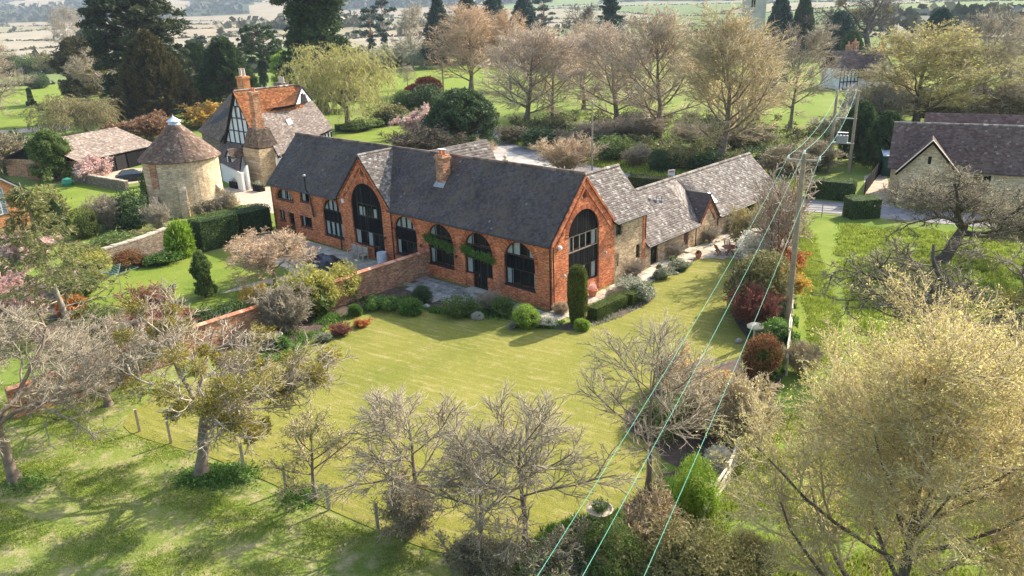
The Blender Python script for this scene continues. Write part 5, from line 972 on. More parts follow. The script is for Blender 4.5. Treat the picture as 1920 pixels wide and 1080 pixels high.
plant('twigbush_flower', 462, 574, 540, 26, 'small yellow forsythia against the wall coping', 'shrub', mats=tg('tw_gold', 'lf_gold')); plant('twigbush_flower', 488, 566, 530, 36, 'larger yellow forsythia against the wall coping', 'shrub', mats=tg('tw_gold', 'lf_gold'))
for x, y, w_, t in ((395, 640, 60, 588), (440, 622, 60, 576)): plant('bush', x, y, t, w_, 'dark ivy mound hanging over the orchard side of the garden wall'+(' , left half' if x < 400 else ', right half'), 'ivy', mats=fo('lf_dark'))
# --- beds beside the barn
BP = [(866, 592, 54, 560, 'bush', fo('lf_mid'), 'round green shrub nearest the dark patio'), (942, 590, 46, 558, 'bush_b', fo('lf_mid'), 'round green shrub below the glazed doors'), (988, 612, 52, 572, 'bush_fine', fo('lf_bright', 'lf_mid'), 'yellow-green cushion shrub near the barn corner'),
      (792, 566, 36, 536, 'bush_fine', fo('lf_dark'), 'clipped purple-green ball shrub on the dark patio edge'), (918, 580, 40, 548, 'twigbush_dense', tg('tw_brown'), 'brown twiggy shrub between two green ones'), (1020, 612, 36, 592, 'bush_b', fo('lf_white', 'lf_mid'), 'white-flowered low plant by the barn corner'),
      (1052, 588, 30, 566, 'twigbush_dense', tg('tw_tan', 'lf_olive'), 'small straw-coloured shrub at the barn corner'), (1093, 618, 28, 598, 'bush_spiky', fo('lf_bright', 'lf_mid'), 'fresh green clump at the foot of the columnar yew'), (1190, 562, 70, 528, 'bush_b', fo('lf_grey', 'lf_mid'), 'grey lavender mound behind the box hedges'),
      (1155, 565, 40, 540, 'twigbush_dense', tg('tw_brown', 'lf_grey'), 'brown heather-like mound by the barn path'), (1240, 522, 34, 502, 'bush_b', fo('lf_grey', 'lf_mid'), 'grey-green rockery shrub below the two pots'), (1275, 506, 36, 486, 'bush_b', fo('lf_grey', 'lf_mid'), 'silvery rockery shrub at the bed end'),
      (735, 580, 40, 556, 'bush_b', fo('lf_herb'), 'green perennial clump by the lawn curve'), (700, 580, 40, 560, 'bush_b', fo('lf_herb'), 'dark perennial clump below the brick wall'), (770, 588, 40, 562, 'bush_spiky', fo('lf_herb'), 'grassy daffodil clump beside the purple ball'),
      (680, 612, 28, 598, 'twigbush_flower', tg('tw_red', 'lf_orange'), 'orange-leaved low clump in the wall border'), (640, 628, 36, 608, 'twigbush_dense', tg('tw_red', 'lf_russet'), 'russet peony shoots in the wall border'), (668, 592, 24, 570, 'bush_spiky', fo('lf_herb'), 'tall green shoots below the wall'), (560, 668, 36, 648, 'bush_b', fo('lf_herb'), 'green groundcover clump at the left lawn edge'),
      (610, 640, 30, 625, 'bush_b', fo('lf_grey'), 'grey groundcover clump in the wall border'), (530, 655, 34, 632, 'bush_b', fo('lf_herb'), 'leafy clump beside the stone urn'), (895, 598, 20, 586, 'bush_spiky', fo('lf_white'), 'white hellebore flowers between shrubs'), (962, 616, 20, 604, 'bush_b', fo('lf_grey'), 'blue-grey tuft at the lawn edge')]
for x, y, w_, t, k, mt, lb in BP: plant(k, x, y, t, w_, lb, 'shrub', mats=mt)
# --- right-hand border
RB = [(1420, 585, 118, 470, 'bush_fine', fo('lf_olive', 'lf_olive'), 'large olive-leaved rounded shrub in the right border'), (1412, 612, 82, 536, 'twigbush_dense', tg('tw_red', 'lf_russet'), 'dark red twiggy dome in the right border'), (1428, 492, 90, 430, 'bush_fine', fo('lf_white', 'lf_cream'), 'white blossoming shrub beside the terrace table'),
      (1474, 512, 66, 470, 'twigbush_flower', tg('tw_red', 'lf_orange'), 'orange-flowering shrub near the wooden pole'), (1482, 556, 52, 500, 'twigbush_flower', tg('tw_gold', 'lf_amber'), 'amber-tinted shrub left of the wooden pole'), (1462, 590, 44, 540, 'bush', fo('lf_grey', 'lf_mid'), 'grey-green shrub between the red dome and the pole'),
      (1460, 640, 60, 600, 'bush_b', fo('lf_herb'), 'leafy green groundcover by the rustic rail'), (1426, 706, 68, 626, 'bush_fine', fo('lf_russet', 'lf_mid'), 'russet and green rounded shrub below the stone birdbath'), (1290, 740, 110, 672, 'twigbush_flower', tg('tw_brown', 'lf_amber'), 'amber-flowering berberis behind the bare fruit tree'),
      (1240, 800, 100, 745, 'bush_big', fo('lf_mid'), 'yellow-green shrub at the foot of the amber berberis'), (1320, 790, 90, 735, 'bush_big', fo('lf_dark'), 'dark evergreen shrub above the bare soil'), (1372, 830, 140, 710, 'twigbush_dense', tg('tw_gold', 'lf_cream'), 'wide pale twiggy shrub between soil bed and budding tree'),
      (1304, 972, 84, 862, 'bush_big', fo('lf_bright', 'lf_bright'), 'rounded bright green shrub by the split-log rail'), (1345, 880, 46, 842, 'bush_spiky', fo('lf_white', 'lf_mid'), 'white-flowering shrub at the top of the split-log rail'), (1290, 1130, 190, 1000, 'bush_big', fo('lf_olive', 'lf_olive'), 'grey-green evergreen shrub at the bottom edge'),
      (1140, 1100, 120, 990, 'bush_big', fo('lf_mid', 'lf_olive'), 'leafy shrub below the planted urn'), (1050, 1110, 140, 1012, 'twigbush_leafy', tg('tw_brown', 'lf_mid'), 'bramble tangle at bottom centre'), (1215, 1040, 120, 930, 'twigbush_leafy', tg('tw_tan', 'lf_olive'), 'brown bramble bush right of the planted urn'),
      (900, 1100, 120, 1005, 'twigbush_leafy', tg('tw_grey', 'lf_olive'), 'twiggy undergrowth bush below the leaning thorn tree'), (770, 1000, 110, 900, 'twigbush_leafy', tg('tw_brown', 'lf_olive'), 'brown undergrowth bush round the small bare tree'), (1400, 1080, 100, 1000, 'bush_big', fo('lf_olive', 'lf_olive'), 'dark shrub under the edge of the budding tree'),
      (1400, 470, 60, 392, 'twigbush_leafy', tg('tw_gold', 'lf_yellow'), 'yellow-green twiggy shrub at the end of the low barn'), (1448, 640, 40, 618, 'bush_b', fo('lf_grey'), 'grey cushion plant by the birdbath'), (1455, 445, 90, 380, 'twigbush_leafy', tg('tw_brown', 'lf_olive'), 'brown shrub at the far end of the terrace'), (1500, 700, 60, 640, 'twigbush_dense', tg('tw_gold', 'lf_cream'), 'straw-coloured shrub right of the rustic rail')]
for x, y, w_, t, k, mt, lb in RB: plant(k, x, y, t, w_, lb, 'shrub', mats=mt)
twiggy('coppice', 56, 'tw_brown', 11, H=3, wide=20, up=.12, tiers=(6, 5, 5), twr=.009)
plant('coppice', 1458, 500, 292, 110, 'tall multi-stemmed coppery tree at the terrace end', mats={'stems': 'bark_red'})
# scrub along the lane verge
VG = [(960, 266, 60, 236, 'twigbush_leafy'), (1010, 276, 70, 240, 'bush_b'), (1060, 276, 60, 246, 'twigbush_leafy'), (1105, 290, 60, 258, 'bush_b'), (1150, 300, 70, 262, 'bush'), (1195, 312, 60, 272, 'twigbush_leafy'), (1237, 322, 44, 280, 'bush_fine'), (1275, 318, 56, 280, 'bush'), (1320, 322, 60, 286, 'bush_b'), (1385, 318, 60, 288, 'bush_b'), (1440, 312, 70, 278, 'bush'), (1120, 262, 80, 222, 'twigbush'), (1200, 258, 90, 214, 'twigbush_dense'), (1290, 262, 80, 230, 'twigbush'), (1400, 275, 90, 238, 'twigbush_leafy'), (1180, 238, 60, 212, 'bush_b'), (1040, 248, 50, 222, 'bush')]
vl = ['first', 'second', 'third', 'fourth', 'fifth', 'sixth', 'seventh', 'eighth', 'ninth', 'tenth', 'eleventh', 'twelfth', 'thirteenth', 'fourteenth', 'fifteenth', 'sixteenth', 'seventeenth']
for i, (x, y, w_, t, k) in enumerate(sorted(VG)):
    mt = tg('tw_brown', 'lf_olive') if k.startswith('twig') else fo(['lf_mid', 'lf_dark', 'lf_olive'][i % 3] if x != 1237 else 'lf_dark')
    plant(k, x, y, t, w_, ('squared dark green bush' if x == 1237 else 'bare twiggy scrub bush' if k.startswith('twig') else 'leafy green bush')+' on the lane verge, '+vl[i]+' from the yard', 'bush', 'bushes on the lane verge', mats=mt)
# --- clipped hedges: solid core under a skin of leaves
def hedge(pts, width, hgt, mat, label, group=None, leaf=.09, dens=170, cat='hedge', rnd=.12, name='hedge'):
    g = np.random.default_rng(int(abs(pts[0][0]*10)) % 9999); r = empty(name, Vector((pts[0][0], pts[0][1], 0)), 0, label, cat, group); P0 = np.array([pts[0][0], pts[0][1], 0]); mb = MB(); Q = []
    for a, b in zip(pts[:-1], pts[1:]):
        a, b = np.array([a[0], a[1], 0.])-P0, np.array([b[0], b[1], 0.])-P0; L = np.linalg.norm(b-a); u = (b-a)/L; v = np.array([-u[1], u[0], 0]); w2 = width/2
        c = [a-v*w2*.9, b-v*w2*.9, b+v*w2*.9, a+v*w2*.9]; mb.add([tuple(p) for p in c]+[tuple(p*1+np.array([0, 0, hgt*.93])) for p in c], [(0,3,2,1),(4,5,6,7),(0,1,5,4),(1,2,6,5),(2,3,7,6),(3,0,4,7)], .1)
        def face(n, f):
            s, t = g.random(n), g.random(n); p, nn = f(s[:, None], t[:, None]); k = .05*np.sin(p[:, 0:1]*2.3+p[:, 2:3]*3)+.04*np.sin(p[:, 1:2]*3.1+1); Q.append(p+nn*(k+g.normal(0, .025, (n, 1))-rnd*.5*np.clip((p[:, 2:3]/hgt-.8)*5, 0, 1)*(np.abs(nn[:, 2:3]) < .5)))
        one = lambda v_, s: np.repeat(np.array(v_)[None], len(s), 0); up_ = np.array([0, 0, 1.])
        face(int(L*hgt*dens), lambda s, t: (a+u*L*s-v*w2+up_*hgt*t, one(-v, s))); face(int(L*hgt*dens), lambda s, t: (a+u*L*s+v*w2+up_*hgt*t, one(v, s)))
        face(int(L*width*dens), lambda s, t: (a+u*L*s+v*(t-.5)*width+up_*hgt, one(up_, s))); face(int(width*hgt*dens), lambda s, t: (a+v*(s-.5)*width+up_*hgt*t, one(-u, s))); face(int(width*hgt*dens), lambda s, t: (b+v*(s-.5)*width+up_*hgt*t, one(u, s)))
    mb.build('core', M['lf_dark'] if mat != 'lf_box' else M['lf_mid'], r); link('leaves', leafmesh('leaves', np.concatenate(Q), leaf, M[mat], g, 1.3), r, kind='stuff'); return r
A2 = lambda x, y: tuple(at(x, y)[:2])
hedge([A2(1110, 600), A2(1165, 574)], .95, .95, 'lf_box', 'clipped box hedge block nearest the columnar yew', 'box hedge blocks', .06, 420, rnd=.03)
hedge([A2(1176, 573), A2(1212, 551)], .95, .95, 'lf_box', 'clipped box hedge block behind its longer neighbour', 'box hedge blocks', .06, 420, rnd=.03)
hedge([A2(372, 470), A2(440, 452)], 2.2, 3.0, 'lf_mid', 'big clipped yew hedge, near block left of the barn'); hedge([A2(446, 446), A2(500, 432)], 2.4, 2.7, 'lf_dark', 'clipped dark hedge block touching the barn end')
hedge([A2(1512, 368), A2(1600, 376)], 1.8, 2.1, 'lf_mid', 'square clipped roadside hedge below the transformer poles'); hedge([A2(1588, 408), A2(1640, 405)], 2.0, 2.0, 'lf_mid', 'clipped hedge block beside the railing gate'); hedge([A2(1870, 440), A2(2050, 452)], 1.8, 1.6, 'lf_box', 'yellowish clipped hedge in front of the stone cottage')
hedge([A2(12, 300), A2(80, 290)], 2, 2.2, 'lf_dark', 'dark hedge behind the ivy-covered tree'); hedge([A2(1180, 352), A2(1330, 362), A2(1440, 372)], 1.6, 1.5, 'far_hedge' if False else 'lf_yew', 'low brown hedge along the lane behind the stone barn'); hedge([A2(630, 246), A2(720, 238)], 1.5, 1.2, 'lf_mid', 'low hedge bounding the cottage lawn')
# columnar yew, pyramid, park pillar
def shaped(prof, label, px, py, H, mat, n=9000, name='topiary', cat='topiary', size=.075):
    g = np.random.default_rng(int(px)); b = at(px, py); r = empty(name, b, 0, label, cat); t = g.random(n); a = g.random(n)*6.283; rad = np.interp(t, *zip(*prof)); rad = rad*(1+.05*np.sin(a*7+t*9)+.03*np.sin(a*13)); p = np.stack([np.cos(a)*rad, np.sin(a)*rad, t*H], 1)+g.normal(0, .02, (n, 3))
    link('leaves', leafmesh('leaves', p, size, M[mat], g, 2.0, np.stack([np.cos(a)*.3, np.sin(a)*.3, np.ones(n)], 1)), r, kind='stuff'); MB().lathe([(x[1]*.9, x[0]*H*.985) for x in prof], 12).build('core', M['lf_dark' if mat != 'lf_box' else 'lf_mid'], r); return r
shaped([(0, .38), (.1, .5), (.4, .62), (.8, .6), (.93, .5), (1, .2)], 'tall columnar clipped yew standing at the corner of the barn path', 1083, 606, 4.05, 'lf_box', 14000, 'columnar_yew', 'yew')
shaped([(0, 1.35), (.1, 1.45), (.9, .25), (1, .04)], 'dark pyramid yew on the lawn by the brick gable', 113, 440, 3.6, 'lf_dark')
shaped([(0, 1.2), (.22, 1.2), (.24, .7), (.95, .45), (1, .1)], 'dark tiered topiary pillar on the park lawn', 60, 198, 4.6, 'lf_dark', 4000, size=.2)
# --- climbers on the barn
def climber(W, path, label, mat, parent_loc, n=3600, thick=.36, lsize=.12):
    g = np.random.default_rng(3); r = empty('climber', parent_loc[0], parent_loc[1], label, 'climber'); P = np.array([tuple(W.p(a, z, .12)) for a, z in path]); t = g.random(n)*(len(P)-1); i = t.astype(int); q = P[i]+(P[i+1]-P[i])*(t-i)[:, None]; w_ = np.array(path)[:, 0]
    dn = .5+.5*np.sin(t*2.1); q = q[g.random(n) < .25+.75*dn]; q = q+g.normal(0, thick*.6, q.shape)*np.array([.8, .35, .8]); q[:, 1] = np.minimum(q[:, 1], -.03)
    link('foliage', leafmesh('foliage', q, lsize, M[mat], g, 1.2), r, kind='stuff'); MB().tube([W.p(a, z, .07) for a, z in path], .03, 5).build('stem', M['bark'], r); return r
climber(FW, [(-12.95, 3.2), (-12.3, 3.15), (-11.5, 2.95), (-10.7, 2.85), (-10.0, 2.75)], 'green climber trained across the third arch of the barn', 'lf_herb', (HO, HYAW))
climber(FW, [(-8.75, 3.05), (-8.1, 2.95), (-7.4, 2.8), (-6.7, 2.75), (-6.0, 2.8), (-5.6, 2.65)], 'green climber trained across the arch over the glazed doors', 'lf_herb', (HO, HYAW), 3400)
# --- rough grass and bed cover
def scatter(name, pix, n, size, mat, label, cat, el=2.5, seed=1, hgt=.12, clump=0, tuft=0):
    g = np.random.default_rng(seed); poly = [tuple(at(*p)[:2]) for p in pix]; xs, ys = zip(*poly); X = g.uniform(min(xs), max(xs), n*3); Y = g.uniform(min(ys), max(ys), n*3); px_, py_ = np.array(poly).T; ins = np.zeros(len(X), bool); j = len(poly)-1
    for i in range(len(poly)):
        cnd = (py_[i] > Y) != (py_[j] > Y); xx = (px_[j]-px_[i])*(Y-py_[i])/(py_[j]-py_[i]+1e-12)+px_[i]; ins ^= cnd & (X < xx); j = i
    if clump: ins &= (np.sin(X*1.3+np.sin(Y*.9)*2)+np.sin(Y*1.7+X*.6)+g.normal(0, .5, len(X))) > clump
    X, Y = X[ins][:n], Y[ins][:n]
    if tuft: X = np.repeat(X[:n//tuft], tuft); Y = np.repeat(Y[:n//tuft], tuft); X = X+g.normal(0, .17, len(X)); Y = Y+g.normal(0, .17, len(Y))
    m_ = len(X); h_ = hgt*(.5+.5*np.abs(np.sin(X*2.1)*np.cos(Y*1.7)))+g.random(m_)*hgt
    b = np.stack([X, Y, np.full(m_, .01)], 1); d = g.normal(0, .35, (m_, 3))*h_[:, None]; d[:, 2] = h_; s_ = nz(g.normal(size=(m_, 3))*np.array([1, 1, 0]))*size
    V = np.stack([b-s_, b+s_, b+d], 1).reshape(-1, 3); return link(name, npmesh(name, V, np.arange(m_*3).reshape(-1, 3), g.random(m_), M[mat]), None, label=label, cat=cat, kind='stuff')
MEAD = [(1578, 420), (1640, 424), (1920, 445), (2060, 560), (2060, 760), (1700, 700), (1600, 640), (1585, 540), (1566, 470)]
scatter('meadow_grass', MEAD, 110000, .045, 'lf_grass', 'long tufted grass of the orchard meadow', 'grass', seed=2, hgt=.18, clump=-1.2, tuft=26)
scatter('meadow_grass', [(1500, 420), (1522, 440), (1545, 520), (1575, 600), (1580, 680), (1530, 690), (1518, 600), (1495, 480)], 42000, .04, 'lf_grass', 'strip of long grass beside the mown path', 'grass', seed=3, hgt=.16, clump=-1.2, tuft=26)
scatter('orchard_grass', [(-300, 780), (120, 700), (250, 770), (330, 840), (540, 935), (720, 1010), (860, 1090), (-500, 1200)], 120000, .022, 'lf_grass', 'short rough orchard grass in the lower left', 'grass', seed=4, hgt=.05, clump=.1)
scatter('understorey_grass', [(1340, 900), (1480, 760), (1900, 760), (2100, 900), (2100, 1250), (1200, 1250)], 80000, .035, 'lf_grass', 'grass and weeds under the budding trees', 'grass', seed=5, hgt=.18, clump=-.6, tuft=20)
scatter('groundcover', [(1420, 590), (1490, 560), (1500, 640), (1470, 700), (1400, 760), (1390, 680), (1405, 640)], 9000, .06, 'lf_herb', 'leafy groundcover in the right border', 'groundcover', seed=6, hgt=.18, clump=-.2)
scatter('groundcover', [(455, 700), (540, 672), (600, 628), (668, 594), (735, 577), (770, 575), (800, 560), (740, 545), (660, 560), (590, 600), (500, 640)], 9000, .05, 'lf_herb', 'leafy groundcover of the border under the brick wall', 'groundcover', seed=7, hgt=.16, clump=.1)
scatter('groundcover', [(780, 574), (860, 580), (940, 584), (1010, 600), (1060, 604), (1040, 617), (960, 606), (880, 596), (806, 588)], 7000, .05, 'lf_herb', 'low perennials between the shrubs below the dark patio', 'groundcover', seed=17, hgt=.15, clump=-.2)
scatter('groundcover', [(1110, 600), (1215, 545), (1200, 530), (1290, 492), (1300, 497), (1230, 525), (1228, 560), (1170, 594), (1110, 616)], 4000, .05, 'lf_grey', 'silvery low plants along the terrace bed', 'groundcover', seed=18, hgt=.14, clump=-.2)
scatter('groundcover', [(860, 1040), (1000, 1000), (1150, 960), (1250, 900), (1330, 900), (1300, 1150), (900, 1150)], 24000, .05, 'lf_herb', 'weeds and ivy under the thicket', 'groundcover', seed=8, hgt=.25, clump=-.2)
scatter('verge_grass', [(935, 262), (1060, 300), (1260, 345), (1500, 375), (1500, 310), (1260, 300), (1000, 240)], 40000, .09, 'lf_grass', 'long grass on the lane verge', 'grass', seed=9, hgt=.35, clump=-1.4)
g = np.random.default_rng(77); sc_p = []
for px, py, sx, sy, m_ in [(1010, 244, 60, 10, 40), (1130, 262, 90, 16, 70), (1260, 280, 90, 14, 60), (1400, 268, 80, 20, 50), (1480, 300, 40, 14, 26), (1540, 250, 50, 20, 30), (1180, 225, 160, 10, 60), (1340, 235, 120, 14, 50)]:
    for k in range(m_):
        b = at(px+g.normal()*sx*.6, py+g.normal()*sy*.6); r_ = g.uniform(.5, 1.5); q = nz(g.normal(size=(70, 3)))*(g.random((70, 1))**.5)*r_*np.array([1.2, 1.2, .8]); q[:, 2] += r_*.6; sc_p.append(q+np.array(b))
sc_p = np.concatenate(sc_p); link('undergrowth', leafmesh('undergrowth', sc_p, .34, M['lf_scrub'], g, 1.6), None, label='tangled scrub and ivy on the bank under the bare limes', cat='undergrowth', kind='stuff')
for px, py, n_, lb in ((385, 895, 3200, 'nettle patch at the foot of the mistletoe tree'), (430, 893, 3600, 'nettle patch between the mistletoe tree and the fence'), (48, 908, 900, 'nettle tuft at the foot of the leaning apple tree'), (570, 932, 1200, 'grass tuft at the foot of the greening tree')):
    b = at(px, py); g = np.random.default_rng(px); q = g.normal(0, .7, (n_, 3))*np.array([1, .7, 0]); q[:, 2] = g.random(n_)*.35*np.exp(-(q[:, 0]**2+q[:, 1]**2)); link('weeds', leafmesh('weeds', q, .10, M['lf_herb'], g, 1.5), None, b, label=lb, cat='weeds', kind='stuff')

# ================================================================== other buildings
# --- round dovecote
DC = at(340, 392); DC = Vector((-36.4, 84.6, 0)); dv = empty('dovecote', DC, 0, 'round stone dovecote with conical clay-tiled roof and lead cap', 'dovecote')
DR, DE, DA = 3.95, 6.15, 9.75; mb = MB(); n_ = 40
for i in range(n_):
    t0, t1 = 2*math.pi*i/n_, 2*math.pi*(i+1)/n_
    for z0, z1, k in ((-.1, 2.5, 1.04), (2.5, DE, 1.0)):
        k2 = 1.0; mb.add([(math.cos(t0)*DR*k, math.sin(t0)*DR*k, z0), (math.cos(t1)*DR*k, math.sin(t1)*DR*k, z0), (math.cos(t1)*DR*k2, math.sin(t1)*DR*k2, z1), (math.cos(t0)*DR*k2, math.sin(t0)*DR*k2, z1)], [(0,1,2,3)], .5)
mb.build('wall', M['stone_pale'], dv)
cq = []
for i in range(24):
    t0, t1 = 2*math.pi*i/24, 2*math.pi*(i+1)/24; q = lambda t, r, z: (math.cos(t)*r, math.sin(t)*r, z); cq.append((q(t0, DR+.38, DE-.25), q(t1, DR+.38, DE-.25), q(t1, .62, DA-.25), q(t0, .62, DA-.25)))
tiles(cq, 'roof_cone', dv, .24, .19, seed=20); slabroof(cq, dv, 'roof_brown', .08)
MB().lathe([(.95, DA-.65), (.58, DA-.15), (.5, DA+.05), (.78, DA+.03), (.76, DA+.08), (.10, DA+.55), (.04, DA+.65), (0.01, DA+.85)], 12).build('lead_cap', M['leadblue'], dv)
for ang, k in ((-1.25, 1), (-.15, .8)):
    u = Vector((math.cos(ang), math.sin(ang), 0)); v = Vector((-u.y, u.x, 0)); MB().prism([u*(DR-.1)-v*.4, u*(DR+.8)-v*.4, u*(DR+.35)-v*.4+Vector((0, 0, 2.4*k+.6)), u*(DR-.1)-v*.4+Vector((0, 0, 3.3*k+.4))], v*.8, .5).build('buttress', M['stone_pale'], dv)
MB().prism([Vector((math.cos(a), math.sin(a), 0))*(DR+.03)+Vector((0, 0, z)) for a, z in ((-2.1, 3.1), (-1.86, 3.1), (-1.86, DE-.25), (-2.1, DE-.25))], Vector((math.cos(-1.98), math.sin(-1.98), 0))*.04, .5).build('brick_patch', M['brick_wall'], dv)
MB().prism([Vector((math.cos(a), math.sin(a), 0))*(DR+.16)+Vector((0, 0, z)) for a, z in ((-1.98, 1.3), (-1.9, 1.3), (-1.9, 2.1), (-1.94, 2.4), (-1.98, 2.1))], Vector((math.cos(-1.94), math.sin(-1.94), 0))*.03, .5).build('blocked_doorway', M['stone_grey'], dv)
# --- half-timbered cottage (corners found by sighting at their heights)
ct = empty('cottage', at(470, 345), 0, 'half-timbered cottage with steep clay roofs, stone chimney stack and brick shafts', 'cottage'); CO = at(470, 345)
cp = lambda px, py, h: at(px, py, h)-CO
def beam(a, b, w_=.16, r=None): return MB().bar(a, b, w_, .1).build('timber', M['timber'], ct)
gA, gL, gR = cp(438, 172, 11.2), cp(411, 262, 4.3), cp(438, 172, 11.2)
hx = Vector((hc, hs, 0)); hy = Vector((-hs, hc, 0)); gL = gA-hx*4.5-Vector((0, 0, 6.9)); gR = gA+hx*4.5-Vector((0, 0, 6.9)); DEEP = 9.0
MB().prism([gL+hy*.25, Vector((gL.x, gL.y, 0))+hy*.25, Vector((gR.x, gR.y, 0))+hy*.25, gR+hy*.25, gA+hy*.25-Vector((0, 0, .1))], hy*.3, .5).build('gable_wall', M['render'], ct)
q = [(gL-hx*.35-Vector((0,0,.5))-hy*.15, gL-hx*.35-Vector((0,0,.5))+hy*DEEP, gA+hy*DEEP, gA-hy*.15), (gR+hx*.1-hy*.15, gR+hx*.1+hy*DEEP, gA+hy*DEEP, gA-hy*.15)]
q = [[tuple(p+Vector((0, 0, .08))) for p in z] for z in q]; slabroof(q, ct, drop=.1); tiles([q[0]], 'roof_brown', ct, .26, .2, seed=21); tiles([q[1]], 'roof_orange', ct, .26, .2, seed=22)
ridge(gA+Vector((0, 0, .12)), gA+hy*DEEP+Vector((0, 0, .12)), ct, 'roof_slate', .13)
G = lambda a, z: gA+hx*a+hy*.2-Vector((0, 0, z))       # a along the gable, z down from the apex
for a, b, w_ in ((G(-4.4, 6.75), G(0, .15), .22), (G(4.4, 6.75), G(0, .15), .22), (G(-3.3, 5.2), G(3.3, 5.2), .2), (G(-2.2, 3.5), G(2.2, 3.5), .18), (G(-1.15, 1.9), G(1.15, 1.9), .16), (G(-3.3, 6.9), G(-3.3, 5.2), .16), (G(-1.9, 6.9), G(-1.9, 3.1), .16), (G(-.6, 6.9), G(-.6, 1.9), .16), (G(.7, 6.9), G(.7, 1.9), .16), (G(1.9, 6.9), G(1.9, 3.1), .16), (G(-1.0, 1.9), G(-.2, .6), .12), (G(.9, 1.9), G(.2, .6), .12), (G(-4.4, 6.9), G(4.4, 6.9), .22), (G(0, 1.9), G(0, .7), .12)): beam(a, b, w_)
GW = Wall(gA+hy*.25, hx, -hy); window(GW, -1.0, .4, -3.4, -2.0, 2, ct, d=.02, deep=.03); window(GW, -1.9, -.6, -6.7, -5.4, 2, ct, d=.02, deep=.03, mat='white')
# cross wing with gablet and broad faded roof
B0, B1 = cp(515, 161, 11.05), cp(565, 162, 11.05); TL, BL, BR_, TRt = cp(478, 208, 8.6), cp(522, 293, 3.7), cp(625, 240, 5.9), cp(585, 188, 9.0); ML = cp(553, 196, 9.0)
cq1 = [[tuple(p) for p in (TL, ML, B1, B0)], [tuple(p) for p in (BL, BR_, TRt, TL)], [tuple(p) for p in (TL, ML+Vector((0,0,.02)), TRt, ML)]]
rear = B1+hy*4-Vector((0, 0, 2.4)); slabroof([cq1[0], cq1[1]], ct, drop=.3, t=.35); tiles([cq1[0]], 'roof_orange', ct, .26, .2, seed=23); tiles([cq1[1]], 'roof_pink', ct, .30, .22, seed=24)
slabroof([[tuple(p) for p in (TRt, rear-hx*8, B0, B1)]], ct); ridge(B0+Vector((0,0,.08)), B1+Vector((0,0,.08)), ct, 'roof_brown', .13)
MB().prism([ML+Vector((0, 0, -.02)), TRt+Vector((0, 0, -.02)), B1-Vector((0, 0, .12))], -hx*.3, .5).build('gablet', M['render'], ct)
for a, b in ((ML, B1), (TRt, B1), (ML.lerp(TRt, .33), ML.lerp(TRt, .33).lerp(B1, .55)), (ML.lerp(TRt, .7), ML.lerp(TRt, .7).lerp(B1, .5))): beam(a+hx*.08, b+hx*.08, .24)
MB().prism([ML.lerp(TRt, .38)+hx*.06, ML.lerp(TRt, .68)+hx*.06, B1.lerp(ML.lerp(TRt, .5), .35)+hx*.06], hx*.03, .5).build('gablet_window', M['board'], ct)
MB().prism([BL-hx*.3-hy*-.35-Vector((0, 0, .1)), Vector((BL.x, BL.y, 0))-hx*.3+hy*.35, Vector((TL.x, TL.y, 0))-hx*3+hy*.35, TL-hx*3+hy*.35-Vector((0, 0, .15)), TL+hy*.35-Vector((0, 0, .2))], hy*.3, .5).build('side_wall', M['render'], ct)
for t in (.2, .42, .65, .85):
    a = TL.lerp(BL, t)-Vector((0, 0, .25))+hy*.28; beam(a, a-Vector((0, 0, 1.6)), .15)
beam(TL-Vector((0,0,.25))+hy*.25, BL-Vector((0,0,.25))+hy*.25, .2); beam(TL.lerp(BL, .3)-Vector((0,0,1.2))+hy*.24, TL.lerp(BL, .8)-Vector((0,0,1.2))+hy*.24, .14)
a, b = BL-hx*.5, BR_-hx*.5; MB().prism([Vector((a.x, a.y, 0)), Vector((b.x, b.y, 0)), b-Vector((0, 0, .2)), a-Vector((0, 0, .2))], -hx*.3, .5).build('wall', M['render'], ct)
e = BR_-BL; EW = Wall(Vector((BR_.x, BR_.y, 0))-hx*.48, -Vector((e.x, e.y, 0)).normalized(), hx); window(EW, 1.6, 3.2, 3.9, 5.2, 2, ct, d=.03, deep=.03)
for k in (.15, .7, 1.3, 3.4, 4.2): MB().bar(EW.p(k, 3.0, .05), EW.p(k, 5.4, .05), .18, .08).build('timber', M['timber'], ct)
s0 = BL.lerp(TL, .62).lerp(BR_.lerp(TRt, .62), .38); dn_ = (TL-BL).normalized(); al = (BR_-BL).normalized(); up_ = al.cross(dn_); up_ = up_ if up_.z > 0 else -up_
MB().prism([s0+up_*.1, s0+al*.8+up_*.1, s0+al*.8-dn_*1.2+up_*.1, s0-dn_*1.2+up_*.1], up_*.05, .5).build('skylight', M['curtain'], ct)
# left rear range
hl = lambda x, y, z: h2w(x, y, z)-CO
lq = [[tuple(p) for p in (hl(-82, 15.2, 4.5), hl(-70.4, 12.7, 4.2), hl(-67.6, 17, 10.7), hl(-78.3, 20, 10.1))]]
slabroof(lq, ct, drop=.15, t=.2); tiles(lq, 'roof_brown', ct, .26, .2, seed=25)
a, b = hl(-81.6, 15.6, 0), hl(-70.4, 13.1, 0); MB().prism([a, b, b+Vector((0, 0, 4.2)), a+Vector((0, 0, 4.5))], hy*.3, .5).build('wall', M['stone_grey'], ct)
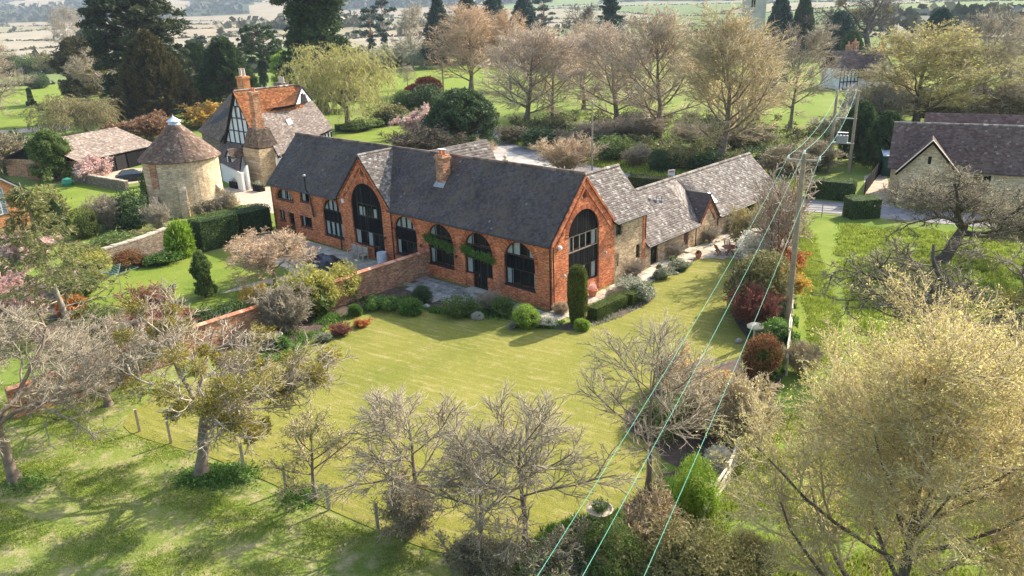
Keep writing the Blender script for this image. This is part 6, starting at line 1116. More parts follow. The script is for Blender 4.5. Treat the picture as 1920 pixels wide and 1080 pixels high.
# lean-to over the front, little dormer, white walls
lt = [[tuple(p) for p in (cp(411, 303, 2.4), cp(449, 322, 2.4), cp(455, 262, 4.6), cp(414, 255, 4.6))]]; slabroof(lt, ct, drop=.15, t=.2); tiles(lt, 'roof_brown', ct, .26, .2, seed=26)
a, b = cp(413, 306, 2.3), cp(452, 325, 2.3); MB().prism([Vector((a.x, a.y, 0)), Vector((b.x, b.y, 0)), b, a], hy*.3, .5).build('wall', M['render'], ct)
dm = cp(432, 306, 2.6); MB().prism([dm-hx*.7, dm+hx*.7, dm+hx*.7+Vector((0, 0, .9)), dm+Vector((0, 0, 1.7)), dm-hx*.7+Vector((0, 0, .9))], hy*1.6, .5).build('dormer', M['render'], ct)
dq = [[tuple(p) for p in (dm+sg*hx*.95-hy*.2+Vector((0,0,.75)), dm+sg*hx*.95+hy*1.7+Vector((0,0,.75)), dm+hy*1.7+Vector((0,0,1.85)), dm-hy*.2+Vector((0,0,1.85)))] for sg in (-1, 1)]; slabroof(dq, ct, t=.08); tiles(dq, 'roof_brown', ct, .26, .2, seed=27); window(Wall(dm, hx, -hy), -.4, .4, .05, .95, 2, ct, d=.03, deep=.02)
a = cp(452, 330, 1.6); MB().prism([Vector((a.x, a.y, 0)), Vector((a.x, a.y, 0))+hx*1.6, a+hx*1.6+Vector((0,0,1.5)), a], -hy*.02+hy*.3, .5).build('wall', M['render'], ct)
# external stack
st = cp(478, 345, 0); mb = MB()
def ringbox(c, w_, d_, z): return [c-hx*w_-hy*d_+Vector((0,0,z)), c+hx*w_-hy*d_+Vector((0,0,z)), c+hx*w_+hy*d_+Vector((0,0,z)), c-hx*w_+hy*d_+Vector((0,0,z))]
stc = st+hy*1.6; rg = [ringbox(stc, 2.0, 1.5, -.1), ringbox(stc, 2.0, 1.5, 4.6), ringbox(stc, 1.9, 1.4, 4.7), ringbox(stc, .95, .95, 7.0)]
for k in (0,): mb.add(rg[0]+rg[1], [(0,1,5,4),(1,2,6,5),(2,3,7,6),(3,0,4,7)], .5)
sb = mb.build('stone_stack', M['stone'], ct); tiles([[tuple(rg[2][i]), tuple(rg[2][(i+1) % 4]), tuple(rg[3][(i+1) % 4]), tuple(rg[3][i])] for i in range(4)], 'roof_brown', ct, .26, .2, name='stack_tiles', seed=28); MB().add(rg[2]+rg[3], [(0,1,5,4),(1,2,6,5),(2,3,7,6),(3,0,4,7)], .5).build('stack_shoulder', M['roof_brown'], ct)
sc_ = stc; mb = MB(); mb.add(ringbox(sc_, .62, .62, 6.8)+ringbox(sc_, .60, .60, 8.3), [(0,1,5,4),(1,2,6,5),(2,3,7,6),(3,0,4,7),(4,5,6,7)], .5); mb.add(ringbox(sc_, .46, .46, 8.3)+ringbox(sc_, .46, .46, 11.4), [(0,1,5,4),(1,2,6,5),(2,3,7,6),(3,0,4,7),(4,5,6,7)], .5); mb.add(ringbox(sc_, .54, .54, 11.15)+ringbox(sc_, .54, .54, 11.5), [(0,1,2,3),(0,1,5,4),(1,2,6,5),(2,3,7,6),(3,0,4,7),(4,5,6,7)], .5); cs = mb.build('chimney', M['brick_wall'], ct)
for k in (-.2, .2): MB().lathe([(.13, 0), (.11, .5), (.08, .5)], 10, tuple(sc_+hx*k+Vector((0, 0, 11.5)))).build('chimney_pot', M['terracotta'], cs)
c1 = gA+hy*3.0-hx*2.6-Vector((0, 0, gA.z)); mb = MB(); mb.add(ringbox(c1, .85, .5, 9.5)+ringbox(c1, .85, .5, 12.9), [(0,1,5,4),(1,2,6,5),(2,3,7,6),(3,0,4,7),(4,5,6,7)], .5); mb.add(ringbox(c1, .95, .6, 12.6)+ringbox(c1, .95, .6, 12.85), [(0,1,2,3),(0,1,5,4),(1,2,6,5),(2,3,7,6),(3,0,4,7),(4,5,6,7)], .5); cs = mb.build('chimney', M['brick_orange'], ct)
for k in (-.42, .42): MB().lathe([(.3, 0), (.22, .15), (.2, .9), (.27, 1.0), (.2, 1.0)], 10, tuple(c1+hx*k+Vector((0, 0, 12.9)))).build('chimney_pot', M['wood_pale'], cs)
c1 = c1+hy*5.5+hx*.5; mb = MB(); mb.add(ringbox(c1, .9, .6, 9.5)+ringbox(c1, .9, .6, 11.6), [(0,1,5,4),(1,2,6,5),(2,3,7,6),(3,0,4,7),(4,5,6,7)], .5); cs = mb.build('chimney', M['stone_grey'], ct)
for k in (-.5, 0, .5): MB().lathe([(.22, 0), (.17, .1), (.16, .75), (.2, .8)], 8, tuple(c1+hx*k+Vector((0, 0, 11.6)))).build('chimney_pot', M['wood_pale'], cs)
# --- open-fronted black shed
s1, s2, s3, s4 = at(149, 301, 2.6), at(289, 270, 2.6), at(258, 237, 4.9), at(121, 258, 4.9); u = Vector(((s2-s1).x, (s2-s1).y, 0)).normalized(); v = Vector((-u.y, u.x, 0)); Ls = (s2-s1).length; SO = Vector((s1.x, s1.y, 0)); sh = empty('open_shed', SO, math.atan2(u.y, u.x), 'black boarded cart shed with sagging faded tiled roof', 'shed')
dp = abs((s4-s1).dot(v)); sq = [((-.4, -.3, 2.45), (Ls+.3, -.3, 2.45), (Ls+.3, dp, 4.95), (-.4, dp, 4.95)), ((Ls+.3, dp*2+.3, 2.45), (-.4, dp*2+.3, 2.45), (-.4, dp, 4.95), (Ls+.3, dp, 4.95))]
slabroof(sq, sh); tiles([sq[0]], 'roof_pink', sh, .3, .22, seed=30); tiles([sq[1]], 'roof_pink', sh, .6, .4, seed=31); ridge(sq[0][3], sq[0][2], sh, 'roof_pink')
SWl = Wall((0, 0, 0), (1, 0, 0), (0, -1, 0)); boards(SWl, 4.5, Ls, 0, 2.55, sh, d=0, bw=.22); MB().box(-.1, 2.2, 0, 4.5, 2.3, 2.5).build('back_boards', M['board'], sh); MB().box(-.1, .02, 0, .12, dp*2, 2.5).build('end_wall', M['brick_wall'], sh)
for x in (0.1, 1.7, 3.2, 4.45): MB().box(x-.09, -.06, 0, x+.09, .12, 2.5).build('post', M['timber'], sh)
for x in (6.0, 8.2): MB().box(x, -.12, .05, x+1.9, -.03, 2.1).build('shed_door', M['board'], sh)
MB().prism([(-.1, 0, 2.5), (-.1, dp*2, 2.5), (-.1, dp, 4.8)], (.15, 0, 0)).build('gable_boards', M['board'], sh); MB().prism([(Ls, 0, 0), (Ls, dp*2, 0), (Ls, dp*2, 2.5), (Ls, dp, 4.8), (Ls, 0, 2.5)], (-.15, 0, 0)).build('gable_boards', M['board'], sh)
# --- orange brick gable at the left edge
b0 = at(64, 440); hb = tall(b0, 352); u = Vector((-.66, -.75, 0)).normalized(); Wd_ = 7.6; bh = empty('brick_house', b0, math.atan2(u.y, u.x), 'orange brick gabled house with white barge boards and white paned window at the left edge', 'house'); hb = max(3.2, min(hb, 5.5))
# local x runs leftwards along the gable, local y away towards the viewer's back; outward normal faces the viewer
NW = Wall((0, 0, 0), (1, 0, 0), (0, 1, 0)); px_w = [at(5, 430), at(38, 430)]; ap = Wd_/2; wall(NW, [(0, -.1), (Wd_, -.1), (Wd_, hb), (ap, hb+3.0), (0, hb)], [rect(1.7, 3.7, hb-2.3, hb+.35)], 'brick_orange', bh)
window(NW, 1.7, 3.7, hb-2.3, hb+.35, 4, bh, mat='white', rows=5, fw=.08, d=-.05, curtains=[(.02, .98)], sill=.05); MB().box(0.02, -9, -.1, .3, -.46, hb).build('side_wall', M['brick_orange'], bh)
for s_, t_ in (((-.45, hb-.32), (ap, hb+3.12)), ((Wd_+.45, hb-.32), (ap, hb+3.12))): MB().add([NW.p(*s_, .32), NW.p(*t_, .32), NW.p(t_[0], t_[1]-.32, .32), NW.p(s_[0], s_[1]-.26, .32), NW.p(*s_, .26), NW.p(*t_, .26), NW.p(t_[0], t_[1]-.32, .26), NW.p(s_[0], s_[1]-.26, .26)], [(0,1,2,3),(4,7,6,5),(0,4,5,1),(2,6,7,3),(0,3,7,4),(1,5,6,2)], .5).build('barge_board', M['white'], bh)
bq = [((-.5, .35, hb-.3), (-.5, -9, hb-.3), (ap, -9, hb+3.15), (ap, .35, hb+3.15)), ((Wd_+.5, -9, hb-.3), (Wd_+.5, .35, hb-.3), (ap, .35, hb+3.15), (ap, -9, hb+3.15))]; slabroof(bq, bh); tiles(bq, 'roof_orange', bh, .26, .2, seed=33)
# --- stone cottage, right
u = Vector((.884, -.467, 0)); rcC = Vector((39.6, 77.6, 0)); rc_ = empty('stone_cottage', rcC, math.atan2(u.y, u.x), 'long honey-stone cottage with plum tiled roof and gabled porch', 'cottage'); RW = Wall((0, 0, 0), (1, 0, 0), (0, -1, 0)); rE, rR, rD, rL = 3.9, 7.7, 3.7, 24
wall(RW, [(0, -.1), (rL, -.1), (rL, rE), (0, rE)], [rect(7.4, 9.0, 1.35, 3.35), rect(12.0, 13.6, 1.35, 3.35), rect(16.6, 18.2, 1.35, 3.35)], 'stone_pale', rc_)
M['surround'] = plain('pale_surround', (.56, .47, .34), .9, .1, 3)
for x in (7.4, 12.0, 16.6):
    window(RW, x, x+1.6, 1.35, 3.35, 2, rc_, rows=1, fw=.06, mat='surround'); mb = MB(); mb.box(x-.16, -.025, 1.2, x, .03, 3.5).box(x+1.6, -.025, 1.2, x+1.76, .03, 3.5).box(x, -.024, 3.352, x+1.6, .03, 3.5).box(x-.2, -.06, 1.08, x+1.8, .03, 1.198); mb.build('window_surround', M['surround'], rc_)
MB().prism([(0, .02, -.1), (0, rD*2, -.1), (0, rD*2, rE), (0, rD, rR-.1), (0, .02, rE)], (.3, 0, 0), .5).build('end_wall', M['stone_pale'], rc_)
rq = [((-.35, -.3, rE-.3), (rL, -.3, rE-.3), (rL, rD, rR), (-.35, rD, rR)), ((rL, rD*2+.3, rE-.3), (-.35, rD*2+.3, rE-.3), (-.35, rD, rR), (rL, rD, rR))]; slabroof(rq, rc_); tiles([rq[0]], 'roof_plum', rc_, .26, .2, seed=35); tiles([rq[1]], 'roof_plum', rc_, .5, .4, seed=36); ridge(rq[0][3], rq[0][2], rc_, 'roof_slate')
MB().tube([(-.3, -.36, rE-.34), (rL, -.36, rE-.34)], .06, 8).build('gutter', M['gutter'], rc_)
px0, px1, pa = .9, 5.9, 6.6; pr = 1.6; PWl = Wall((0, -pr, 0), (1, 0, 0), (0, -1, 0)); wall(PWl, [(px0, -.1), (px1, -.1), (px1, rE-.2), ((px0+px1)/2, pa), (px0, rE-.2)], [rect(3.2, 3.5, 4.4, 5.2)], 'stone_pale', rc_, name='porch_wall'); MB().add([PWl.p(3.1, 4.3, -.27), PWl.p(3.6, 4.3, -.27), PWl.p(3.6, 5.3, -.27), PWl.p(3.1, 5.3, -.27)], [(0,1,2,3)]).build('slit_shade_sheet', M['void'], rc_)  # sheet behind the slit carries the inside darkness as colour
for x in (px0, px1-.3): MB().box(x, -pr+.46, -.1, x+.3, -.01, rE-.25).build('porch_wall', M['stone_pale'], rc_)
pm = (px0+px1)/2; pq = [((px0-.4, -pr-.35, rE-.55), (px0-.4, 1.0, rE-.55), (pm, 2.4, pa+.1), (pm, -pr-.35, pa+.1)), ((px1+.4, 1.0, rE-.55), (px1+.4, -pr-.35, rE-.55), (pm, -pr-.35, pa+.1), (pm, 2.4, pa+.1))]; slabroof(pq, rc_); tiles(pq, 'roof_plum', rc_, .26, .2, seed=37)
for s_ in (px0-.4, px1+.4): MB().bar((s_, -pr-.37, rE-.62), (pm, -pr-.37, pa+.04), .05, .2).build('barge_board', M['board'], rc_); MB().bar((s_, -pr-.1, rE-.44), (pm, -pr-.1, pa+.2), .5, .07).build('verge_coping', M['surround'], rc_)
q = [((-1, rD*2+5, rE+1.2), (rL, rD*2+5, rE+1.2), (rL, rD*2+8.5, rR+1.0), (-1+3, rD*2+8.5, rR+1.0))]; q = [((2.5, 10.0, 4.9), (rL+2, 10.0, 4.9), (rL+2, 12.6, 7.75), (2.5, 12.6, 7.75))]; slabroof(q, rc_, name='rear_roof'); tiles(q, 'roof_plum', rc_, .3, .25, seed=38); MB().box(2.6, 10.4, 0, rL+2, 15.5, 4.9).build('rear_wall', M['stone_pale'], rc_)
# --- half-timbered house in the distance
hb0 = at(1573, 168); ht = empty('timbered_house', hb0, math.radians(8), 'distant black and white timbered house with slate-grey roofs and red chimneys', 'house'); TW = Wall((0, 0, 0), (1, 0, 0), (0, -1, 0)); k = proj(hb0)[2]/F
tH = tall(hb0, 131); tR = tall(hb0, 92)*.93; w1 = 36*k
MB().box(0, 0, 0, w1, 9, tH).build('wall', M['render'], ht)
for i in range(6): MB().box(w1*i/5-.12, -.08, tH-5.2, w1*i/5+.12, -.01, tH).build('timber', M['timber'], ht)
for z in (tH-5.2, tH-3.0, tH-.25): MB().box(0, -.09, z, w1, -.015, z+.25).build('timber', M['timber'], ht)
hq = [((-.5, -.4, tH-.2), (w1+8, -.4, tH-.2), (w1+8, 4.5, tR), (-.5, 4.5, tR)), ((w1+8, 9.4, tH-.2), (-.5, 9.4, tH-.2), (-.5, 4.5, tR), (w1+8, 4.5, tR))]; slabroof(hq, ht); tiles([hq[0]], 'roof_plum', ht, .6, .4, seed=40)
MB().prism([(w1, -5, 0), (w1+7, -5, 0), (w1+7, -5, tH-1.5), (w1+3.5, -5, tR-1.2), (w1, -5, tH-1.5)], (0, 8, 0)).build('cross_wing', M['render'], ht); hq = [((w1-.4, -5.4, tH-2), (w1-.4, 4, tH-2), (w1+3.5, 4, tR-1), (w1+3.5, -5.4, tR-1)), ((w1+7.4, 4, tH-2), (w1+7.4, -5.4, tH-2), (w1+3.5, -5.4, tR-1), (w1+3.5, 4, tR-1))]; slabroof(hq, ht); tiles(hq, 'roof_plum', ht, .6, .4, seed=41)
for x, y, h_ in ((w1-.5, 5, 2.2), (w1+1.4, 5.4, 2.8), (w1+8.5, 5, 2.4)): c1 = MB().box(x, y, tR-2, x+1.3, y+1.2, tR+h_-.9).build('chimney', M['brick_wall'], ht); MB().lathe([(.25, 0), (.2, .8)], 8, (x+.5, y+.6, tR+h_-.9)).build('chimney_pot', M['terracotta'], c1)
# --- church tower
M['stone_tower'] = plain('grey_tower_stone', (.42, .40, .37), .95, .12, .4)
tw_ = at(1386, 118); k = proj(tw_)[2]/F; ch_ = empty('church_tower', tw_, math.radians(-14), 'square grey stone church tower on the skyline', 'church tower'); cw = 38*k; cH = tall(tw_, -45)
CW = Wall((0, 0, 0), (1, 0, 0), (0, -1, 0)); cz = tall(tw_, 15); cz1 = tall(tw_, -6); wall(CW, [(0, 0), (cw, 0), (cw, cH), (0, cH)], [rect(cw*.36, cw*.58, cz, cz1)], 'stone_tower', ch_); MB().box(0, .8, 0, cw, cw, cH).build('tower_body', M['stone_tower'], ch_)
window(CW, cw*.36, cw*.58, cz, cz1, 2, ch_, rows=4, mat='surround', fw=.12); MB().box(cw-.02, -.4, 0, cw+.5, .6, cH*.9).build('buttress', M['stone_tower'], ch_); MB().box(-.2, -.15, cz-1.2, cw+.2, -.01, cz-.9).build('string_course', M['stone_tower'], ch_)
# --- thatched hut
th = at(1832, 218); k = proj(th)[2]/F; hu = empty('thatched_hut', th, .5, 'low stone hut with dark thatched roof behind the bare trees', 'hut'); MB().lathe([(30*k, 0), (30*k, 26*k)], 10).build('wall', M['stone_grey'], hu); MB().lathe([(34*k, 24*k), (33*k, 30*k), (18*k, 50*k), (3*k, 58*k), (.1, 59*k)], 14).build('roof', M['thatch'], hu)
# --- green shed, black fence
gs = at(1653, 330); k = proj(gs)[2]/F; g_ = empty('green_shed', gs, -.3, 'dark green garden shed with pale roof beside the stone cottage', 'shed'); hh = tall(gs, 292); MB().box(0, 0, 0, 24*k, 2.4, hh).build('wall', M['green_paint'], g_)
MB().prism([(-.1, -.15, hh-.05), (24*k+.1, -.15, hh-.05), (24*k+.1, 2.6, hh+.45), (-.1, 2.6, hh+.45)], (0, 0, .08)).build('roof', M['leadblue'], g_); MB().box(.3, -.04, .05, 1.2, -.01, hh-.25).build('door', M['green_plastic'] if False else M['green_paint'], g_)
def fence_line(name, pix, hgt, label, mat, cat='fence', rails=(.3, .7, 1.0), pw=.06, rw=.03, step=1.8, boards_=0, z0=0, local=None):
    P = [at(*p) for p in pix]; r = empty(name, P[0], 0, label, cat); O = P[0]
    for a, b in zip(P[:-1], P[1:]):
        L = (b-a).length; n = max(1, int(L/step))
        for i in range(n+1): p = a.lerp(b, i/n)-O; MB().box(p.x-pw/2, p.y-pw/2, 0, p.x+pw/2, p.y+pw/2, hgt*1.04).build('post', M[mat], r)
        for z in rails: MB().bar(a-O+Vector((0, 0, hgt*z)), b-O+Vector((0, 0, hgt*z)), rw, rw*1.3).build('rail', M[mat], r)
        if boards_:
            n = int(L/boards_); d = (b-a)/n
            for i in range(n): p = a-O+d*(i+.5); MB().bar(p+Vector((0, 0, .05)), p+Vector((0, 0, hgt)), boards_*.9, .03, up=(d.y, -d.x, 0)).build('board', M[mat], r)
    return r
fence_line('estate_railing', [(1500, 403), (1582, 409)], 1.15, 'dark metal estate railing along the meadow by the road', 'rail', 'railing', (.15, .35, .55, .75, .97), .05, .025, 1.5)
fence_line('boarded_fence', [(1620, 366), (1640, 338), (1658, 318)], 1.7, 'black boarded fence running to the green shed', 'board', boards_=.3)
fence_line('park_fence', [(0, 158), (40, 156), (95, 153)], 1.1, 'pale post and rail fence across the park', 'wood_pale', rails=(.5, .95), pw=.12, rw=.08, step=3)
# --- stone walls in the left gardens
def lowwall(pix, h_, label, mat='stone_grey', w_=.45):
    P = [at(*p) for p in pix]; r = empty('stone_wall', P[0], 0, label, 'wall'); O = P[0]
    for a, b in zip(P[:-1], P[1:]):
        u = (b-a).normalized(); L = (b-a).length; o = MB().box(0, -w_/2, -.1, L, w_/2, h_).build('wall_panel', M[mat], r); o.location = a-O; o.rotation_euler = (0, 0, math.atan2(u.y, u.x)); mb = MB(); x = 0
        while x < L: d = random.uniform(.3, .6); mb.box(x, -w_/2-.04, h_+.003, min(x+d-.03, L), w_/2+.04, h_+random.uniform(.1, .17)); x += d
        c = mb.build('coping_stones', M['slab'], r, kind='stuff'); c.location = o.location; c.rotation_euler = o.rotation_euler
lowwall([(202, 508), (262, 488), (318, 466)], 1.9, 'weathered stone wall behind the garden lawn'); lowwall([(142, 340), (195, 350), (240, 358)], 1.2, 'low stone wall in front of the black shed'); lowwall([(395, 410), (442, 398)], 1.9, 'ruined stone wall stub joined to the dovecote', 'stone')
lowwall([(55, 338), (112, 332)], 2.3, 'old brick garden wall by the arched gateway', 'brick_wall'); lowwall([(905, 312), (1050, 330)], .8, 'low stone wall round the yard'); lowwall([(1440, 372), (1478, 380)], 1.0, 'short stone wall at the road corner')
# arched gateway
gt = at(105, 335); k = proj(gt)[2]/F; ga = empty('garden_gateway', gt, -.2, 'pointed stone arch gateway in the old garden wall', 'gateway'); AW = Wall((0, 0, 0), (1, 0, 0), (0, -1, 0)); wall(AW, [(-1.2, 0), (1.4, 0), (1.4, 2.2), (.1, 3.4), (-1.2, 2.3)], [[(-.5, .05), (.7, .05), (.7, 1.6), (.1, 2.7), (-.5, 1.6)]], 'stone', ga, depth=.4); MB().add([(-.6, .42, 0), (.8, .42, 0), (.8, .42, 2.9), (-.6, .42, 2.9)], [(0,1,2,3)]).build('opening_shade_sheet', M['void'], ga)  # sheet across the arch, painted dark for the shade beyond
# trellis
tr0, tr1 = at(118, 500), at(160, 486); r = empty('trellis', tr0, 0, 'diamond lattice trellis at the end of the garden wall', 'trellis'); d = (tr1-tr0); L = d.length; u = d.normalized()
for i in range(int((L+1.9)/.28)):
    for s_ in (1, -1):
        x0, x1 = i*.28-(1.9 if s_ > 0 else 0), i*.28+(0 if s_ > 0 else -1.9); za, zb = .05, 1.95; ta = 0 if s_ > 0 else 0
        a, b = (x0, .05), (x0+1.9*s_ if s_ > 0 else x0-1.9, 1.95)
        (ax, az), (bx, bz) = a, b
        if ax < 0: az += (0-ax)/(bx-ax)*(bz-az); ax = 0
        if ax > L: az += (L-ax)/(bx-ax)*(bz-az); ax = L
        if bx > L: bz = az+(L-ax)/(bx-ax)*(bz-az); bx = L
        if bx < 0: bz = az+(0-ax)/(bx-ax)*(bz-az); bx = 0
        if abs(bx-ax) > .15: MB().bar(u*ax+Vector((0, 0, az)), u*bx+Vector((0, 0, bz)), .035, .02).build('lath', M['wood_red'], r)

# ================================================================== poles and wires
pb = at(1475, 618); pl_ = empty('utility_pole', pb, 0, 'single wooden electricity pole at the lawn border with crossarm and insulators', 'utility pole'); PH = tall(pb, 293)
MB().tube([(0, 0, 0), (0, 0, PH*.5), (0, 0, PH+.15)], [.19, .165, .13], 12, .5).build('pole', M['wood_pole'], pl_)
wdir = Vector((-.44, -.9, 0)).normalized(); wx = Vector((wdir.y, -wdir.x, 0)); wx = -wx if wx.x < 0 else wx
arm = MB().bar(-wx*.95+Vector((0, 0, PH-.25)), wx*.95+Vector((0, 0, PH-.25)), .1, .12).build('crossarm', M['wood_grey'], pl_); heads = []
for k in (-.88, 0, .88):
    p = wx*k+Vector((0, 0, PH-.19 if k else PH+.15)); MB().lathe([(.02, 0), (.07, .03), (.05, .07), (.075, .11), (.05, .15), (.06, .19), (.02, .23)], 10, tuple(p)).build('insulator', M['curtain'], pl_); heads.append(pb+p+Vector((0, 0, .2)))
hp = [at(1553, 322), at(1591, 325)]; r = empty('transformer_poles', hp[0], 0, 'pair of tall wooden poles carrying a grey electricity transformer', 'utility poles'); HH = 9.9; dd = hp[1]-hp[0]; ux = dd.normalized()
for p in (Vector((0, 0, 0)), dd): MB().tube([p, p+Vector((0, 0, HH))], [.2, .15], 10, .5).build('pole', M['wood_pole'], r); MB().bar(p-ux*.5+Vector((0, 0, 2.0)), p+ux*.5+Vector((0, 0, 2.0)), .12).build('foot_bracket', M['wood_grey'], r)
for z, nm, mt in ((HH-.1, 'top_beam', 'wood_grey'), (HH*.67, 'middle_beam', 'steel'), (HH*.37, 'platform', 'steel')): MB().bar(-ux*.2+Vector((0, 0, z)), dd+ux*.2+Vector((0, 0, z)), .14 if nm != 'platform' else .45, .12).build(nm, M[mt], r)
c = dd*.5; tf = MB().box(-.62, -.35, 0, .62, .35, .85).build('transformer', M['steel'], r); tf.location = c+Vector((0, 0, HH*.37+.07)); tf.rotation_euler = (0, 0, math.atan2(ux.y, ux.x))
for i in range(9): MB().box(-.56+i*.13, -.43, .08, -.53+i*.13, -.35, .75).build('cooling_fin', M['steel'], tf)
for i in range(3): MB().lathe([(.09, 0), (.06, .1), (.09, .15), (.05, .3)], 8, (-.4+i*.4, 0, .85)).build('bushing', M['door_brown'], tf)
MB().box(-.6, -.2, 1.15, .6, .2, 1.22).build('bushing_cover', M['curtain'], tf)
for k, mz in ((.15, .2), (.5, .2), (.85, .2)): MB().lathe([(.05, 0), (.08, .05), (.05, .1), (.08, .15), (.02, .24)], 8, tuple(dd*k+Vector((0, 0, HH-.02)))).build('insulator', M['curtain'], r)
def wire(a, b, sag, label, r_=.022, mat='wire', group='green overhead wires'):
    pts = [a.lerp(b, t)-Vector((0, 0, sag*4*t*(1-t))) for t in np.linspace(0, 1, 30)]; o = MB().tube([p-a for p in pts], r_, 6, .5, False).build('overhead_wire', M[mat]); o.location = a; o['label'] = label; o['category'] = 'wire'
    if group: o['group'] = group
for i, (hd, k) in enumerate(zip(heads, (.08, .5, .92))):
    lb = ('left', 'middle', 'right')[i]; wire(hd, hp[0]+dd*k+Vector((0, 0, HH+.1)), 1.0, lb+' green wire from the single pole up to the transformer poles', .012)
    wire(hd, hd+wdir*62+Vector((0, 0, -.6))+wx*(-.06 if i == 0 else .06 if i == 2 else 0), 1.2, lb+' green wire sweeping from the single pole over the lawn', .006)
tp = at(832, 176); tpo = empty('telegraph_pole', tp, 0, 'thin dark telegraph pole beside the crimson bush', 'pole'); MB().tube([(0, 0, 0), (0, 0, tall(tp, 118))], [.2, .14], 8).build('pole', M['wood_pole'], tpo); MB().bar((-.5, 0, tall(tp, 124)), (.5, 0, tall(tp, 124)), .1).build('crossarm', M['wood_pole'], tpo)
tp = at(1110, 330); tq = empty('telegraph_pole', tp, 0, 'slim grey telegraph pole by the round tan tree', 'pole'); hh = tall(tp, 190); MB().tube([(0, 0, 0), (0, 0, hh)], [.12, .09], 8).build('pole', M['wood_grey'], tq); MB().lathe([(.04, 0), (.08, .06), (.03, .14)], 8, (0, 0, hh)).build('insulator', M['curtain'], tq)
wire(tp+Vector((0, 0, hh)), at(960, 300, 2.5), .2, 'thin grey stay wire from the slim telegraph pole', .015, 'wire_grey', None)
# ================================================================== garden furniture and small things
def put(name, loc, label, cat, rz=0, group=None): return empty(name, loc, rz, label, cat, group)
# wire fence: posts and wires
fp = [(262, 810), (321, 832), (458, 881), (537, 920), (617, 957), (709, 995)]; fl = ['first post, half hidden by the mistletoe tree', 'second post from the left, under the mistletoe twigs', 'post right of the nettle patch', 'post left of the greening tree', 'post right of the greening tree', 'last post before the bare thicket']
for i, (x, y) in enumerate(fp): p = put('fence_post', at(x, y), 'square orchard fence post, '+fl[i], 'fence post', .6, 'posts of the orchard fence'); MB().box(-.055, -.055, 0, .055, .055, 1.28).build('post', M['wood_grey'], p); MB().box(-.07, -.07, 1.283, .07, .07, 1.31).build('post_cap', M['wood_grey'], p)
for z, lb in ((.4, 'lowest'), (.75, 'middle'), (1.1, 'top')):
    mb = MB(); P = [at(*q, 0)+Vector((0, 0, z)) for q in fp]; O = P[0]
    for a, b in zip(P[:-1], P[1:]): mb.tube([a-O, b-O], .006, 4)
    o = mb.build('fence_wire', M['wire_grey']); o.location = O; o['label'] = lb+' strand of the orchard wire fence'; o['category'] = 'wire'
# split-log rail and rustic rail
def rails(name, pix, label, zs, mat='wood_grey', rad=.055, seed=1):
    P = [at(*p) for p in pix]; r = put(name, P[0], label, 'fence'); g = random.Random(seed)
    for p in P: MB().tube([p-P[0], p-P[0]+Vector((0, 0, zs[-1]+.15))], [.07, .06], 7).build('post', M[mat], r)
    for a, b in zip(P[:-1], P[1:]):
        for z in zs: j = lambda: Vector((g.uniform(-.07, .07), g.uniform(-.07, .07), g.uniform(-.1, .1)+z)); MB().tube([a-P[0]+j()-(b-a)*.06, (a+b)/2-P[0]+j(), b-P[0]+j()+(b-a)*.06], [rad, rad*.85, rad*.7], 6).build('rail', M[mat], r)
rails('split_log_fence', [(1318, 990), (1362, 915), (1380, 870), (1400, 830)], 'grey split-log rail fence below the white-flowering shrub', (.4, .8, 1.15), 'wood_pale', .085); rails('rustic_fence', [(1474, 705), (1478, 650), (1482, 612), (1484, 585)], 'rustic pole fence beside the wooden electricity pole', (.4, .8, 1.15), 'wood_pale', .05, 5)
# urns, birdbath
def lathe_thing(name, px, py, prof, mat, label, cat, plantmat=None, pr=.2, pz=.5, group=None, scale=1, base=None):
    r = put(name, at(px, py) if base is None else base, label, cat, 0, group); MB().lathe([(a*scale, b*scale) for a, b in prof], 18).build('pot' if 'pot' in name else 'bowl', M[mat], r)
    if plantmat: g = np.random.default_rng(int(px)); q = lumpy(g, 700, .3, .3)*pr*scale; q[:, 2] += pz*scale; link('plant', leafmesh('plant', q, .06, M[plantmat], g, 1.5), r, kind='stuff')
    return r
URN = [(.28, 0), (.28, .08), (.12, .14), (.1, .32), (.2, .42), (.42, .58), (.5, .78), (.56, .82), (.5, .84), (.42, .76), (.05, .7)]
lathe_thing('stone_urn', 1124, 985, URN, 'surround', 'stone urn planted with spring flowers at the lawn edge, bottom centre', 'urn', 'lf_herb', .35, .9); lathe_thing('stone_urn', 516, 650, [(a*1.05, b*1.0) for a, b in URN], 'wood_grey', 'empty stone urn in front of the round bare grey shrub', 'urn')
lathe_thing('birdbath', 1414, 640, [(.25, 0), (.25, .08), (.11, .14), (.10, .75), (.2, .86), (.5, .95), (.52, 1.05), (.35, 1.17), (.05, 1.22)], 'surround', 'mushroom-shaped staddle stone in the right border', 'staddle stone'); lathe_thing('small_birdbath', 326, 550, [(.12, 0), (.05, .08), (.05, .5), (.25, .58), (.27, .66), (.05, .62)], 'board', 'small dark birdbath on the garden lawn', 'birdbath')
POT = [(.16, 0), (.2, .05), (.28, .38), (.31, .39), (.31, .46), (.26, .46), (.24, .4), (.02, .38)]; GL = [(.18, 0), (.34, .14), (.38, .28), (.3, .42), (.26, .46), (.3, .5), (.22, .5), (.02, .44)]
lathe_thing('terracotta_pot', 1111, 556, [(a*1.25, b*1.25) for a, b in POT], 'terracotta', 'large terracotta pot with pink flowers against the barn gable', 'pot', 'lf_pink', .30, .75)
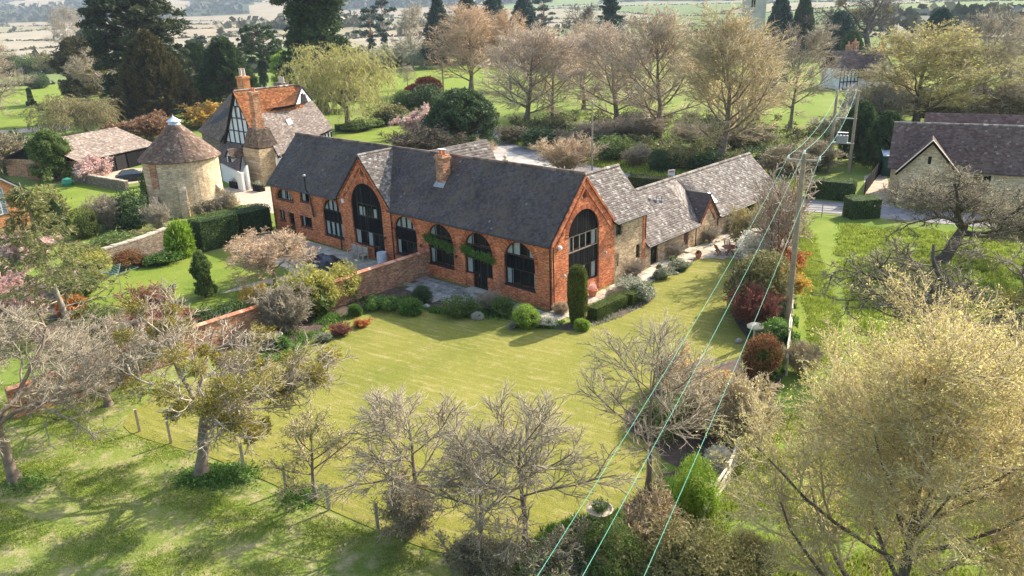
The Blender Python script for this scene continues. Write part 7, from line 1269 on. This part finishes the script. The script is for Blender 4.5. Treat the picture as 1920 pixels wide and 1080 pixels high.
lathe_thing('glazed_pot', 1235, 518, GL, 'terracotta', 'round orange pot with little cone conifer, nearer the camera', 'pot', 'lf_dark', .24, .75); lathe_thing('glazed_pot', 1260, 503, GL, 'wood_pale', 'pale stone pot with clipped round bush behind the orange pot', 'pot', 'lf_mid', .36, .75); lathe_thing('small_pot', 1309, 484, POT, 'terracotta', 'small terracotta pot alone on the terrace edge', 'pot', 'lf_olive', .2, .5)
lathe_thing('blue_pot', 590, 518, [(a, b*1.1) for a, b in POT], 'glaze_blue', 'small blue glazed pot on the patio lawn edge', 'pot', 'lf_red', .2, .55)
for i, (x, y, s_) in enumerate([(786, 568, .35), (800, 575, .3), (806, 562, .4), (772, 574, .3), (1250, 512, .3), (1282, 498, .35), (1268, 512, .25), (1418, 648, .45), (1430, 622, .4), (1385, 640, .3)]):
    g = np.random.default_rng(i+70); o = link('rock', npmesh('rock', IV*(1+g.normal(0, .15, (12, 1)))*np.array([1, .8, .7])*s_, IF, g.random(20), M['rockery'], False), None, at(x, y, .1), label=['pale rock left of the purple ball shrub', 'flat rock at the dark patio edge', 'upright rock on the dark patio edge', 'small rock at the lawn curve', 'rockery stone under the orange pot', 'rockery stone at the end of the terrace bed', 'smallest rockery stone in the terrace bed', 'boulder beside the staddle stone', 'pinkish boulder behind the staddle stone', 'small dark boulder at the border edge'][i], cat='rock')
# water butt, covered furniture, bench, slab table, green butt
lathe_thing('water_butt', 723, 498, [(.40, 0), (.43, .1), (.40, .12), (.44, .3), (.41, .32), (.45, .5), (.42, .52), (.45, .7), (.42, .72), (.44, .9), (.42, .92), (.43, 1.1), (.36, 1.12), (.36, 1.05), (.02, 1.04)], 'butt', 'pale grey ribbed water butt beside the garden wall', 'water butt', base=h2w(-18.15, -.65))
lathe_thing('green_water_butt', 524, 430, [(.3, 0), (.36, .3), (.36, .85), (.3, .95), (.02, 1.0)], 'green_plastic', 'green plastic water butt at the barn end', 'water butt', base=h2w(-36.6, -.8)); lathe_thing('compost_bin', 128, 348, [(.6, 0), (.75, .4), (.6, .9), (.2, 1.05), (.02, 1.06)], 'green_plastic', 'domed green compost bin by the low stone wall', 'compost bin')
cf = put('covered_furniture', h2w(-21.6, -3.9), 'garden furniture under a black waterproof cover on the patio', 'covered table', HYAW+.1); g = np.random.default_rng(8); X, Y = np.meshgrid(np.linspace(-1.55, 1.55, 26), np.linspace(-.95, .95, 16), indexing='ij'); ed_ = np.minimum(1, np.minimum((1.55-np.abs(X))/.28, (.95-np.abs(Y))/.28)); Z = .02+np.clip(ed_, 0, 1)**.45*(.78+.09*np.sin(X*3.1+Y*2)+.06*np.sin(Y*6+X*2)+.04*np.sin(X*9)); V = np.stack([X*(1+.06*np.sin(Y*5)), Y*(1+.08*np.sin(X*4)), Z], -1).reshape(-1, 3); ii, jj = np.meshgrid(range(25), range(15), indexing='ij'); q = (ii*16+jj).ravel(); link('cover', npmesh('cover', V, np.stack([q, q+1, q+17, q+16], 1), np.zeros(len(q)), M['cover'], True), cf)
ft = put('low_stool', h2w(-21.9, -5.15), 'low grey wicker stool beside the covered furniture', 'stool', HYAW+.1); MB().box(-.55, -.4, .0, .55, .4, .3).build('base', M['wood_grey'], ft); MB().box(-.58, -.43, .303, .58, .43, .36).build('top', M['wood_pale'], ft)
def bench_seat(k, label):
    r = put('garden_chair', h2w(-22.2+k*.78, -.75), label, 'garden chair', HYAW, 'pale wooden garden chairs against the barn')
    for x in (-.3, .3):
        for y, h_ in ((-.28, .62), (.25, 1.05)): MB().box(x-.035, y-.035, 0, x+.035, y+.035, h_).build('leg', M['wood_pale'], r)
        MB().box(x-.05, -.34, .625, x+.05, .27, .66).build('armrest', M['wood_pale'], r)
    for i in range(5): MB().box(-.29, -.28+i*.11, .40, .29, -.19+i*.11, .43).build('seat_slat', M['wood_pale'], r)
    for i in range(4): MB().box(-.24+i*.14, .25, .46, -.14+i*.14, .28, 1.0).build('back_slat', M['wood_pale'], r)
    MB().box(-.3, .235, 1.0, .3, .30, 1.08).build('back_rail', M['wood_pale'], r)
for k, lb in ((0, 'leftmost'), (1, 'middle'), (2, 'rightmost')): bench_seat(k, lb+' pale wooden chair of three by the boarded arch')
# terrace table and chairs
TC = at(1368, 478); t_ = put('garden_table', TC, 'round reddish wooden table on the terrace', 'table', .3); n = 18; mb = MB()
for i in range(9): x = -.62+i*.14+.07; w_ = math.sqrt(max(.02, .66**2-x*x)); MB().box(x-.062, -w_, .70, x+.062, w_, .73).build('table_slat', M['wood_red'], t_)
for a in range(4): c_, s_ = math.cos(a*math.pi/2+.4), math.sin(a*math.pi/2+.4); MB().bar((c_*.5, s_*.5, 0), (-c_*.1, -s_*.1, .69), .05).build('leg', M['wood_red'], t_)
def chair(dx, dy, rz, label, mat='wood_red'):
    r = put('folding_chair', TC+Vector((dx, dy, 0)), label, 'chair', rz, 'folding wooden chairs round the terrace table')
    for x in (-.24, .24): MB().bar((x, -.25, 0), (x, .30, 1.0), .04).build('leg', M[mat], r); MB().bar((x*.9, .28, 0), (x*.9, -.2, .46), .04).build('leg', M[mat], r); MB().bar((x, -.22, .62), (x, .2, .66), .05, .03).build('armrest', M[mat], r)
    for i in range(5): MB().box(-.23, -.22+i*.09, .43, .23, -.15+i*.09, .455).build('seat_slat', M[mat], r)
    for i in range(4): y0, z0, y1, z1 = .07, .5, .28, .95; MB().bar((-.18+i*.12, .07, .52), (-.18+i*.12, .27, .93), .07, .02).build('back_slat', M[mat], r)
    MB().bar((-.25, .29, .97), (.25, .29, .97), .05).build('back_rail', M[mat], r)
chair(-1.05, -.1, math.pi/2+.3, 'reddish folding chair left of the terrace table'); chair(1.0, .2, -math.pi/2-.4, 'reddish folding chair nearest the white blossom shrub'); chair(.75, -.75, -2.3, 'reddish folding chair in front right of the terrace table'); chair(.1, 1.15, .1, 'greyer weathered folding chair behind the terrace table', 'wood_grey')
pt = put('covered_pot', at(1378, 435), 'small dark covered pot on the far terrace', 'pot'); MB().lathe([(.25, 0), (.3, .12), (.22, .25), (.05, .33)], 10).build('cover', M['cover'], pt)
lg = put('border_logs', h2w(1.0, 21.5), 'row of pale rockery stones edging the wall bed of the low barn', 'edging', HYAW, None); g = random.Random(4)
for i in range(34): y = -2+i*.30; a = .32*g.random(); MB().box(-.1+a*.3, y, 0, .12+a*.3, y+.24, .12+g.random()*.1).build('stone', M['slab'], lg)
for (x, y, lb) in ((21.6, 0, 'bare wall-trained shrub under the porch gable'), (15.6, 0, 'bare wall-trained shrub left of the brown door'), (26, 0, 'bare wall-trained shrub on the far barn wall'), (13.9 if False else 9.6, 0, 'bare rose trained against the stone wing')): plant('twigbush', 0, 0, None, None, lb, 'shrub', H=1.5, Wd=1.7, base=h2w(.45, x), mats=tg('bark_pale'))
# rotary drier
rd = put('rotary_drier', at(232, 562), 'green-lined rotary clothes drier on the garden lawn', 'clothes drier'); rh = tall(at(232, 562), 508); MB().tube([(0, 0, 0), (0, 0, rh+.1)], .025, 8).build('pole', M['steel'], rd)
for a in range(4): MB().bar((0, 0, rh-.25), (1.5*math.cos(a*1.57+.3), 1.5*math.sin(a*1.57+.3), rh+.12), .03).build('arm', M['steel'], rd)
mb = MB()
for k in range(1, 7):
    for a in range(4): rk = 1.5*k/6; f = lambda a: (rk*math.cos(a*1.5708+.3), rk*math.sin(a*1.5708+.3), rh-.25+.37*k/6); mb.tube([f(a), f(a+1)], .012, 4)
mb.build('line', M['green_plastic'], rd)
# estate agent board by the lane
sg = put('sale_board', at(1258, 350), 'white board on a post beside the lane', 'sign', .25); hh = tall(at(1258, 350), 318); MB().box(-.04, 0, 0, .04, .08, hh-.95).build('post', M['wood_pale'], sg); bd = MB().box(-.42, -.03, hh-1.0, .42, .03, hh).build('board', M['white'], sg)
MB().box(-.32, -.036, hh-.35, .32, -.032, hh-.12).build('red_panel', M['terracotta'], bd); MB().box(-.1, -.036, 0+hh-1.3, .1, -.032, hh-1.02).build('lower_tab', M['terracotta'], sg)
for i in range(3): MB().box(-.28, -.036, hh-.52-i*.13, .28-.06*i, -.032, hh-.48-i*.13).build('printed_line', M['steel'], bd)
# gate pier with ball finial, yard
gp = put('gate_pier', at(948, 322), 'stone gate pier with ball finial in the yard behind the barn', 'gate pier'); ph = tall(at(948, 322), 296); MB().box(-.3, -.3, 0, .3, .3, ph-.35).box(-.4, -.4, ph-.348, .4, .4, ph-.2).build('pier', M['stone_pale'], gp); MB().lathe([(.1, ph-.2), (.12, ph-.1), (.25, ph+.05), (.25, ph+.2), (.12, ph+.35), (.01, ph+.38)], 12).build('finial', M['surround'], gp)
yr = put('yard_gate', at(890, 318), 'white boarded gate in the yard behind the barn', 'gate', -.35)
for i in range(12): MB().box(i*.28, 0, .1, i*.28+.25, .04, 1.25).build('board', M['white'], yr)
# window boxes of the cottage, planters
for x, y, w_, lb in ((442, 352, 24, 'black planter trough left of the cottage door'), (486, 358, 24, 'black planter trough right of the cottage stack')):
    b = at(x, y); k = proj(b)[2]/F; r = put('planter', b, lb, 'planter', HYAW); MB().box(-w_*k/2, -.4, 0, w_*k/2, .4, .8).build('trough', M['board'], r); g = np.random.default_rng(x); q = g.normal(0, .2, (500, 3))+np.array([0, 0, .9]); q[:, 0] *= 2.5; link('plant', leafmesh('plant', q, .1, M['lf_grey'], g), r, kind='stuff')
# parked car
def car(loc, rz, label, mat):
    r = put('parked_car', loc, label, 'car', rz); sec = [(-2.15, .35, .62, .70), (-2.0, .3, .82, .82), (-1.3, .28, .95, .86), (-.75, .28, 1.0, .87), (0, .28, .98, .88), (.9, .28, .95, .88), (1.5, .28, .92, .86), (2.0, .3, .78, .8), (2.15, .38, .6, .68)]
    vs = []; [vs.extend([(x, -w_, z0), (x, -w_*1.02, (z0+z1)/2), (x, -w_*.93, z1), (x, w_*.93, z1), (x, w_*1.02, (z0+z1)/2), (x, w_, z0)]) for x, z0, z1, w_ in sec]; fs = [(i*6+k, (i+1)*6+k, (i+1)*6+(k+1) % 6, i*6+(k+1) % 6) for i in range(8) for k in range(6)]+[(0,1,2,3,4,5), tuple(48+k for k in (5,4,3,2,1,0))]
    MB().add(vs, fs, .5).build('body', M[mat], r); cb = [(-1.75, .95, .78), (-1.15, 1.42, .62), (.35, 1.45, .62), (1.15, .97, .76)]; vs = [(x, s_*w_, z) for x, z, w_ in cb for s_ in (-1, 1)]
    MB().add(vs, [(0,1,3,2),(4,5,7,6),(0,2,4,6),(1,7,5,3)], .5).build('glasshouse', M['glass_car'], r); MB().add([(x, s_*(w_-.0), z+.012) for x, z, w_ in cb[1:3] for s_ in (-1, 1)], [(0,1,3,2)], .5).build('roof', M[mat], r)
    for x in (-1.35, 1.35):
        for s_ in (-1, 1): wl = MB().tube([(x, s_*.72, .33), (x, s_*.9, .33)], .33, 16).build('wheel', M['board'], r); MB().tube([(x, s_*.9, .33), (x, s_*.915, .33)], .19, 12).build('rim', M['steel'], wl)
    for s_ in (-1, 1): MB().box(2.02, s_*.62-.15, .58, 2.13, s_*.62+.15, .7).build('headlight', M['curtain'], r); MB().box(-2.13, s_*.62-.14, .62, -2.04, s_*.62+.14, .74).build('tail_light', M['terracotta'], r)
M['carpaint'] = plain('black_car_paint', (.012, .014, .02), .2, .1, 1); m, n, b = newmat('car_glass'); b.inputs['Base Color'].default_value = (.10, .12, .14, 1); b.inputs['Roughness'].default_value = .12; M['glass_car'] = m  # car glass lightened grey-blue, the sky's reflection put into its base colour
car(at(250, 338), .5, 'black car parked left of the round dovecote', 'carpaint')
